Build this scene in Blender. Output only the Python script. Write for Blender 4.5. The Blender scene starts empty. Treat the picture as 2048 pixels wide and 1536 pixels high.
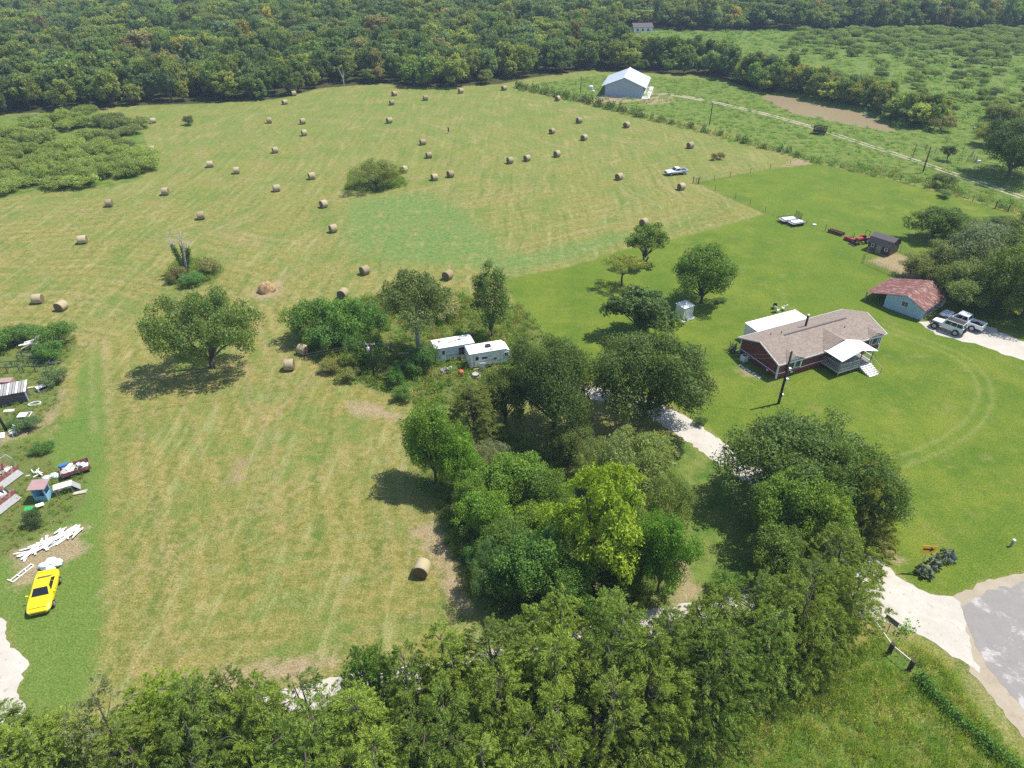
import bpy, bmesh, math, random
import numpy as np
from mathutils import Vector, Matrix
R = math.radians
random.seed(7)
rng = np.random.default_rng(11)
scene = bpy.context.scene
C = scene.collection

# ---------------------------------------------------------------- camera
F_PX, PITCH, CAM_H = 1420.0, R(34.0), 56.0          # focal length in photo pixels (2048 wide), tilt, height in metres
cam_data = bpy.data.cameras.new('camera')
cam_data.sensor_width = 36.0
cam_data.lens = F_PX / 2048 * 36.0
cam_data.clip_start, cam_data.clip_end = 0.5, 20000
cam = bpy.data.objects.new('camera', cam_data)
C.objects.link(cam)
cam.location = (0, 0, CAM_H)
cam.rotation_euler = (math.pi / 2 - PITCH, 0, 0)
scene.camera = cam

# ---------------------------------------------------------------- sky, sun, exposure
SUN_EL, SUN_AZ = R(62), R(71)                        # azimuth from +Y towards +X
world = bpy.data.worlds.new('World')
scene.world = world
world.use_nodes = True
wn = world.node_tree
sky = wn.nodes.new('ShaderNodeTexSky')
sky.sky_type = 'NISHITA'
sky.sun_disc = False
sky.sun_elevation, sky.sun_rotation = SUN_EL, SUN_AZ
sky.altitude, sky.air_density, sky.dust_density = 50, 1.0, 0.6
bgn = wn.nodes['Background']
bgn.inputs['Strength'].default_value = 0.135
wn.links.new(sky.outputs[0], bgn.inputs['Color'])
sun_data = bpy.data.lights.new('sun', 'SUN')
sun_data.energy, sun_data.angle, sun_data.color = 4.6, R(0.53), (1.0, 0.955, 0.88)
sun = bpy.data.objects.new('sun', sun_data)
C.objects.link(sun)
sd = Vector((math.sin(SUN_AZ) * math.cos(SUN_EL), math.cos(SUN_AZ) * math.cos(SUN_EL), math.sin(SUN_EL)))
sun.rotation_euler = sd.to_track_quat('Z', 'Y').to_euler()
sun.location = (60, 40, 120)
scene.view_settings.view_transform = 'Standard'
scene.view_settings.look = 'None'
scene.view_settings.exposure = 0.58
scene.view_settings.gamma = 1.0
scene.view_settings.use_curve_mapping = False
scene.render.engine = 'CYCLES'
scene.cycles.max_bounces = 6
scene.cycles.diffuse_bounces = 3
scene.cycles.transmission_bounces = 3
scene.cycles.transparent_max_bounces = 6
scene.cycles.volume_bounces = 0
scene.cycles.use_denoising = False

# ---------------------------------------------------------------- where things stand: photo point -> ground point
CT, ST = math.cos(PITCH), math.sin(PITCH)
def G(px, py, z=0.0):
    dx, dy = px - 1024.0, py - 768.0
    down = dy * CT + F_PX * ST
    t = (CAM_H - z) / down
    return Vector((dx * t, (F_PX * CT - dy * ST) * t, z))
def proj(x, y, z=0.0):
    zc = y * CT + (CAM_H - z) * ST
    yc = -y * ST + (CAM_H - z) * CT
    return 1024 + F_PX * x / zc, 768 + F_PX * yc / zc, zc
def height_at(base, top_py):
    """height of a point straight above ground point base that is seen at photo row top_py"""
    dy = top_py - 768.0
    return CAM_H - base.y * (dy * CT + F_PX * ST) / (F_PX * CT - dy * ST)
def metres(px_width, base):
    return px_width * proj(base.x, base.y)[2] / F_PX

# ---------------------------------------------------------------- materials
MATS = {}
def new_mat(name):
    m = bpy.data.materials.new(name)
    m.use_nodes = True
    nt = m.node_tree
    b = nt.nodes['Principled BSDF']
    MATS[name] = m
    return m, nt, b
def N(nt, t, **kw):
    n = nt.nodes.new(t)
    for k, v in kw.items():
        setattr(n, k, v)
    return n
def L(nt, a, b):
    nt.links.new(a, b)
def mixc(nt, fac, a, b, blend='MIX'):
    n = nt.nodes.new('ShaderNodeMix')
    n.data_type = 'RGBA'
    n.blend_type = blend
    for s, v in ((n.inputs[0], fac), (n.inputs[6], a), (n.inputs[7], b)):
        if hasattr(v, 'links'):
            nt.links.new(v, s)
        elif isinstance(v, (tuple, list)):
            s.default_value = (*v[:3], 1)
        else:
            s.default_value = v
    return n.outputs[2]
def math_(nt, op, a, b=None, c=None, clamp=False):
    n = nt.nodes.new('ShaderNodeMath')
    n.operation = op
    n.use_clamp = clamp
    for s, v in zip(n.inputs, (a, b, c)):
        if v is None:
            continue
        if hasattr(v, 'links'):
            nt.links.new(v, s)
        else:
            s.default_value = v
    return n.outputs[0]
def smooth(nt, v, lo, hi, o0=0.0, o1=1.0):
    n = nt.nodes.new('ShaderNodeMapRange')
    n.interpolation_type = 'SMOOTHSTEP'
    nt.links.new(v, n.inputs[0])
    n.inputs[1].default_value, n.inputs[2].default_value = lo, hi
    n.inputs[3].default_value, n.inputs[4].default_value = o0, o1
    return n.outputs[0]
def noise(nt, vec, scale, detail=2.0, rough=0.55, dist=0.0):
    n = nt.nodes.new('ShaderNodeTexNoise')
    n.inputs['Scale'].default_value = scale
    n.inputs['Detail'].default_value = detail
    n.inputs['Roughness'].default_value = rough
    n.inputs['Distortion'].default_value = dist
    if vec is not None:
        nt.links.new(vec, n.inputs['Vector'])
    return n.outputs[0]
def attr(nt, name, typ='GEOMETRY'):
    n = nt.nodes.new('ShaderNodeAttribute')
    n.attribute_name = name
    n.attribute_type = typ
    return n
def paint(name, col, rough=0.5, metal=0.0, var=0.15, scale=3.0, dirt=None, dirt_amt=0.0, bump=0.0, coat=0.0, spec=0.5):
    """coat of one colour with mottling, optional dirt patches and fine relief"""
    m, nt, b = new_mat(name)
    tc = N(nt, 'ShaderNodeTexCoord')
    nz = noise(nt, tc.outputs['Object'], scale, 4, 0.6)
    lo = tuple(c * (1 - var) for c in col)
    hi = tuple(min(1, c * (1 + var)) for c in col)
    c = mixc(nt, nz, lo, hi)
    if dirt:
        n2 = noise(nt, tc.outputs['Object'], scale * 0.7 + 0.8, 5, 0.65)
        c = mixc(nt, math_(nt, 'MULTIPLY', smooth(nt, n2, 0.48, 0.68), dirt_amt), c, dirt)
    L(nt, c, b.inputs['Base Color'])
    b.inputs['Roughness'].default_value = rough
    b.inputs['Metallic'].default_value = metal
    b.inputs['Specular IOR Level'].default_value = spec
    if coat:
        b.inputs['Coat Weight'].default_value = coat
    if bump:
        bp = N(nt, 'ShaderNodeBump')
        bp.inputs['Strength'].default_value = bump
        bp.inputs['Distance'].default_value = 0.02
        L(nt, noise(nt, tc.outputs['Object'], scale * 6, 3), bp.inputs['Height'])
        L(nt, bp.outputs[0], b.inputs['Normal'])
    return m
def ribbed(name, col, axis, freq, col2=None, patch=0.0, rough=0.5, metal=0.0, depth=0.5, lo=0.5, hi=0.62):
    """sheet metal or siding with fine ribs along one local axis and patches of a second colour"""
    m, nt, b = new_mat(name)
    tc = N(nt, 'ShaderNodeTexCoord')
    sp = N(nt, 'ShaderNodeSeparateXYZ')
    L(nt, tc.outputs['Object'], sp.inputs[0])
    w = math_(nt, 'SINE', math_(nt, 'MULTIPLY', sp.outputs[axis], freq * 2 * math.pi))
    nz = noise(nt, tc.outputs['Object'], 1.7, 5, 0.65)
    c = mixc(nt, nz, tuple(v * 0.82 for v in col), tuple(min(1, v * 1.15) for v in col))
    if col2:
        st = N(nt, 'ShaderNodeMapping')
        L(nt, tc.outputs['Object'], st.inputs[0])
        s = [1.0, 1.0, 1.0]
        s[axis] = 2.5
        st.inputs['Scale'].default_value = s
        n2 = noise(nt, st.outputs[0], 1.1, 5, 0.7)
        c = mixc(nt, math_(nt, 'MULTIPLY', smooth(nt, n2, lo, hi), patch), c, col2)
    L(nt, c, b.inputs['Base Color'])
    b.inputs['Roughness'].default_value = rough
    b.inputs['Metallic'].default_value = metal
    bp = N(nt, 'ShaderNodeBump')
    bp.inputs['Strength'].default_value = depth
    bp.inputs['Distance'].default_value = 0.03
    L(nt, smooth(nt, w, 0.6, 0.95), bp.inputs['Height'])
    L(nt, bp.outputs[0], b.inputs['Normal'])
    return m

paint('white_paint', (0.78, 0.78, 0.76), 0.45, var=0.05, dirt=(0.5, 0.47, 0.42), dirt_amt=0.25)
paint('white_metal', (0.8, 0.8, 0.8), 0.4, var=0.04)
paint('white_wood', (0.74, 0.73, 0.7), 0.7, var=0.1, dirt=(0.5, 0.45, 0.38), dirt_amt=0.4)
paint('old_wood', (0.30, 0.25, 0.20), 0.85, var=0.3, scale=5, bump=0.4)
paint('grey_wood', (0.30, 0.29, 0.28), 0.85, var=0.3, scale=5, bump=0.4)
paint('pale_wood', (0.50, 0.44, 0.36), 0.8, var=0.25, scale=5)
paint('dark_wood', (0.045, 0.035, 0.028), 0.85, var=0.3, scale=6, bump=0.3)
paint('dark_metal', (0.03, 0.03, 0.032), 0.5, metal=0.3)
paint('rust', (0.16, 0.06, 0.035), 0.8, var=0.35, scale=6)
paint('galvanised', (0.45, 0.46, 0.47), 0.45, metal=0.7, var=0.15)
paint('rubber', (0.018, 0.018, 0.018), 0.8)
paint('glass_dark', (0.012, 0.016, 0.022), 0.08, var=0.02, spec=0.7)
paint('glass_green', (0.02, 0.035, 0.04), 0.08, var=0.02, spec=0.7)
paint('yellow_car_paint', (0.86, 0.62, 0.005), 0.3, var=0.02, coat=0.5)
paint('white_car_paint', (0.74, 0.76, 0.78), 0.3, var=0.03, coat=0.5)
paint('old_white_car_paint', (0.62, 0.64, 0.66), 0.5, var=0.1)
paint('red_paint', (0.35, 0.02, 0.025), 0.5, var=0.2, dirt=(0.12, 0.05, 0.03), dirt_amt=0.4)
paint('faded_red', (0.24, 0.075, 0.06), 0.75, var=0.25, dirt=(0.5, 0.42, 0.38), dirt_amt=0.5)
paint('tail_red', (0.3, 0.01, 0.01), 0.3)
paint('lamp_clear', (0.6, 0.62, 0.65), 0.2)
paint('blue_paint', (0.20, 0.42, 0.58), 0.6, var=0.2, dirt=(0.4, 0.45, 0.45), dirt_amt=0.5)
paint('blue_plastic', (0.03, 0.14, 0.32), 0.5)
paint('green_plastic', (0.02, 0.36, 0.09), 0.5)
paint('cream_plastic', (0.66, 0.66, 0.45), 0.6)
paint('orange_paint', (0.45, 0.09, 0.03), 0.6)
paint('sign_yellow', (0.82, 0.43, 0.01), 0.5, var=0.05)
paint('sign_black', (0.02, 0.012, 0.008), 0.6)
paint('sign_back', (0.16, 0.14, 0.10), 0.7, var=0.25)
paint('trim_white', (0.72, 0.74, 0.76), 0.5, var=0.05)
paint('red_siding', (0.115, 0.030, 0.026), 0.7, var=0.15)
paint('tarp', (0.62, 0.70, 0.80), 0.45, var=0.15, scale=4, bump=0.8)
paint('cloth_junk', (0.36, 0.34, 0.32), 0.9, var=0.4, scale=6)
paint('concrete', (0.55, 0.53, 0.50), 0.9, var=0.12, scale=2)
paint('pink_tin', (0.33, 0.21, 0.20), 0.7, var=0.25)
paint('bark', (0.085, 0.07, 0.055), 0.9, var=0.35, scale=6, bump=0.6)
paint('pale_bark', (0.27, 0.25, 0.22), 0.9, var=0.3, scale=6, bump=0.5)
paint('dead_bark', (0.36, 0.33, 0.30), 0.9, var=0.3, scale=6, bump=0.5)
paint('wire', (0.14, 0.14, 0.14), 0.5, metal=0.5)
paint('pole_wood', (0.035, 0.028, 0.024), 0.85, var=0.4, scale=3)
paint('green_pipe', (0.05, 0.085, 0.07), 0.6, var=0.2)
paint('cream_metal', (0.60, 0.60, 0.52), 0.5, var=0.06)
paint('shed_brown', (0.055, 0.040, 0.026), 0.8, var=0.25, scale=4)
paint('shed_roof', (0.085, 0.072, 0.075), 0.85, var=0.2, scale=6)
paint('black_cover', (0.01, 0.009, 0.012), 0.7)
ribbed('building_blue_grey', (0.34, 0.40, 0.46), 0, 3.0, rough=0.5, depth=0.3)
ribbed('building_roof', (0.44, 0.47, 0.52), 1, 2.2, rough=0.42, metal=0.0, depth=0.4)
ribbed('barn_blue', (0.33, 0.49, 0.58), 0, 2.2, col2=(0.50, 0.57, 0.60), patch=0.6, rough=0.7)
ribbed('rusty_roof', (0.145, 0.045, 0.033), 1, 2.0, col2=(0.36, 0.26, 0.23), patch=0.7, rough=0.75, lo=0.52, hi=0.6)
ribbed('rv_side', (0.78, 0.80, 0.80), 2, 4.0, rough=0.4, depth=0.3)
ribbed('rv_old_side', (0.60, 0.67, 0.70), 2, 3.0, col2=(0.45, 0.5, 0.5), patch=0.5, rough=0.55, depth=0.5)
ribbed('rv_roof', (0.76, 0.76, 0.74), 0, 0.8, col2=(0.42, 0.34, 0.27), patch=0.6, rough=0.6, depth=0.2, lo=0.58, hi=0.7)
ribbed('white_roof_metal', (0.80, 0.80, 0.79), 0, 2.5, rough=0.45, depth=0.25)
ribbed('house_red_siding', (0.165, 0.034, 0.030), 0, 2.6, rough=0.7, depth=0.5)

def shingles():
    m, nt, b = new_mat('shingle_roof')
    tc = N(nt, 'ShaderNodeTexCoord')
    br = N(nt, 'ShaderNodeTexBrick')
    mp = N(nt, 'ShaderNodeMapping')
    L(nt, tc.outputs['Object'], mp.inputs[0])
    L(nt, mp.outputs[0], br.inputs['Vector'])
    br.inputs['Scale'].default_value = 1.0
    br.inputs['Brick Width'].default_value = 0.34
    br.inputs['Row Height'].default_value = 0.15
    br.inputs['Mortar Size'].default_value = 0.012
    br.inputs['Color1'].default_value = (0.21, 0.162, 0.128, 1)
    br.inputs['Color2'].default_value = (0.305, 0.245, 0.195, 1)
    br.inputs['Mortar'].default_value = (0.13, 0.10, 0.085, 1)
    nz = noise(nt, tc.outputs['Object'], 0.6, 4)
    c = mixc(nt, nz, (0.8, 0.8, 0.8), (1.15, 1.15, 1.15))
    L(nt, mixc(nt, 1.0, br.outputs['Color'], c, 'MULTIPLY'), b.inputs['Base Color'])
    b.inputs['Roughness'].default_value = 0.9
shingles()

def hay_mats():
    m, nt, b = new_mat('hay_side')
    tc = N(nt, 'ShaderNodeTexCoord')
    mp = N(nt, 'ShaderNodeMapping')
    mp.inputs['Scale'].default_value = (9, 1.2, 1.2)
    L(nt, tc.outputs['Object'], mp.inputs[0])
    n1 = noise(nt, mp.outputs[0], 2.0, 4, 0.7)
    n2 = noise(nt, tc.outputs['Object'], 22, 2)
    c = mixc(nt, n1, (0.22, 0.175, 0.09), (0.50, 0.44, 0.29))
    c = mixc(nt, math_(nt, 'MULTIPLY', n2, 0.45), c, (0.25, 0.19, 0.10))
    oi = N(nt, 'ShaderNodeObjectInfo')
    c = mixc(nt, 1.0, c, mixc(nt, oi.outputs['Random'], (0.78, 0.74, 0.66), (1.15, 1.15, 1.15)), 'MULTIPLY')
    L(nt, c, b.inputs['Base Color'])
    b.inputs['Roughness'].default_value = 0.9
    m, nt, b = new_mat('hay_end')
    tc = N(nt, 'ShaderNodeTexCoord')
    sp = N(nt, 'ShaderNodeSeparateXYZ')
    L(nt, tc.outputs['Object'], sp.inputs[0])
    rad = math_(nt, 'SQRT', math_(nt, 'ADD', math_(nt, 'POWER', sp.outputs[1], 2.0), math_(nt, 'POWER', sp.outputs[2], 2.0)))
    ring = math_(nt, 'SINE', math_(nt, 'ADD', math_(nt, 'MULTIPLY', rad, 42), math_(nt, 'MULTIPLY', noise(nt, tc.outputs['Object'], 3, 3), 7)))
    c = mixc(nt, smooth(nt, ring, -0.8, 0.9), (0.10, 0.07, 0.035), (0.24, 0.175, 0.095))  # rings darker than the side: shade of the end faces put into the colour
    c = mixc(nt, math_(nt, 'MULTIPLY', noise(nt, tc.outputs['Object'], 18, 3), 0.5), c, (0.12, 0.085, 0.045))
    L(nt, c, b.inputs['Base Color'])
    b.inputs['Roughness'].default_value = 0.95
    m, nt, b = new_mat('loose_hay')
    tc = N(nt, 'ShaderNodeTexCoord')
    c = mixc(nt, noise(nt, tc.outputs['Object'], 6, 5, 0.7), (0.22, 0.14, 0.06), (0.50, 0.34, 0.17))
    L(nt, c, b.inputs['Base Color'])
    b.inputs['Roughness'].default_value = 0.95
hay_mats()

def leaf_material(name, default, transl=0.40, hue=(1.25, 1.08, 0.6), var=(0.55, 1.35)):
    """foliage: colour of the whole plant from its own 'tint', spread from leaf to leaf and clump to clump"""
    m, nt, b = new_mat(name)
    out = [n for n in nt.nodes if n.type == 'OUTPUT_MATERIAL'][0]
    nt.nodes.remove(b)
    a = attr(nt, 'tint', 'INSTANCER')
    lv = attr(nt, 'lv').outputs['Fac']
    cv = attr(nt, 'cv').outputs['Fac']
    col = mixc(nt, math_(nt, 'MULTIPLY', cv, 0.85), a.outputs['Color'], mixc(nt, 1.0, a.outputs['Color'], hue, 'MULTIPLY'))
    sc = N(nt, 'ShaderNodeMapRange')
    L(nt, lv, sc.inputs[0])
    sc.inputs[3].default_value, sc.inputs[4].default_value = var
    cc = N(nt, 'ShaderNodeVectorMath', operation='SCALE')
    L(nt, col, cc.inputs[0])
    L(nt, math_(nt, 'MULTIPLY', sc.outputs[0], 1.9), cc.inputs['Scale'])
    d = N(nt, 'ShaderNodeBsdfPrincipled')
    d.inputs['Roughness'].default_value = 0.55
    d.inputs['Specular IOR Level'].default_value = 0.25
    t = N(nt, 'ShaderNodeBsdfTranslucent')
    L(nt, cc.outputs[0], d.inputs['Base Color'])
    L(nt, mixc(nt, 1.0, cc.outputs[0], (1.3, 1.25, 0.5), 'MULTIPLY'), t.inputs['Color'])
    mx = N(nt, 'ShaderNodeMixShader')
    mx.inputs[0].default_value = transl
    L(nt, d.outputs[0], mx.inputs[1])
    L(nt, t.outputs[0], mx.inputs[2])
    L(nt, mx.outputs[0], out.inputs['Surface'])
    return m
leaf_material('leaf', None)
leaf_material('needle', None, 0.36, (1.28, 1.16, 0.75))
leaf_material('grass_blade', None, 0.35, (1.35, 1.2, 1.1), (0.6, 1.4))

# ---------------------------------------------------------------- mesh helpers
class MB:
    def __init__(s):
        s.v, s.f = [], []
    def add(s, vs, fs):
        o = len(s.v)
        s.v += [tuple(p) for p in vs]
        s.f += [tuple(i + o for i in f) for f in fs]
        return s
    def box(s, x0, x1, y0, y1, z0, z1):
        return s.add([(x0,y0,z0),(x1,y0,z0),(x1,y1,z0),(x0,y1,z0),(x0,y0,z1),(x1,y0,z1),(x1,y1,z1),(x0,y1,z1)],
                     [(0,3,2,1),(4,5,6,7),(0,1,5,4),(1,2,6,5),(2,3,7,6),(3,0,4,7)])
    def obox(s, c, size, rot=(0,0,0)):
        from mathutils import Euler
        M = Euler(rot).to_matrix()
        hx, hy, hz = (k / 2 for k in size)
        vs = [Vector(c) + M @ Vector((x, y, z)) for z in (-hz, hz) for x, y in ((-hx,-hy),(hx,-hy),(hx,hy),(-hx,hy))]
        return s.add(vs, [(0,3,2,1),(4,5,6,7),(0,1,5,4),(1,2,6,5),(2,3,7,6),(3,0,4,7)])
    def bar(s, a, b, w, h=None):
        a, b = Vector(a), Vector(b)
        h = h or w
        d = (b - a).normalized()
        up = Vector((0,0,1)) if abs(d.z) < 0.95 else Vector((1,0,0))
        sx = d.cross(up).normalized() * w / 2
        sz = sx.cross(d).normalized() * h / 2
        vs = [p + q for p in (a, b) for q in (-sx-sz, sx-sz, sx+sz, -sx+sz)]
        return s.add(vs, [(3,2,1,0),(4,5,6,7),(0,1,5,4),(1,2,6,5),(2,3,7,6),(3,0,4,7)])
    def tube(s, path, radii, n=6, cap=True):
        path = [Vector(p) for p in path]
        if not hasattr(radii, '__len__'):
            radii = [radii] * len(path)
        base = len(s.v)
        for i, p in enumerate(path):
            d = (path[min(i+1, len(path)-1)] - path[max(i-1, 0)]).normalized()
            up = Vector((0,0,1)) if abs(d.z) < 0.9 else Vector((1,0,0))
            a = d.cross(up).normalized()
            b = a.cross(d)
            for k in range(n):
                t = 2 * math.pi * k / n
                s.v.append(tuple(p + (a * math.cos(t) + b * math.sin(t)) * radii[i]))
        for i in range(len(path) - 1):
            for k in range(n):
                k2 = (k + 1) % n
                s.f.append((base+i*n+k, base+i*n+k2, base+(i+1)*n+k2, base+(i+1)*n+k))
        if cap:
            s.f.append(tuple(base + k for k in range(n))[::-1])
            s.f.append(tuple(base + (len(path)-1)*n + k for k in range(n)))
        return s
    def cyl(s, a, b, r0, r1=None, n=10):
        return s.tube([a, b], [r0, r0 if r1 is None else r1], n)
    def prism(s, poly, axis, lo, hi):
        """polygon in the two other axes, pulled along one axis"""
        def P(u, w, t):
            return {0: (t, u, w), 1: (u, t, w), 2: (u, w, t)}[axis]
        n = len(poly)
        vs = [P(u, w, lo) for u, w in poly] + [P(u, w, hi) for u, w in poly]
        fs = [tuple(range(n))[::-1], tuple(range(n, 2*n))] + [(i, (i+1) % n, n + (i+1) % n, n + i) for i in range(n)]
        return s.add(vs, fs)
    def slab(s, quad, t):
        """four corners given a thickness t downwards"""
        q = [Vector(p) for p in quad]
        nrm = (q[1]-q[0]).cross(q[2]-q[0]).normalized()
        if nrm.z < 0:
            nrm = -nrm
        n = len(q)
        vs = q + [p - nrm * t for p in q]
        return s.add(vs, [tuple(range(n)), tuple(range(n, 2*n))[::-1]] + [(i, n+i, n+(i+1) % n, (i+1) % n) for i in range(n)])
    def loft(s, rings):
        n = len(rings[0])
        o = len(s.v)
        for r in rings:
            s.v += [tuple(p) for p in r]
        for i in range(len(rings) - 1):
            for k in range(n):
                k2 = (k + 1) % n
                s.f.append((o+i*n+k, o+i*n+k2, o+(i+1)*n+k2, o+(i+1)*n+k))
        s.f.append(tuple(o + k for k in range(n))[::-1])
        s.f.append(tuple(o + (len(rings)-1)*n + k for k in range(n)))
        return s
    def blob(s, c, r, n=8, m=5, jit=0.0):
        o = len(s.v)
        rx, ry, rz = r if hasattr(r, '__len__') else (r, r, r)
        rings = []
        for i in range(1, m):
            t = math.pi * i / m
            rings.append([(c[0] + rx*math.sin(t)*math.cos(2*math.pi*k/n)*(1+random.uniform(-jit, jit)),
                           c[1] + ry*math.sin(t)*math.sin(2*math.pi*k/n)*(1+random.uniform(-jit, jit)),
                           c[2] + rz*math.cos(t)*(1+random.uniform(-jit, jit))) for k in range(n)])
        s.v.append((c[0], c[1], c[2] + rz))
        for r_ in rings:
            s.v += r_
        s.v.append((c[0], c[1], c[2] - rz))
        last = len(s.v) - 1
        for k in range(n):
            k2 = (k + 1) % n
            s.f.append((o, o+1+k, o+1+k2))
            for i in range(m - 2):
                s.f.append((o+1+i*n+k, o+1+(i+1)*n+k, o+1+(i+1)*n+k2, o+1+i*n+k2))
            s.f.append((last, o+1+(m-2)*n+k2, o+1+(m-2)*n+k))
        return s
    def mesh(s, name, mat, smooth=False, bevel=0.0):
        me = bpy.data.meshes.new(name)
        me.from_pydata(s.v, [], s.f)
        bm = bmesh.new()
        bm.from_mesh(me)
        bmesh.ops.recalc_face_normals(bm, faces=bm.faces)
        if bevel:
            es = [e for e in bm.edges if len(e.link_faces) == 2 and e.calc_face_angle(0) > 0.5]
            bmesh.ops.bevel(bm, geom=es, offset=bevel, segments=2, affect='EDGES', profile=0.6, clamp_overlap=True)
        bm.to_mesh(me)
        bm.free()
        me.materials.append(MATS[mat] if isinstance(mat, str) else mat)
        if smooth:
            me.polygons.foreach_set('use_smooth', [True] * len(me.polygons))
        me.update()
        return me
    def build(s, name, mat, parent=None, smooth=False, bevel=0.0):
        return link(name, s.mesh(name, mat, smooth, bevel), parent)
def link(name, data, parent=None):
    o = bpy.data.objects.new(name, data)
    C.objects.link(o)
    if parent is not None:
        o.parent = parent
    return o
def tag(o, label, cat, group=None):
    o['label'] = label
    o['category'] = cat
    if group:
        o['group'] = group
    return o
def thing(name, label, cat, loc, rz=0.0, group=None, sc=None):
    o = link(name, None)
    o.empty_display_size = 0.3
    o.location = loc
    o.rotation_euler = (0, 0, rz)
    if sc:
        o.scale = sc if hasattr(sc, '__len__') else (sc, sc, sc)
    return tag(o, label, cat, group)
def struct(o, kind='structure'):
    o['kind'] = kind
    return o
def copy_tree(src, loc, rz, label, sc=None, tint=None):
    c = src.copy()
    C.objects.link(c)
    c.location, c.rotation_euler = loc, (0, 0, rz)
    if sc:
        c.scale = sc if hasattr(sc, '__len__') else (sc, sc, sc)
    c['label'] = label
    for ch in src.children:
        d = ch.copy()
        C.objects.link(d)
        d.parent = c
        if tint is not None and 'tint' in d:
            d['tint'] = tint
        for g in ch.children:
            e = g.copy()
            C.objects.link(e)
            e.parent = d
    return c
def face(a, b):
    """turn that makes local +x run from a to b"""
    return math.atan2(b.y - a.y, b.x - a.x)

# ================================================================ ground
def W(poly):
    return np.array([G(x, y)[:2] for x, y in poly])
def seg_dist(P, A, B):
    d = B - A
    t = np.clip(((P - A) @ d) / max(d @ d, 1e-9), 0, 1)
    return np.linalg.norm(P - (A + t[:, None] * d), axis=1)
def line_dist(P, pts):
    r = np.full(len(P), 1e9)
    for a, b in zip(pts[:-1], pts[1:]):
        r = np.minimum(r, seg_dist(P, a, b))
    return r
def sdf(P, poly):
    """distance to the outline, positive inside"""
    r = line_dist(P, np.vstack([poly, poly[:1]]))
    ins = np.zeros(len(P), bool)
    n = len(poly)
    for i in range(n):
        (x0, y0), (x1, y1) = poly[i], poly[(i + 1) % n]
        c = (y0 > P[:, 1]) != (y1 > P[:, 1])
        with np.errstate(divide='ignore', invalid='ignore'):
            xx = (x1 - x0) * (P[:, 1] - y0) / (y1 - y0) + x0
        ins ^= c & (P[:, 0] < xx)
    return np.where(ins, r, -r)
def inside(x, y, poly):
    return sdf(np.array([[x, y]]), poly)[0] > 0
def smooth_line(pts, step=1.0):
    """Catmull-Rom through ground points"""
    pts = np.asarray(pts, float)
    out = []
    for i in range(len(pts) - 1):
        p0, p1, p2, p3 = pts[max(i-1, 0)], pts[i], pts[i+1], pts[min(i+2, len(pts)-1)]
        n = max(2, int(np.linalg.norm(p2 - p1) / step))
        for k in range(n):
            t = k / n
            out.append(0.5 * (2*p1 + (p2-p0)*t + (2*p0-5*p1+4*p2-p3)*t*t + (3*p1-p0-3*p2+p3)*t**3))
    out.append(pts[-1])
    return np.array(out)

POND = W([(1519,187),(1573,187),(1642,206),(1690,213),(1738,226),(1778,247),(1806,262),(1765,257),(1690,243),(1638,233),(1587,223),(1553,206)])
YARD = W([(1003,560),(1140,533),(1250,499),(1400,464),(1530,428),(1390,365),(1500,345),(1622,326),(1800,363),(2048,432),(2500,560),(2500,1135),
          (2048,1142),(1962,1165),(1905,1192),(1850,1182),(1800,1150),(1745,1110),(1700,1060),(1640,1010),(1545,955),(1450,880),(1395,845),(1330,800),(1250,775),(1160,750),(1100,700),(1060,650),(1035,610)])
STRIP = W([(150,760),(190,690),(205,720),(215,900),(212,1000),(205,1100),(212,1180),(200,1290),(170,1420),(60,1450),(40,1380),(55,1320),(10,1240),(-250,1240),(-250,880),(100,880),(165,800)])
PATCH = W([(680,478),(705,400),(760,388),(860,384),(920,420),(985,470),(1010,508),(1060,506),(1180,478),(1255,462),(1262,476),(1190,505),(1030,545),(930,532),(800,528),(715,505)])
ROUGH = [W([(1180,900),(1290,880),(1400,880),(1450,930),(1560,1010),(1620,1080),(1560,1200),(1340,1225),(1350,1100),(1330,960)]), W([(1640,1335),(1760,1270),(1850,1300),(1900,1340),(1960,1420),(2080,1560),(2080,1700),(200,1700),(600,1620),(950,1560),(1300,1460),(1480,1410)]),
         W([(1030,172),(1100,165),(1200,150),(1330,155),(1440,160),(1520,186),(1700,230),(1830,262),(1950,270),(2400,330),(2600,560),(2048,428),(1800,360),(1622,324),(1450,262),(1250,215)]),
         W([(1480,170),(1560,160),(1480,138),(1330,126),(1250,114),(1200,94),(1215,76),(1260,64),(1600,62),(2400,60),(2400,330),(1950,280),(1830,262),(1700,222),(1560,190)]),
         W([(-400,235),(0,232),(180,220),(280,240),(300,320),(280,360),(190,380),(90,380),(0,398),(-400,470)])]
WEEDS = [W([(600,690),(640,610),(760,590),(840,575),(930,590),(980,620),(1040,610),(1075,650),(1130,700),(1180,770),(1080,790),(960,800),(880,820),(800,800),(740,775),(660,745),(630,720)]),
         W([(-200,665),(60,650),(150,660),(155,700),(110,740),(125,800),(85,850),(20,870),(-200,900)]),
         W([(-200,900),(80,880),(110,940),(175,950),(170,1000),(140,1040),(80,1070),(30,1110),(-200,1160)]),
         W([(820,960),(900,880),(1000,850),(1080,900),(1200,920),(1320,920),(1365,980),(1370,1060),(1345,1200),(1200,1240),(960,1230),(900,1120),(870,1010)]),
         W([(325,560),(350,520),(420,515),(450,540),(430,565),(390,578),(350,575)]),
         W([(690,380),(700,345),(800,345),(815,372),(760,384)])]
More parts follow.
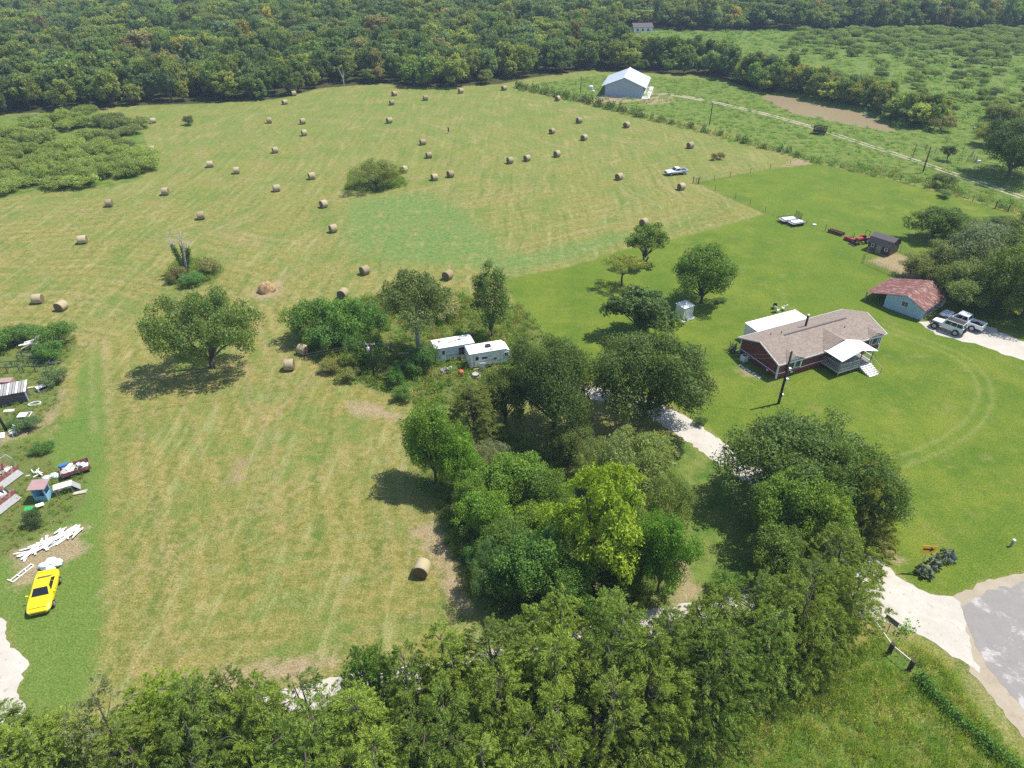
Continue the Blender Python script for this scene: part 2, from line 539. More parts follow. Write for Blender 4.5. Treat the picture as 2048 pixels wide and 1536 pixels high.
DIRT = [W([(1735,520),(1800,505),(1850,540),(1850,580),(1790,545)]), W([(-20,880),(60,850),(90,845),(60,868),(0,890)]), W([(500,585),(560,560),(560,590),(520,600)]),
        W([(700,800),(760,810),(800,840),(700,830)]), W([(30,1100),(120,1060),(170,1050),(165,1110),(90,1150),(30,1180)]), W([(1755,1080),(1780,1085),(1800,1120),(1785,1122)]),
        W([(1290,195),(1340,190),(1350,205),(1290,210)]), W([(1590,320),(1620,320),(1625,328),(1560,334)]), W([(1310,695),(1330,690),(1345,712),(1318,712)]),
        W([(940,900),(1010,890),(1040,905),(990,925)]), W([(820,1060),(870,1040),(920,1130),(930,1220),(900,1210),(870,1120)]), W([(300,1370),(560,1320),(680,1310),(640,1345),(420,1390)]),
        W([(98,820),(125,780),(122,815),(88,850)]), W([(108,740),(125,735),(128,760),(115,762)]), W([(1345,1090),(1365,1085),(1375,1140),(1400,1180),(1370,1215),(1345,1225),(1360,1160)]),
        W([(1470,740),(1490,735),(1516,754),(1512,758)]), W([(1180,205),(1210,188),(1300,175),(1310,180),(1290,200),(1230,208)])]
FOREST = W([(-900,240),(-300,238),(0,230),(120,222),(250,212),(430,206),(560,198),(640,176),(760,167),(860,176),(1000,168),(1060,156),(1180,140),(1330,148),(1430,152),(1480,170),(1540,186),
            (1600,172),(1540,152),(1480,138),(1400,130),(1330,127),(1250,116),(1200,96),(1215,76),(1255,64),(1330,61),(1600,61),(1800,60),(2500,56),(2500,-70),(-900,-70)])
HAYFIELD = W([(-300,405),(0,398),(200,385),(300,330),(290,240),(450,208),(640,176),(1000,172),(1620,325),(1390,365),(1530,428),(1003,560),(830,860),(880,1010),(960,1230),(600,1340),(180,1440),(210,1000),(200,690),(60,650),(-300,665)])
def two_track(px, gauge):
    c = smooth_line(W(px), 1.0)
    t = np.gradient(c, axis=0)
    nrm = np.stack([-t[:, 1], t[:, 0]], 1) / np.linalg.norm(t, axis=1)[:, None]
    return [c + nrm * gauge / 2, c - nrm * gauge / 2]
LAWN_TRACKS = two_track([(1780,930),(1850,905),(1930,860),(1965,815),(1968,770),(1935,725),(1880,695),(1800,668),(1760,650)], 1.7)
FIELD_TRACKS = two_track([(860,830),(760,880),(640,945),(480,1035),(330,1120),(200,1200)], 1.8) + two_track([(205,860),(198,760),(200,680),(205,590),(220,520)], 1.9) + \
    two_track([(560,720),(535,660),(540,600),(600,540)], 1.8) + two_track([(530,1020),(535,880),(555,760),(545,690)], 2.0) + two_track([(790,1150),(800,1050),(780,960),(800,900)], 2.2)
YARD_TRACKS = two_track([(1440,900),(1380,830),(1400,790)], 1.6)

xs = np.concatenate([[-9000, -3000, -1200], np.arange(-600, -66, 6), np.arange(-66, 96, 0.45), np.arange(96, 220, 2.5), np.arange(220, 600, 6), [1200, 3000, 9000]])
ys = np.concatenate([[-3000, -500, -60, 0, 12], np.arange(20, 128, 0.45), np.arange(128, 370, 2.0), np.arange(370, 860, 10), [1100, 1600, 3000, 9000]])
gx, gy = np.meshgrid(xs, ys)
P = np.stack([gx.ravel(), gy.ravel()], 1)
gz = np.zeros(len(P))
near_pond = (np.abs(P[:, 0] - POND[:, 0].mean()) < 90) & (np.abs(P[:, 1] - POND[:, 1].mean()) < 90)
dp = np.full(len(P), -50.0)
dp[near_pond] = sdf(P[near_pond], POND)
gz -= 2.0 * np.clip((dp + 2.0) / 5.0, 0, 1)
nx, ny = len(xs), len(ys)
idx = np.arange(nx * ny).reshape(ny, nx)
quads = np.stack([idx[:-1, :-1].ravel(), idx[:-1, 1:].ravel(), idx[1:, 1:].ravel(), idx[1:, :-1].ravel()], 1)
def np_mesh(name, co, faces, mat):
    me = bpy.data.meshes.new(name)
    me.vertices.add(len(co))
    me.vertices.foreach_set('co', np.asarray(co, np.float32).ravel())
    k = faces.shape[1]
    me.loops.add(faces.size)
    me.loops.foreach_set('vertex_index', faces.astype(np.int32).ravel())
    me.polygons.add(len(faces))
    me.polygons.foreach_set('loop_start', np.arange(0, faces.size, k, dtype=np.int32))
    me.polygons.foreach_set('loop_total', np.full(len(faces), k, np.int32))
    me.update(calc_edges=True)
    me.materials.append(MATS[mat] if isinstance(mat, str) else mat)
    return me
def set_attr(me, name, vals, domain='POINT', typ='FLOAT'):
    a = me.attributes.new(name, typ, domain)
    key = 'value' if typ in ('FLOAT', 'INT') else 'vector'
    a.data.foreach_set(key, np.asarray(vals, np.int32 if typ == 'INT' else np.float32).ravel())
masks = {
    'yard': np.clip(sdf(P, YARD), -25, 25), 'strip': np.clip(sdf(P, STRIP), -25, 25), 'patch': np.clip(sdf(P, PATCH), -25, 25),
    'rough': np.clip(np.max([sdf(P, q) for q in ROUGH], axis=0), -25, 25), 'weed': np.clip(np.max([sdf(P, q) for q in WEEDS], axis=0), -25, 25),
    'dirt': np.clip(np.max([sdf(P, q) for q in DIRT] + [dp + 2.2 - 4], axis=0), -25, 25), 'wood': np.clip(sdf(P, FOREST), -25, 25),
    'swath': np.abs(sdf(P, HAYFIELD)),
    'ltrack': np.max([np.exp(-(line_dist(P, t) / 0.33) ** 2) for t in LAWN_TRACKS + YARD_TRACKS], axis=0),
    'ftrack': np.max([np.exp(-(line_dist(P, t) / 0.42) ** 2) for t in FIELD_TRACKS], axis=0),
}

def ground_material():
    m, nt, b = new_mat('ground')
    geo = N(nt, 'ShaderNodeNewGeometry')
    pos = geo.outputs['Position']
    A = {k: attr(nt, k).outputs['Fac'] for k in masks}
    sp = N(nt, 'ShaderNodeSeparateXYZ')
    L(nt, pos, sp.inputs[0])
    big = noise(nt, pos, 0.022, 4, 0.6)
    mid = noise(nt, pos, 0.13, 5, 0.65)
    fine = noise(nt, pos, 1.1, 5, 0.7)
    grain = noise(nt, pos, 5.5, 4, 0.75)
    # swaths of mown hay lie side by side along the field's edge
    cmb = N(nt, 'ShaderNodeCombineXYZ')
    wob = math_(nt, 'MULTIPLY', math_(nt, 'SUBTRACT', noise(nt, pos, 0.03, 2), 0.5), 14.0)
    L(nt, math_(nt, 'MULTIPLY', math_(nt, 'ADD', A['swath'], wob), 0.42), cmb.inputs[0])
    L(nt, math_(nt, 'MULTIPLY', sp.outputs[0], 0.02), cmb.inputs[1])
    L(nt, math_(nt, 'MULTIPLY', sp.outputs[1], 0.02), cmb.inputs[2])
    swath = noise(nt, cmb.outputs[0], 1.0, 4, 0.6)
    cm2 = N(nt, 'ShaderNodeCombineXYZ')
    L(nt, math_(nt, 'MULTIPLY', math_(nt, 'ADD', sp.outputs[0], math_(nt, 'MULTIPLY', wob, 0.35)), 0.75), cm2.inputs[0])
    L(nt, math_(nt, 'MULTIPLY', sp.outputs[1], 0.05), cm2.inputs[1])
    rows = noise(nt, cm2.outputs[0], 1.0, 3, 0.6)
    m2 = noise(nt, pos, 0.32, 4, 0.7)
    m3 = noise(nt, pos, 0.09, 5, 0.7)
    hay = mixc(nt, smooth(nt, fine, 0.35, 0.65), (0.195, 0.192, 0.046), (0.285, 0.252, 0.082))
    hay = mixc(nt, smooth(nt, math_(nt, 'ADD', math_(nt, 'MULTIPLY', m3, 0.6), math_(nt, 'MULTIPLY', m2, 0.4)), 0.46, 0.60, 0.0, 0.8), hay, (0.125, 0.195, 0.038))
    hay = mixc(nt, smooth(nt, math_(nt, 'ADD', math_(nt, 'MULTIPLY', swath, 0.6), math_(nt, 'MULTIPLY', fine, 0.4)), 0.49, 0.64, 0.0, 0.6), hay, (0.325, 0.255, 0.122))
    hay = mixc(nt, smooth(nt, math_(nt, 'ADD', math_(nt, 'MULTIPLY', rows, 0.55), math_(nt, 'MULTIPLY', m2, 0.45)), 0.51, 0.64, 0.0, 0.6), hay, (0.355, 0.320, 0.140))
    hay = mixc(nt, smooth(nt, math_(nt, 'ADD', math_(nt, 'MULTIPLY', mid, 0.6), math_(nt, 'MULTIPLY', m2, 0.4)), 0.56, 0.68, 0.0, 0.7), hay, (0.300, 0.220, 0.140))
    hay = mixc(nt, smooth(nt, math_(nt, 'SUBTRACT', 1.0, math_(nt, 'ADD', math_(nt, 'MULTIPLY', rows, 0.6), math_(nt, 'MULTIPLY', fine, 0.4))), 0.53, 0.62, 0.0, 0.5), hay, (0.110, 0.150, 0.035))
    stripe = math_(nt, 'SINE', math_(nt, 'MULTIPLY', math_(nt, 'ADD', A['swath'], math_(nt, 'MULTIPLY', wob, 0.25)), 2.3))
    stripe = smooth(nt, math_(nt, 'ADD', stripe, math_(nt, 'MULTIPLY', math_(nt, 'SUBTRACT', fine, 0.5), 2.0)), -0.9, 0.9)
    sfac = math_(nt, 'MULTIPLY', smooth(nt, m3, 0.38, 0.62, 0.6, 0.15), smooth(nt, sp.outputs[1], 90, 190, 1.0, 0.45))
    hay = mixc(nt, sfac, hay, mixc(nt, 1.0, hay, mixc(nt, stripe, (0.76, 0.88, 0.72), (1.16, 1.08, 1.16)), 'MULTIPLY'))
    far_green = smooth(nt, sp.outputs[1], 95, 260)
    hay = mixc(nt, math_(nt, 'MULTIPLY', far_green, smooth(nt, mid, 0.42, 0.62, 0.6, 0.05)), hay, (0.150, 0.215, 0.042))
    # lawn
    lawn = mixc(nt, smooth(nt, math_(nt, 'ADD', math_(nt, 'MULTIPLY', mid, 0.7), math_(nt, 'MULTIPLY', fine, 0.3)), 0.36, 0.66), (0.092, 0.160, 0.017), (0.180, 0.218, 0.028))
    lawn = mixc(nt, smooth(nt, big, 0.42, 0.62, 0.0, 0.55), lawn, (0.118, 0.185, 0.021))
    lawn = mixc(nt, smooth(nt, noise(nt, pos, 0.25, 5, 0.7), 0.54, 0.72, 0.0, 0.65), lawn, (0.23, 0.215, 0.062))
    strip = mixc(nt, fine, (0.085, 0.17, 0.025), (0.17, 0.235, 0.05))
    patch = mixc(nt, smooth(nt, fine, 0.3, 0.65), (0.075, 0.185, 0.045), (0.185, 0.245, 0.070))
    rough = mixc(nt, smooth(nt, noise(nt, pos, 0.45, 5, 0.7), 0.35, 0.65), (0.085, 0.155, 0.024), (0.195, 0.225, 0.055))
    rough = mixc(nt, smooth(nt, mid, 0.5, 0.72, 0.0, 0.5), rough, (0.12, 0.22, 0.03))
    weed = mixc(nt, fine, (0.085, 0.135, 0.026), (0.20, 0.21, 0.068))
    dirt = mixc(nt, fine, (0.25, 0.17, 0.10), (0.46, 0.36, 0.23))
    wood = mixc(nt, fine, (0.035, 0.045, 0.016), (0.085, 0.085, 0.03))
    edge = math_(nt, 'MULTIPLY', math_(nt, 'SUBTRACT', noise(nt, pos, 0.55, 5, 0.7), 0.5), 3.2)
    def lay(base, key, col, lo=-0.5, hi=0.5, amp=1.0, top=1.0):
        f = smooth(nt, math_(nt, 'ADD', A[key], math_(nt, 'MULTIPLY', edge, amp)), lo, hi, 0.0, top)
        return mixc(nt, f, base, col)
    c = lay(mixc(nt, 0.0, hay, hay), 'patch', mixc(nt, smooth(nt, m2, 0.50, 0.62, 0.0, 0.7), patch, hay), -3.0, 3.0, 2.2, 0.85)
    c = lay(c, 'strip', strip, -1.2, 1.2, 1.2, 0.9)
    c = lay(c, 'rough', rough, -0.6, 0.6)
    c = lay(c, 'yard', lawn, -0.6, 0.6, 0.7)
    c = mixc(nt, math_(nt, 'MULTIPLY', A['ltrack'], smooth(nt, fine, 0.35, 0.6, 0.3, 0.6)), c, (0.24, 0.26, 0.075))
    c = mixc(nt, math_(nt, 'MULTIPLY', A['ftrack'], smooth(nt, fine, 0.35, 0.6, 0.1, 0.5)), c, (0.34, 0.275, 0.135))
    c = lay(c, 'weed', weed, -0.6, 0.6)
    c = lay(c, 'dirt', dirt, -0.9, 0.9, 1.3, 0.85)
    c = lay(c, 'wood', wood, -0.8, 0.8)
    # single stalks, clumps and thin spots
    c = mixc(nt, 1.0, c, mixc(nt, smooth(nt, grain, 0.3, 0.72), (0.55, 0.58, 0.50), (1.36, 1.34, 1.36)), 'MULTIPLY')
    weedspots = math_(nt, 'MULTIPLY', smooth(nt, noise(nt, pos, 0.8, 3, 0.6), 0.66, 0.72), smooth(nt, A['yard'], -1.0, 0.0, 0.65, 0.0))
    c = mixc(nt, weedspots, c, (0.06, 0.17, 0.05))
    c = mixc(nt, 1.0, c, (0.90, 0.90, 0.90), 'MULTIPLY')
    L(nt, c, b.inputs['Base Color'])
    b.inputs['Roughness'].default_value = 0.95
    b.inputs['Specular IOR Level'].default_value = 0.1
    bp = N(nt, 'ShaderNodeBump')
    bp.inputs['Strength'].default_value = 0.75
    bp.inputs['Distance'].default_value = 0.14
    L(nt, math_(nt, 'ADD', grain, math_(nt, 'MULTIPLY', fine, 1.5)), bp.inputs['Height'])
    L(nt, bp.outputs[0], b.inputs['Normal'])
ground_material()
gme = np_mesh('ground', np.column_stack([P, gz]), quads, 'ground')
for k, v in masks.items():
    set_attr(gme, k, v)
struct(link('ground', gme))

def road_mats():
    for name, lo, hi, spots in (('gravel', (0.37, 0.33, 0.27), (0.56, 0.53, 0.47), (0.24, 0.21, 0.13)),
                                ('lane_dirt', (0.27, 0.22, 0.15), (0.43, 0.37, 0.28), (0.20, 0.18, 0.09))):
        m, nt, b = new_mat(name)
        geo = N(nt, 'ShaderNodeNewGeometry')
        pos = geo.outputs['Position']
        c = mixc(nt, noise(nt, pos, 0.7, 6, 0.7), lo, hi)
        c = mixc(nt, smooth(nt, noise(nt, pos, 1.6, 5, 0.7), 0.58, 0.68, 0, 0.6), c, spots)
        c = mixc(nt, smooth(nt, noise(nt, pos, 0.3, 4, 0.6), 0.42, 0.6, 0.35, 0.0), c, lo)
        g = noise(nt, pos, 9, 3, 0.7)
        c = mixc(nt, 1.0, c, mixc(nt, g, (0.82, 0.82, 0.82), (1.12, 1.12, 1.12)), 'MULTIPLY')
        L(nt, c, b.inputs['Base Color'])
        b.inputs['Roughness'].default_value = 0.95
        bp = N(nt, 'ShaderNodeBump')
        bp.inputs['Strength'].default_value = 0.5
        bp.inputs['Distance'].default_value = 0.05
        L(nt, g, bp.inputs['Height'])
        L(nt, bp.outputs[0], b.inputs['Normal'])
    m, nt, b = new_mat('worn_asphalt')
    geo = N(nt, 'ShaderNodeNewGeometry')
    pos = geo.outputs['Position']
    c = mixc(nt, noise(nt, pos, 1.2, 5, 0.7), (0.18, 0.165, 0.150), (0.26, 0.24, 0.22))
    c = mixc(nt, smooth(nt, noise(nt, pos, 0.22, 9, 0.78, 0.3), 0.51, 0.60), c, (0.38, 0.36, 0.335))
    c = mixc(nt, 1.0, c, mixc(nt, noise(nt, pos, 10, 3, 0.8), (0.8, 0.8, 0.8), (1.2, 1.2, 1.2)), 'MULTIPLY')
    L(nt, c, b.inputs['Base Color'])
    b.inputs['Roughness'].default_value = 0.9
    m, nt, b = new_mat('pond_water')
    geo = N(nt, 'ShaderNodeNewGeometry')
    c = mixc(nt, noise(nt, geo.outputs['Position'], 0.03, 2), (0.27, 0.215, 0.125), (0.30, 0.24, 0.145))
    L(nt, c, b.inputs['Base Color'])
    b.inputs['Roughness'].default_value = 0.16
    b.inputs['Specular IOR Level'].default_value = 0.3
    bp = N(nt, 'ShaderNodeBump')
    bp.inputs['Strength'].default_value = 0.05
    bp.inputs['Distance'].default_value = 0.05
    L(nt, noise(nt, geo.outputs['Position'], 1.5, 3), bp.inputs['Height'])
    L(nt, bp.outputs[0], b.inputs['Normal'])
road_mats()

def ragged(pts, step, amp, closed=True):
    pts = np.asarray(pts, float)
    out = []
    n = len(pts)
    for i in range(n if closed else n - 1):
        a, b_ = pts[i], pts[(i + 1) % n]
        d = b_ - a
        ln = np.linalg.norm(d)
        nrm = np.array([-d[1], d[0]]) / max(ln, 1e-6)
        k = max(1, int(ln / step))
        for j in range(k):
            out.append(a + d * j / k + nrm * (random.gauss(0, amp) + 0.6 * amp * math.sin(7.1 * (j + i))))
    return np.array(out)
def sheet(name, poly, z, mat, step=0.5, amp=0.12):
    pts = ragged(poly, step, amp)
    me = bpy.data.meshes.new(name)
    me.from_pydata([(x, y, z) for x, y in pts], [], [tuple(range(len(pts)))])
    bm = bmesh.new()
    bm.from_mesh(me)
    bmesh.ops.triangulate(bm, faces=bm.faces)
    for f in bm.faces:
        if f.normal.z < 0:
            f.normal_flip()
    bm.to_mesh(me)
    bm.free()
    me.materials.append(MATS[mat])
    return struct(link(name, me))
def ribbon(name, px_lines, widths, z, mat, amp=0.12, step=0.6, world=False):
    vs, fs = [], []
    for pl in px_lines:
        c = smooth_line(pl if world else W(pl), step)
        t = np.gradient(c, axis=0)
        nrm = np.stack([-t[:, 1], t[:, 0]], 1) / np.linalg.norm(t, axis=1)[:, None]
        w = np.interp(np.linspace(0, 1, len(c)), np.linspace(0, 1, len(widths)), widths)
        o = len(vs)
        for i in range(len(c)):
            for s_ in (1, -1):
                p = c[i] + nrm[i] * s_ * (w[i] / 2 + random.gauss(0, amp))
                vs.append((p[0], p[1], z))
        fs += [(o+2*i, o+2*i+1, o+2*i+3, o+2*i+2) for i in range(len(c) - 1)]
    me = bpy.data.meshes.new(name)
    me.from_pydata(vs, [], fs)
    me.materials.append(MATS[mat])
    return struct(link(name, me))
DRIVE_PX = [(1775,1175),(1710,1120),(1640,1050),(1545,980),(1440,905),(1375,858),(1310,822),(1230,795),(1150,780)]
ROAD_PX = [(1760,1205),(1600,1205),(1370,1232),(1180,1278),(1000,1322),(800,1362),(640,1388),(480,1432),(290,1487),(100,1545),(-40,1585)]
ribbon('gravel_driveway', [DRIVE_PX], [3.4, 3.2, 3.3, 3.6, 3.8, 3.2, 2.6], 0.012, 'gravel', 0.16, 0.45)
ribbon('gravel_road', [ROAD_PX], [3.4, 2.8, 2.6, 2.6, 2.8], 0.018, 'gravel', 0.14, 0.45)
sheet('road_junction', W([(1725,1105),(1762,1122),(1800,1158),(1860,1188),(1903,1194),(1922,1205),(1930,1255),(1945,1310),(1960,1345),(1905,1312),(1860,1280),(1800,1255),(1715,1228),(1700,1180)]), 0.026, 'gravel', 0.5, 0.09)
sheet('road_shoulder', W([(1895,1200),(1960,1164),(2060,1143),(2500,1125),(2500,1720),(2180,1640),(2070,1500),(2005,1420),(1945,1345),(1915,1290),(1912,1240)]), 0.022, 'lane_dirt', 0.5, 0.12)
sheet('asphalt_road', W([(1925,1215),(1975,1183),(2060,1163),(2500,1140),(2500,1690),(2200,1610),(2085,1468),(2030,1400),(1985,1345),(1950,1290),(1935,1250)]), 0.032, 'worn_asphalt', 0.5, 0.10)
sheet('parking_gravel', W([(1838,645),(1900,638),(1975,652),(2048,684),(2300,800),(2300,850),(2048,722),(1960,690),(1880,672)]), 0.014, 'gravel', 0.6, 0.16)
sheet('gravel_pad', W([(5,1235),(16,1290),(40,1305),(56,1330),(36,1375),(52,1425),(10,1462),(-120,1520),(-200,1500),(-160,1240)]), 0.014, 'gravel', 0.4, 0.12)
LANE = two_track([(1300,189),(1340,189),(1400,199),(1480,216),(1560,236),(1640,259),(1700,279),(1800,311),(1900,345),(1980,372),(2060,400),(2200,450)], 1.7)
ribbon('dirt_lane', LANE, [1.3, 0.9, 0.75, 0.7, 0.7], 0.014, 'lane_dirt', 0.10, 1.0, world=True)
pw = ragged(POND, 1.5, 0.25)
sheet('pond', np.array(POND), -0.75, 'pond_water', 1.5, 0.25)

# ================================================================ plants
def unit(v):
    return v / np.maximum(np.linalg.norm(v, axis=1, keepdims=True), 1e-9)
def cards(pos, t, nrm, ln, wd):
    """diamond leaves: long axis t, facing nrm"""
    t = unit(t)
    b = unit(np.cross(nrm, t))
    ln, wd = np.asarray(ln)[:, None] / 2, np.asarray(wd)[:, None] / 2
    co = np.stack([pos + t * ln, pos + b * wd, pos - t * ln, pos - b * wd], 1)
    n = len(pos)
    return co.reshape(-1, 3), np.arange(4 * n).reshape(n, 4)
def leaf_mesh(name, co, fc, cv, mat, r):
    me = np_mesh(name, co, fc, mat)
    set_attr(me, 'lv', r.random(len(fc)), 'FACE')
    set_attr(me, 'cv', cv, 'FACE')
    return me
def limbs(tips, h, r0, fork, r, mat, bend=0.15, lean=(0, 0), n_lead=1):
    mb = MB()
    top = Vector((lean[0], lean[1], fork))
    for k in range(n_lead):
        off = Vector((r.normal(0, 0.16), r.normal(0, 0.16), 0)) * (n_lead > 1)
        mid = top * 0.5 + Vector((r.normal(0, bend) * 0.4, r.normal(0, bend) * 0.4, 0)) + off
        mb.tube([off * 1.0 + Vector((0, 0, -0.15)), off + Vector((0, 0, 0.12)), mid, top + off * 2], [r0 * 1.35, r0, r0 * 0.85, r0 * 0.7], 7)
    for t in tips:
        t = Vector(t)
        a = top * float(r.uniform(0.75, 1.0))
        m = a.lerp(t, 0.5) + Vector((r.normal(0, bend), r.normal(0, bend), abs(r.normal(0, bend)) + 0.1))
        d = max(0.25, min(1.0, (t - a).length / max(h, 1) * 1.4))
        mb.tube([a, m, t], [r0 * 0.5, r0 * 0.3, r0 * 0.07 + 0.012], 5, cap=False)
    return mb.mesh('trunk', mat, smooth=True)
def broadleaf(seed, Rr, H, bole, nclump, nleaf, leaf, aspect=0.6, csize=0.27, low=0.0, flat=0.85, mat='leaf', bark='bark', lead=1, r0=None, droop=0.0, shape=1.0, hollow=0.45):
    """crown of leaf clumps in an uneven envelope, on a trunk with limbs"""
    r = np.random.default_rng(seed)
    hz = (H - bole) / 2
    cz = bole + hz
    ph = r.random(6) * 6.28
    cs = []
    k = 0
    while len(cs) < nclump and k < nclump * 30:
        k += 1
        d = r.normal(size=3)
        d /= np.linalg.norm(d)
        if d[2] < -0.75 + low:
            continue
        az = math.atan2(d[1], d[0])
        lob = 1 + 0.20 * math.sin(2 * az + ph[0]) + 0.17 * math.sin(3 * az + ph[1] + 2 * d[2]) + 0.13 * math.sin(5 * az + ph[2] + 3 * d[2])
        f = hollow + (1 - hollow) * r.random() ** 0.55
        w = 1.0 if d[2] > 0 else 1.0 - 0.15 * abs(d[2])
        p = np.array([d[0] * Rr * lob * f * w, d[1] * Rr * lob * f * w, cz + d[2] * hz * f * (0.9 + 0.1 * lob) * shape])
        rad = Rr * csize * r.uniform(0.65, 1.3)
        if p[2] - rad * 0.5 < 0.05:
            continue
        p[:2] *= (Rr - rad * 0.7) / Rr
        p[2] = min(p[2], H - rad * 0.7)
        if any(np.linalg.norm(p - q) < 0.5 * min(rad, s) for q, s in cs):
            continue
        cs.append((p, rad))
    area = np.array([s ** 2 for _, s in cs])
    cnt = np.maximum(6, (nleaf * area / area.sum()).astype(int))
    pos, nr, cv = [], [], []
    for (p, s), n in zip(cs, cnt):
        d = unit(r.normal(size=(n, 3)) + np.array([0, 0, 0.35]))
        rr = s * (0.35 + 0.65 * r.random(n) ** 0.5) * (1 + 0.22 * np.sin(3 * np.arctan2(d[:, 1], d[:, 0]) + p[0] * 7))
        q = p + d * rr[:, None] * np.array([1, 1, flat])
        q[:, 2] -= droop * (np.hypot(q[:, 0] - p[0], q[:, 1] - p[1]) / s) ** 2 * s
        pos.append(q)
        nr.append(unit(d * 0.7 + r.normal(size=(n, 3)) * 0.75 + np.array([0, 0, 0.35])))
        cv.append(np.full(n, np.clip(r.random() * 0.8 + (0.25 if r.random() < 0.25 else 0), 0, 1)) * (0.7 + 0.3 * r.random(n)))
    pos, nr, cv = np.vstack(pos), np.vstack(nr), np.concatenate(cv)
    n = len(pos)
    t = np.cross(nr, r.normal(size=(n, 3)))
    ln = leaf * r.uniform(0.6, 1.4, n)
    co, fc = cards(pos, t, nr, ln, ln * aspect * r.uniform(0.7, 1.2, n))
    co[:, 2] = np.maximum(co[:, 2], 0.02)
    crown = leaf_mesh('crown', co, fc, cv, mat, r)
    pick = r.choice(len(cs), min(len(cs), 16), replace=False)
    trunk = limbs([cs[i][0] for i in pick], H, r0 or Rr * 0.055, max(0.25, bole * 0.9), r, bark, 0.25, n_lead=lead)
    return trunk, crown, Rr, H
def cedar(seed, Rr, H, nb, nl, ln=0.24, wd=0.055, low=0.05, power=0.65, lead=3, gap=0.0, plume=1.0):
    """juniper: several leaders, and all over an uneven envelope plumes of fine drooping sprays"""
    r = np.random.default_rng(seed)
    mb = MB()
    ld = []
    for k in range(lead):
        a = k * 6.283 / lead + r.normal(0, 0.4)
        o = np.array([math.cos(a), math.sin(a)]) * Rr * (0.0 if lead == 1 else r.uniform(0.12, 0.42))
        ld.append((o, H * (1.0 if k == 0 else r.uniform(0.66, 0.95))))
        mb.tube([(0, 0, -0.15), (o[0] * 0.5, o[1] * 0.5, H * 0.3), (o[0], o[1], ld[-1][1] * 0.95)], [Rr * 0.065, Rr * 0.045, 0.015], 6)
    ph = r.random(3) * 6.28
    pos, tt, cv = [], [], []
    holes = [(r.uniform(0, 6.28), r.uniform(0.1, 0.9) * H, r.uniform(0.25, 0.5)) for _ in range(int(6 + 20 * gap))]
    for i in range(nb):
        o, h = ld[r.integers(0, lead)]
        z0 = h * (low + (0.97 - low) * r.random() ** 1.2)
        az = r.uniform(0, 6.283)
        if any(abs(math.atan2(math.sin(az - a), math.cos(az - a))) < w_ and abs(z0 - z_) < 0.13 * H for a, z_, w_ in holes):
            continue
        env = Rr * 0.80 * max(0.0, 1 - z0 / h) ** power * (1 + 0.25 * math.sin(2 * az + ph[0]) + 0.2 * math.sin(3 * az + ph[1] + 1.3 * z0)) + 0.12
        rad = env * r.uniform(0.35, 1.0) ** 0.6
        outw = np.array([math.cos(az), math.sin(az), 0.0])
        p0 = np.array([o[0], o[1], z0]) + outw * rad
        d = outw * r.uniform(0.5, 1.1) + np.array([0, 0, r.uniform(0.0, 0.75)]) + r.normal(0, 0.3, 3)
        d /= np.linalg.norm(d)
        tl = plume * r.uniform(0.5, 1.15) * Rr * 0.30
        if i % 11 == 0:
            mb.tube([(o[0], o[1], max(0.1, z0 - rad * 0.4)), p0, p0 + d * tl * 0.8], [0.03 * Rr / 2, 0.018 * Rr / 2, 0.006], 4, cap=False)
        side = np.cross(d, [0, 0, 1.0] + r.normal(0, 0.35, 3))
        side /= np.linalg.norm(side) + 1e-9
        up = np.cross(side, d)
        n = max(6, int(nl * r.uniform(0.7, 1.3)))
        s = r.random(n) ** 0.8
        sg = np.where(r.random(n) < 0.5, -1.0, 1.0)
        lat = sg * r.random(n) * (1.05 - s) * 0.42 * tl
        q = p0 + d * (s * tl)[:, None] + side * lat[:, None] + up * r.normal(0, 0.06 * tl, n)[:, None]
        q[:, 2] -= 0.28 * tl * s ** 2
        pos.append(q)
        tt.append(unit(d + side * (sg * 0.65)[:, None] - np.array([0, 0, 1]) * (0.45 * s)[:, None] + r.normal(0, 0.22, (n, 3))))
        c0 = r.random() * 0.55
        cv.append(np.clip(c0 + s * 0.5, 0, 1))
    pos, tt, cv = np.vstack(pos), np.vstack(tt), np.concatenate(cv)
    n = len(pos)
    nr = unit(np.cross(tt, r.normal(size=(n, 3))) + np.array([0, 0, 0.35]))
    co, fc = cards(pos, tt, nr, ln * r.uniform(0.6, 1.4, n), wd * r.uniform(0.7, 1.4, n))
    co[:, 2] = np.maximum(co[:, 2], 0.02)
    return mb.mesh('trunk', 'bark', True), leaf_mesh('crown', co, fc, cv, 'needle', r), Rr, H
def weed_mesh(seed, n, rad, h, ln, wd, mat='leaf', up=1.0, nstem=14):
    """a clump of upright leafy stems"""
    r = np.random.default_rng(seed)
    pos, tt, cv = [], [], []
    for k in range(nstem):
        b = r.normal(0, rad * 0.45, 2)
        hh = h * r.uniform(0.55, 1.1)
        lean = np.array([b[0] * 0.5, b[1] * 0.5, hh]) + r.normal(0, 0.12 * h, 3) * np.array([1, 1, 0])
        m = max(3, n // nstem)
        s = r.random(m) ** 0.8
        pos.append(np.array([b[0], b[1], 0]) + lean * s[:, None] + r.normal(0, ln * 0.35, (m, 3)))
        tt.append(unit(lean / np.linalg.norm(lean) * up + r.normal(0, 0.6, (m, 3))))
        cv.append(np.clip(np.full(m, r.random()) * 0.7 + s * 0.3, 0, 1))
    pos, tt, cv = np.vstack(pos), np.vstack(tt), np.concatenate(cv)
    nr = unit(np.cross(tt, r.normal(size=pos.shape)) + np.array([0, 0, 0.3]))
    co, fc = cards(pos, tt, nr, ln * r.uniform(0.6, 1.4, len(pos)), wd * r.uniform(0.7, 1.4, len(pos)))
    co[:, 2] = np.maximum(co[:, 2], 0.0)
    return leaf_mesh('foliage', co, fc, cv, mat, r)

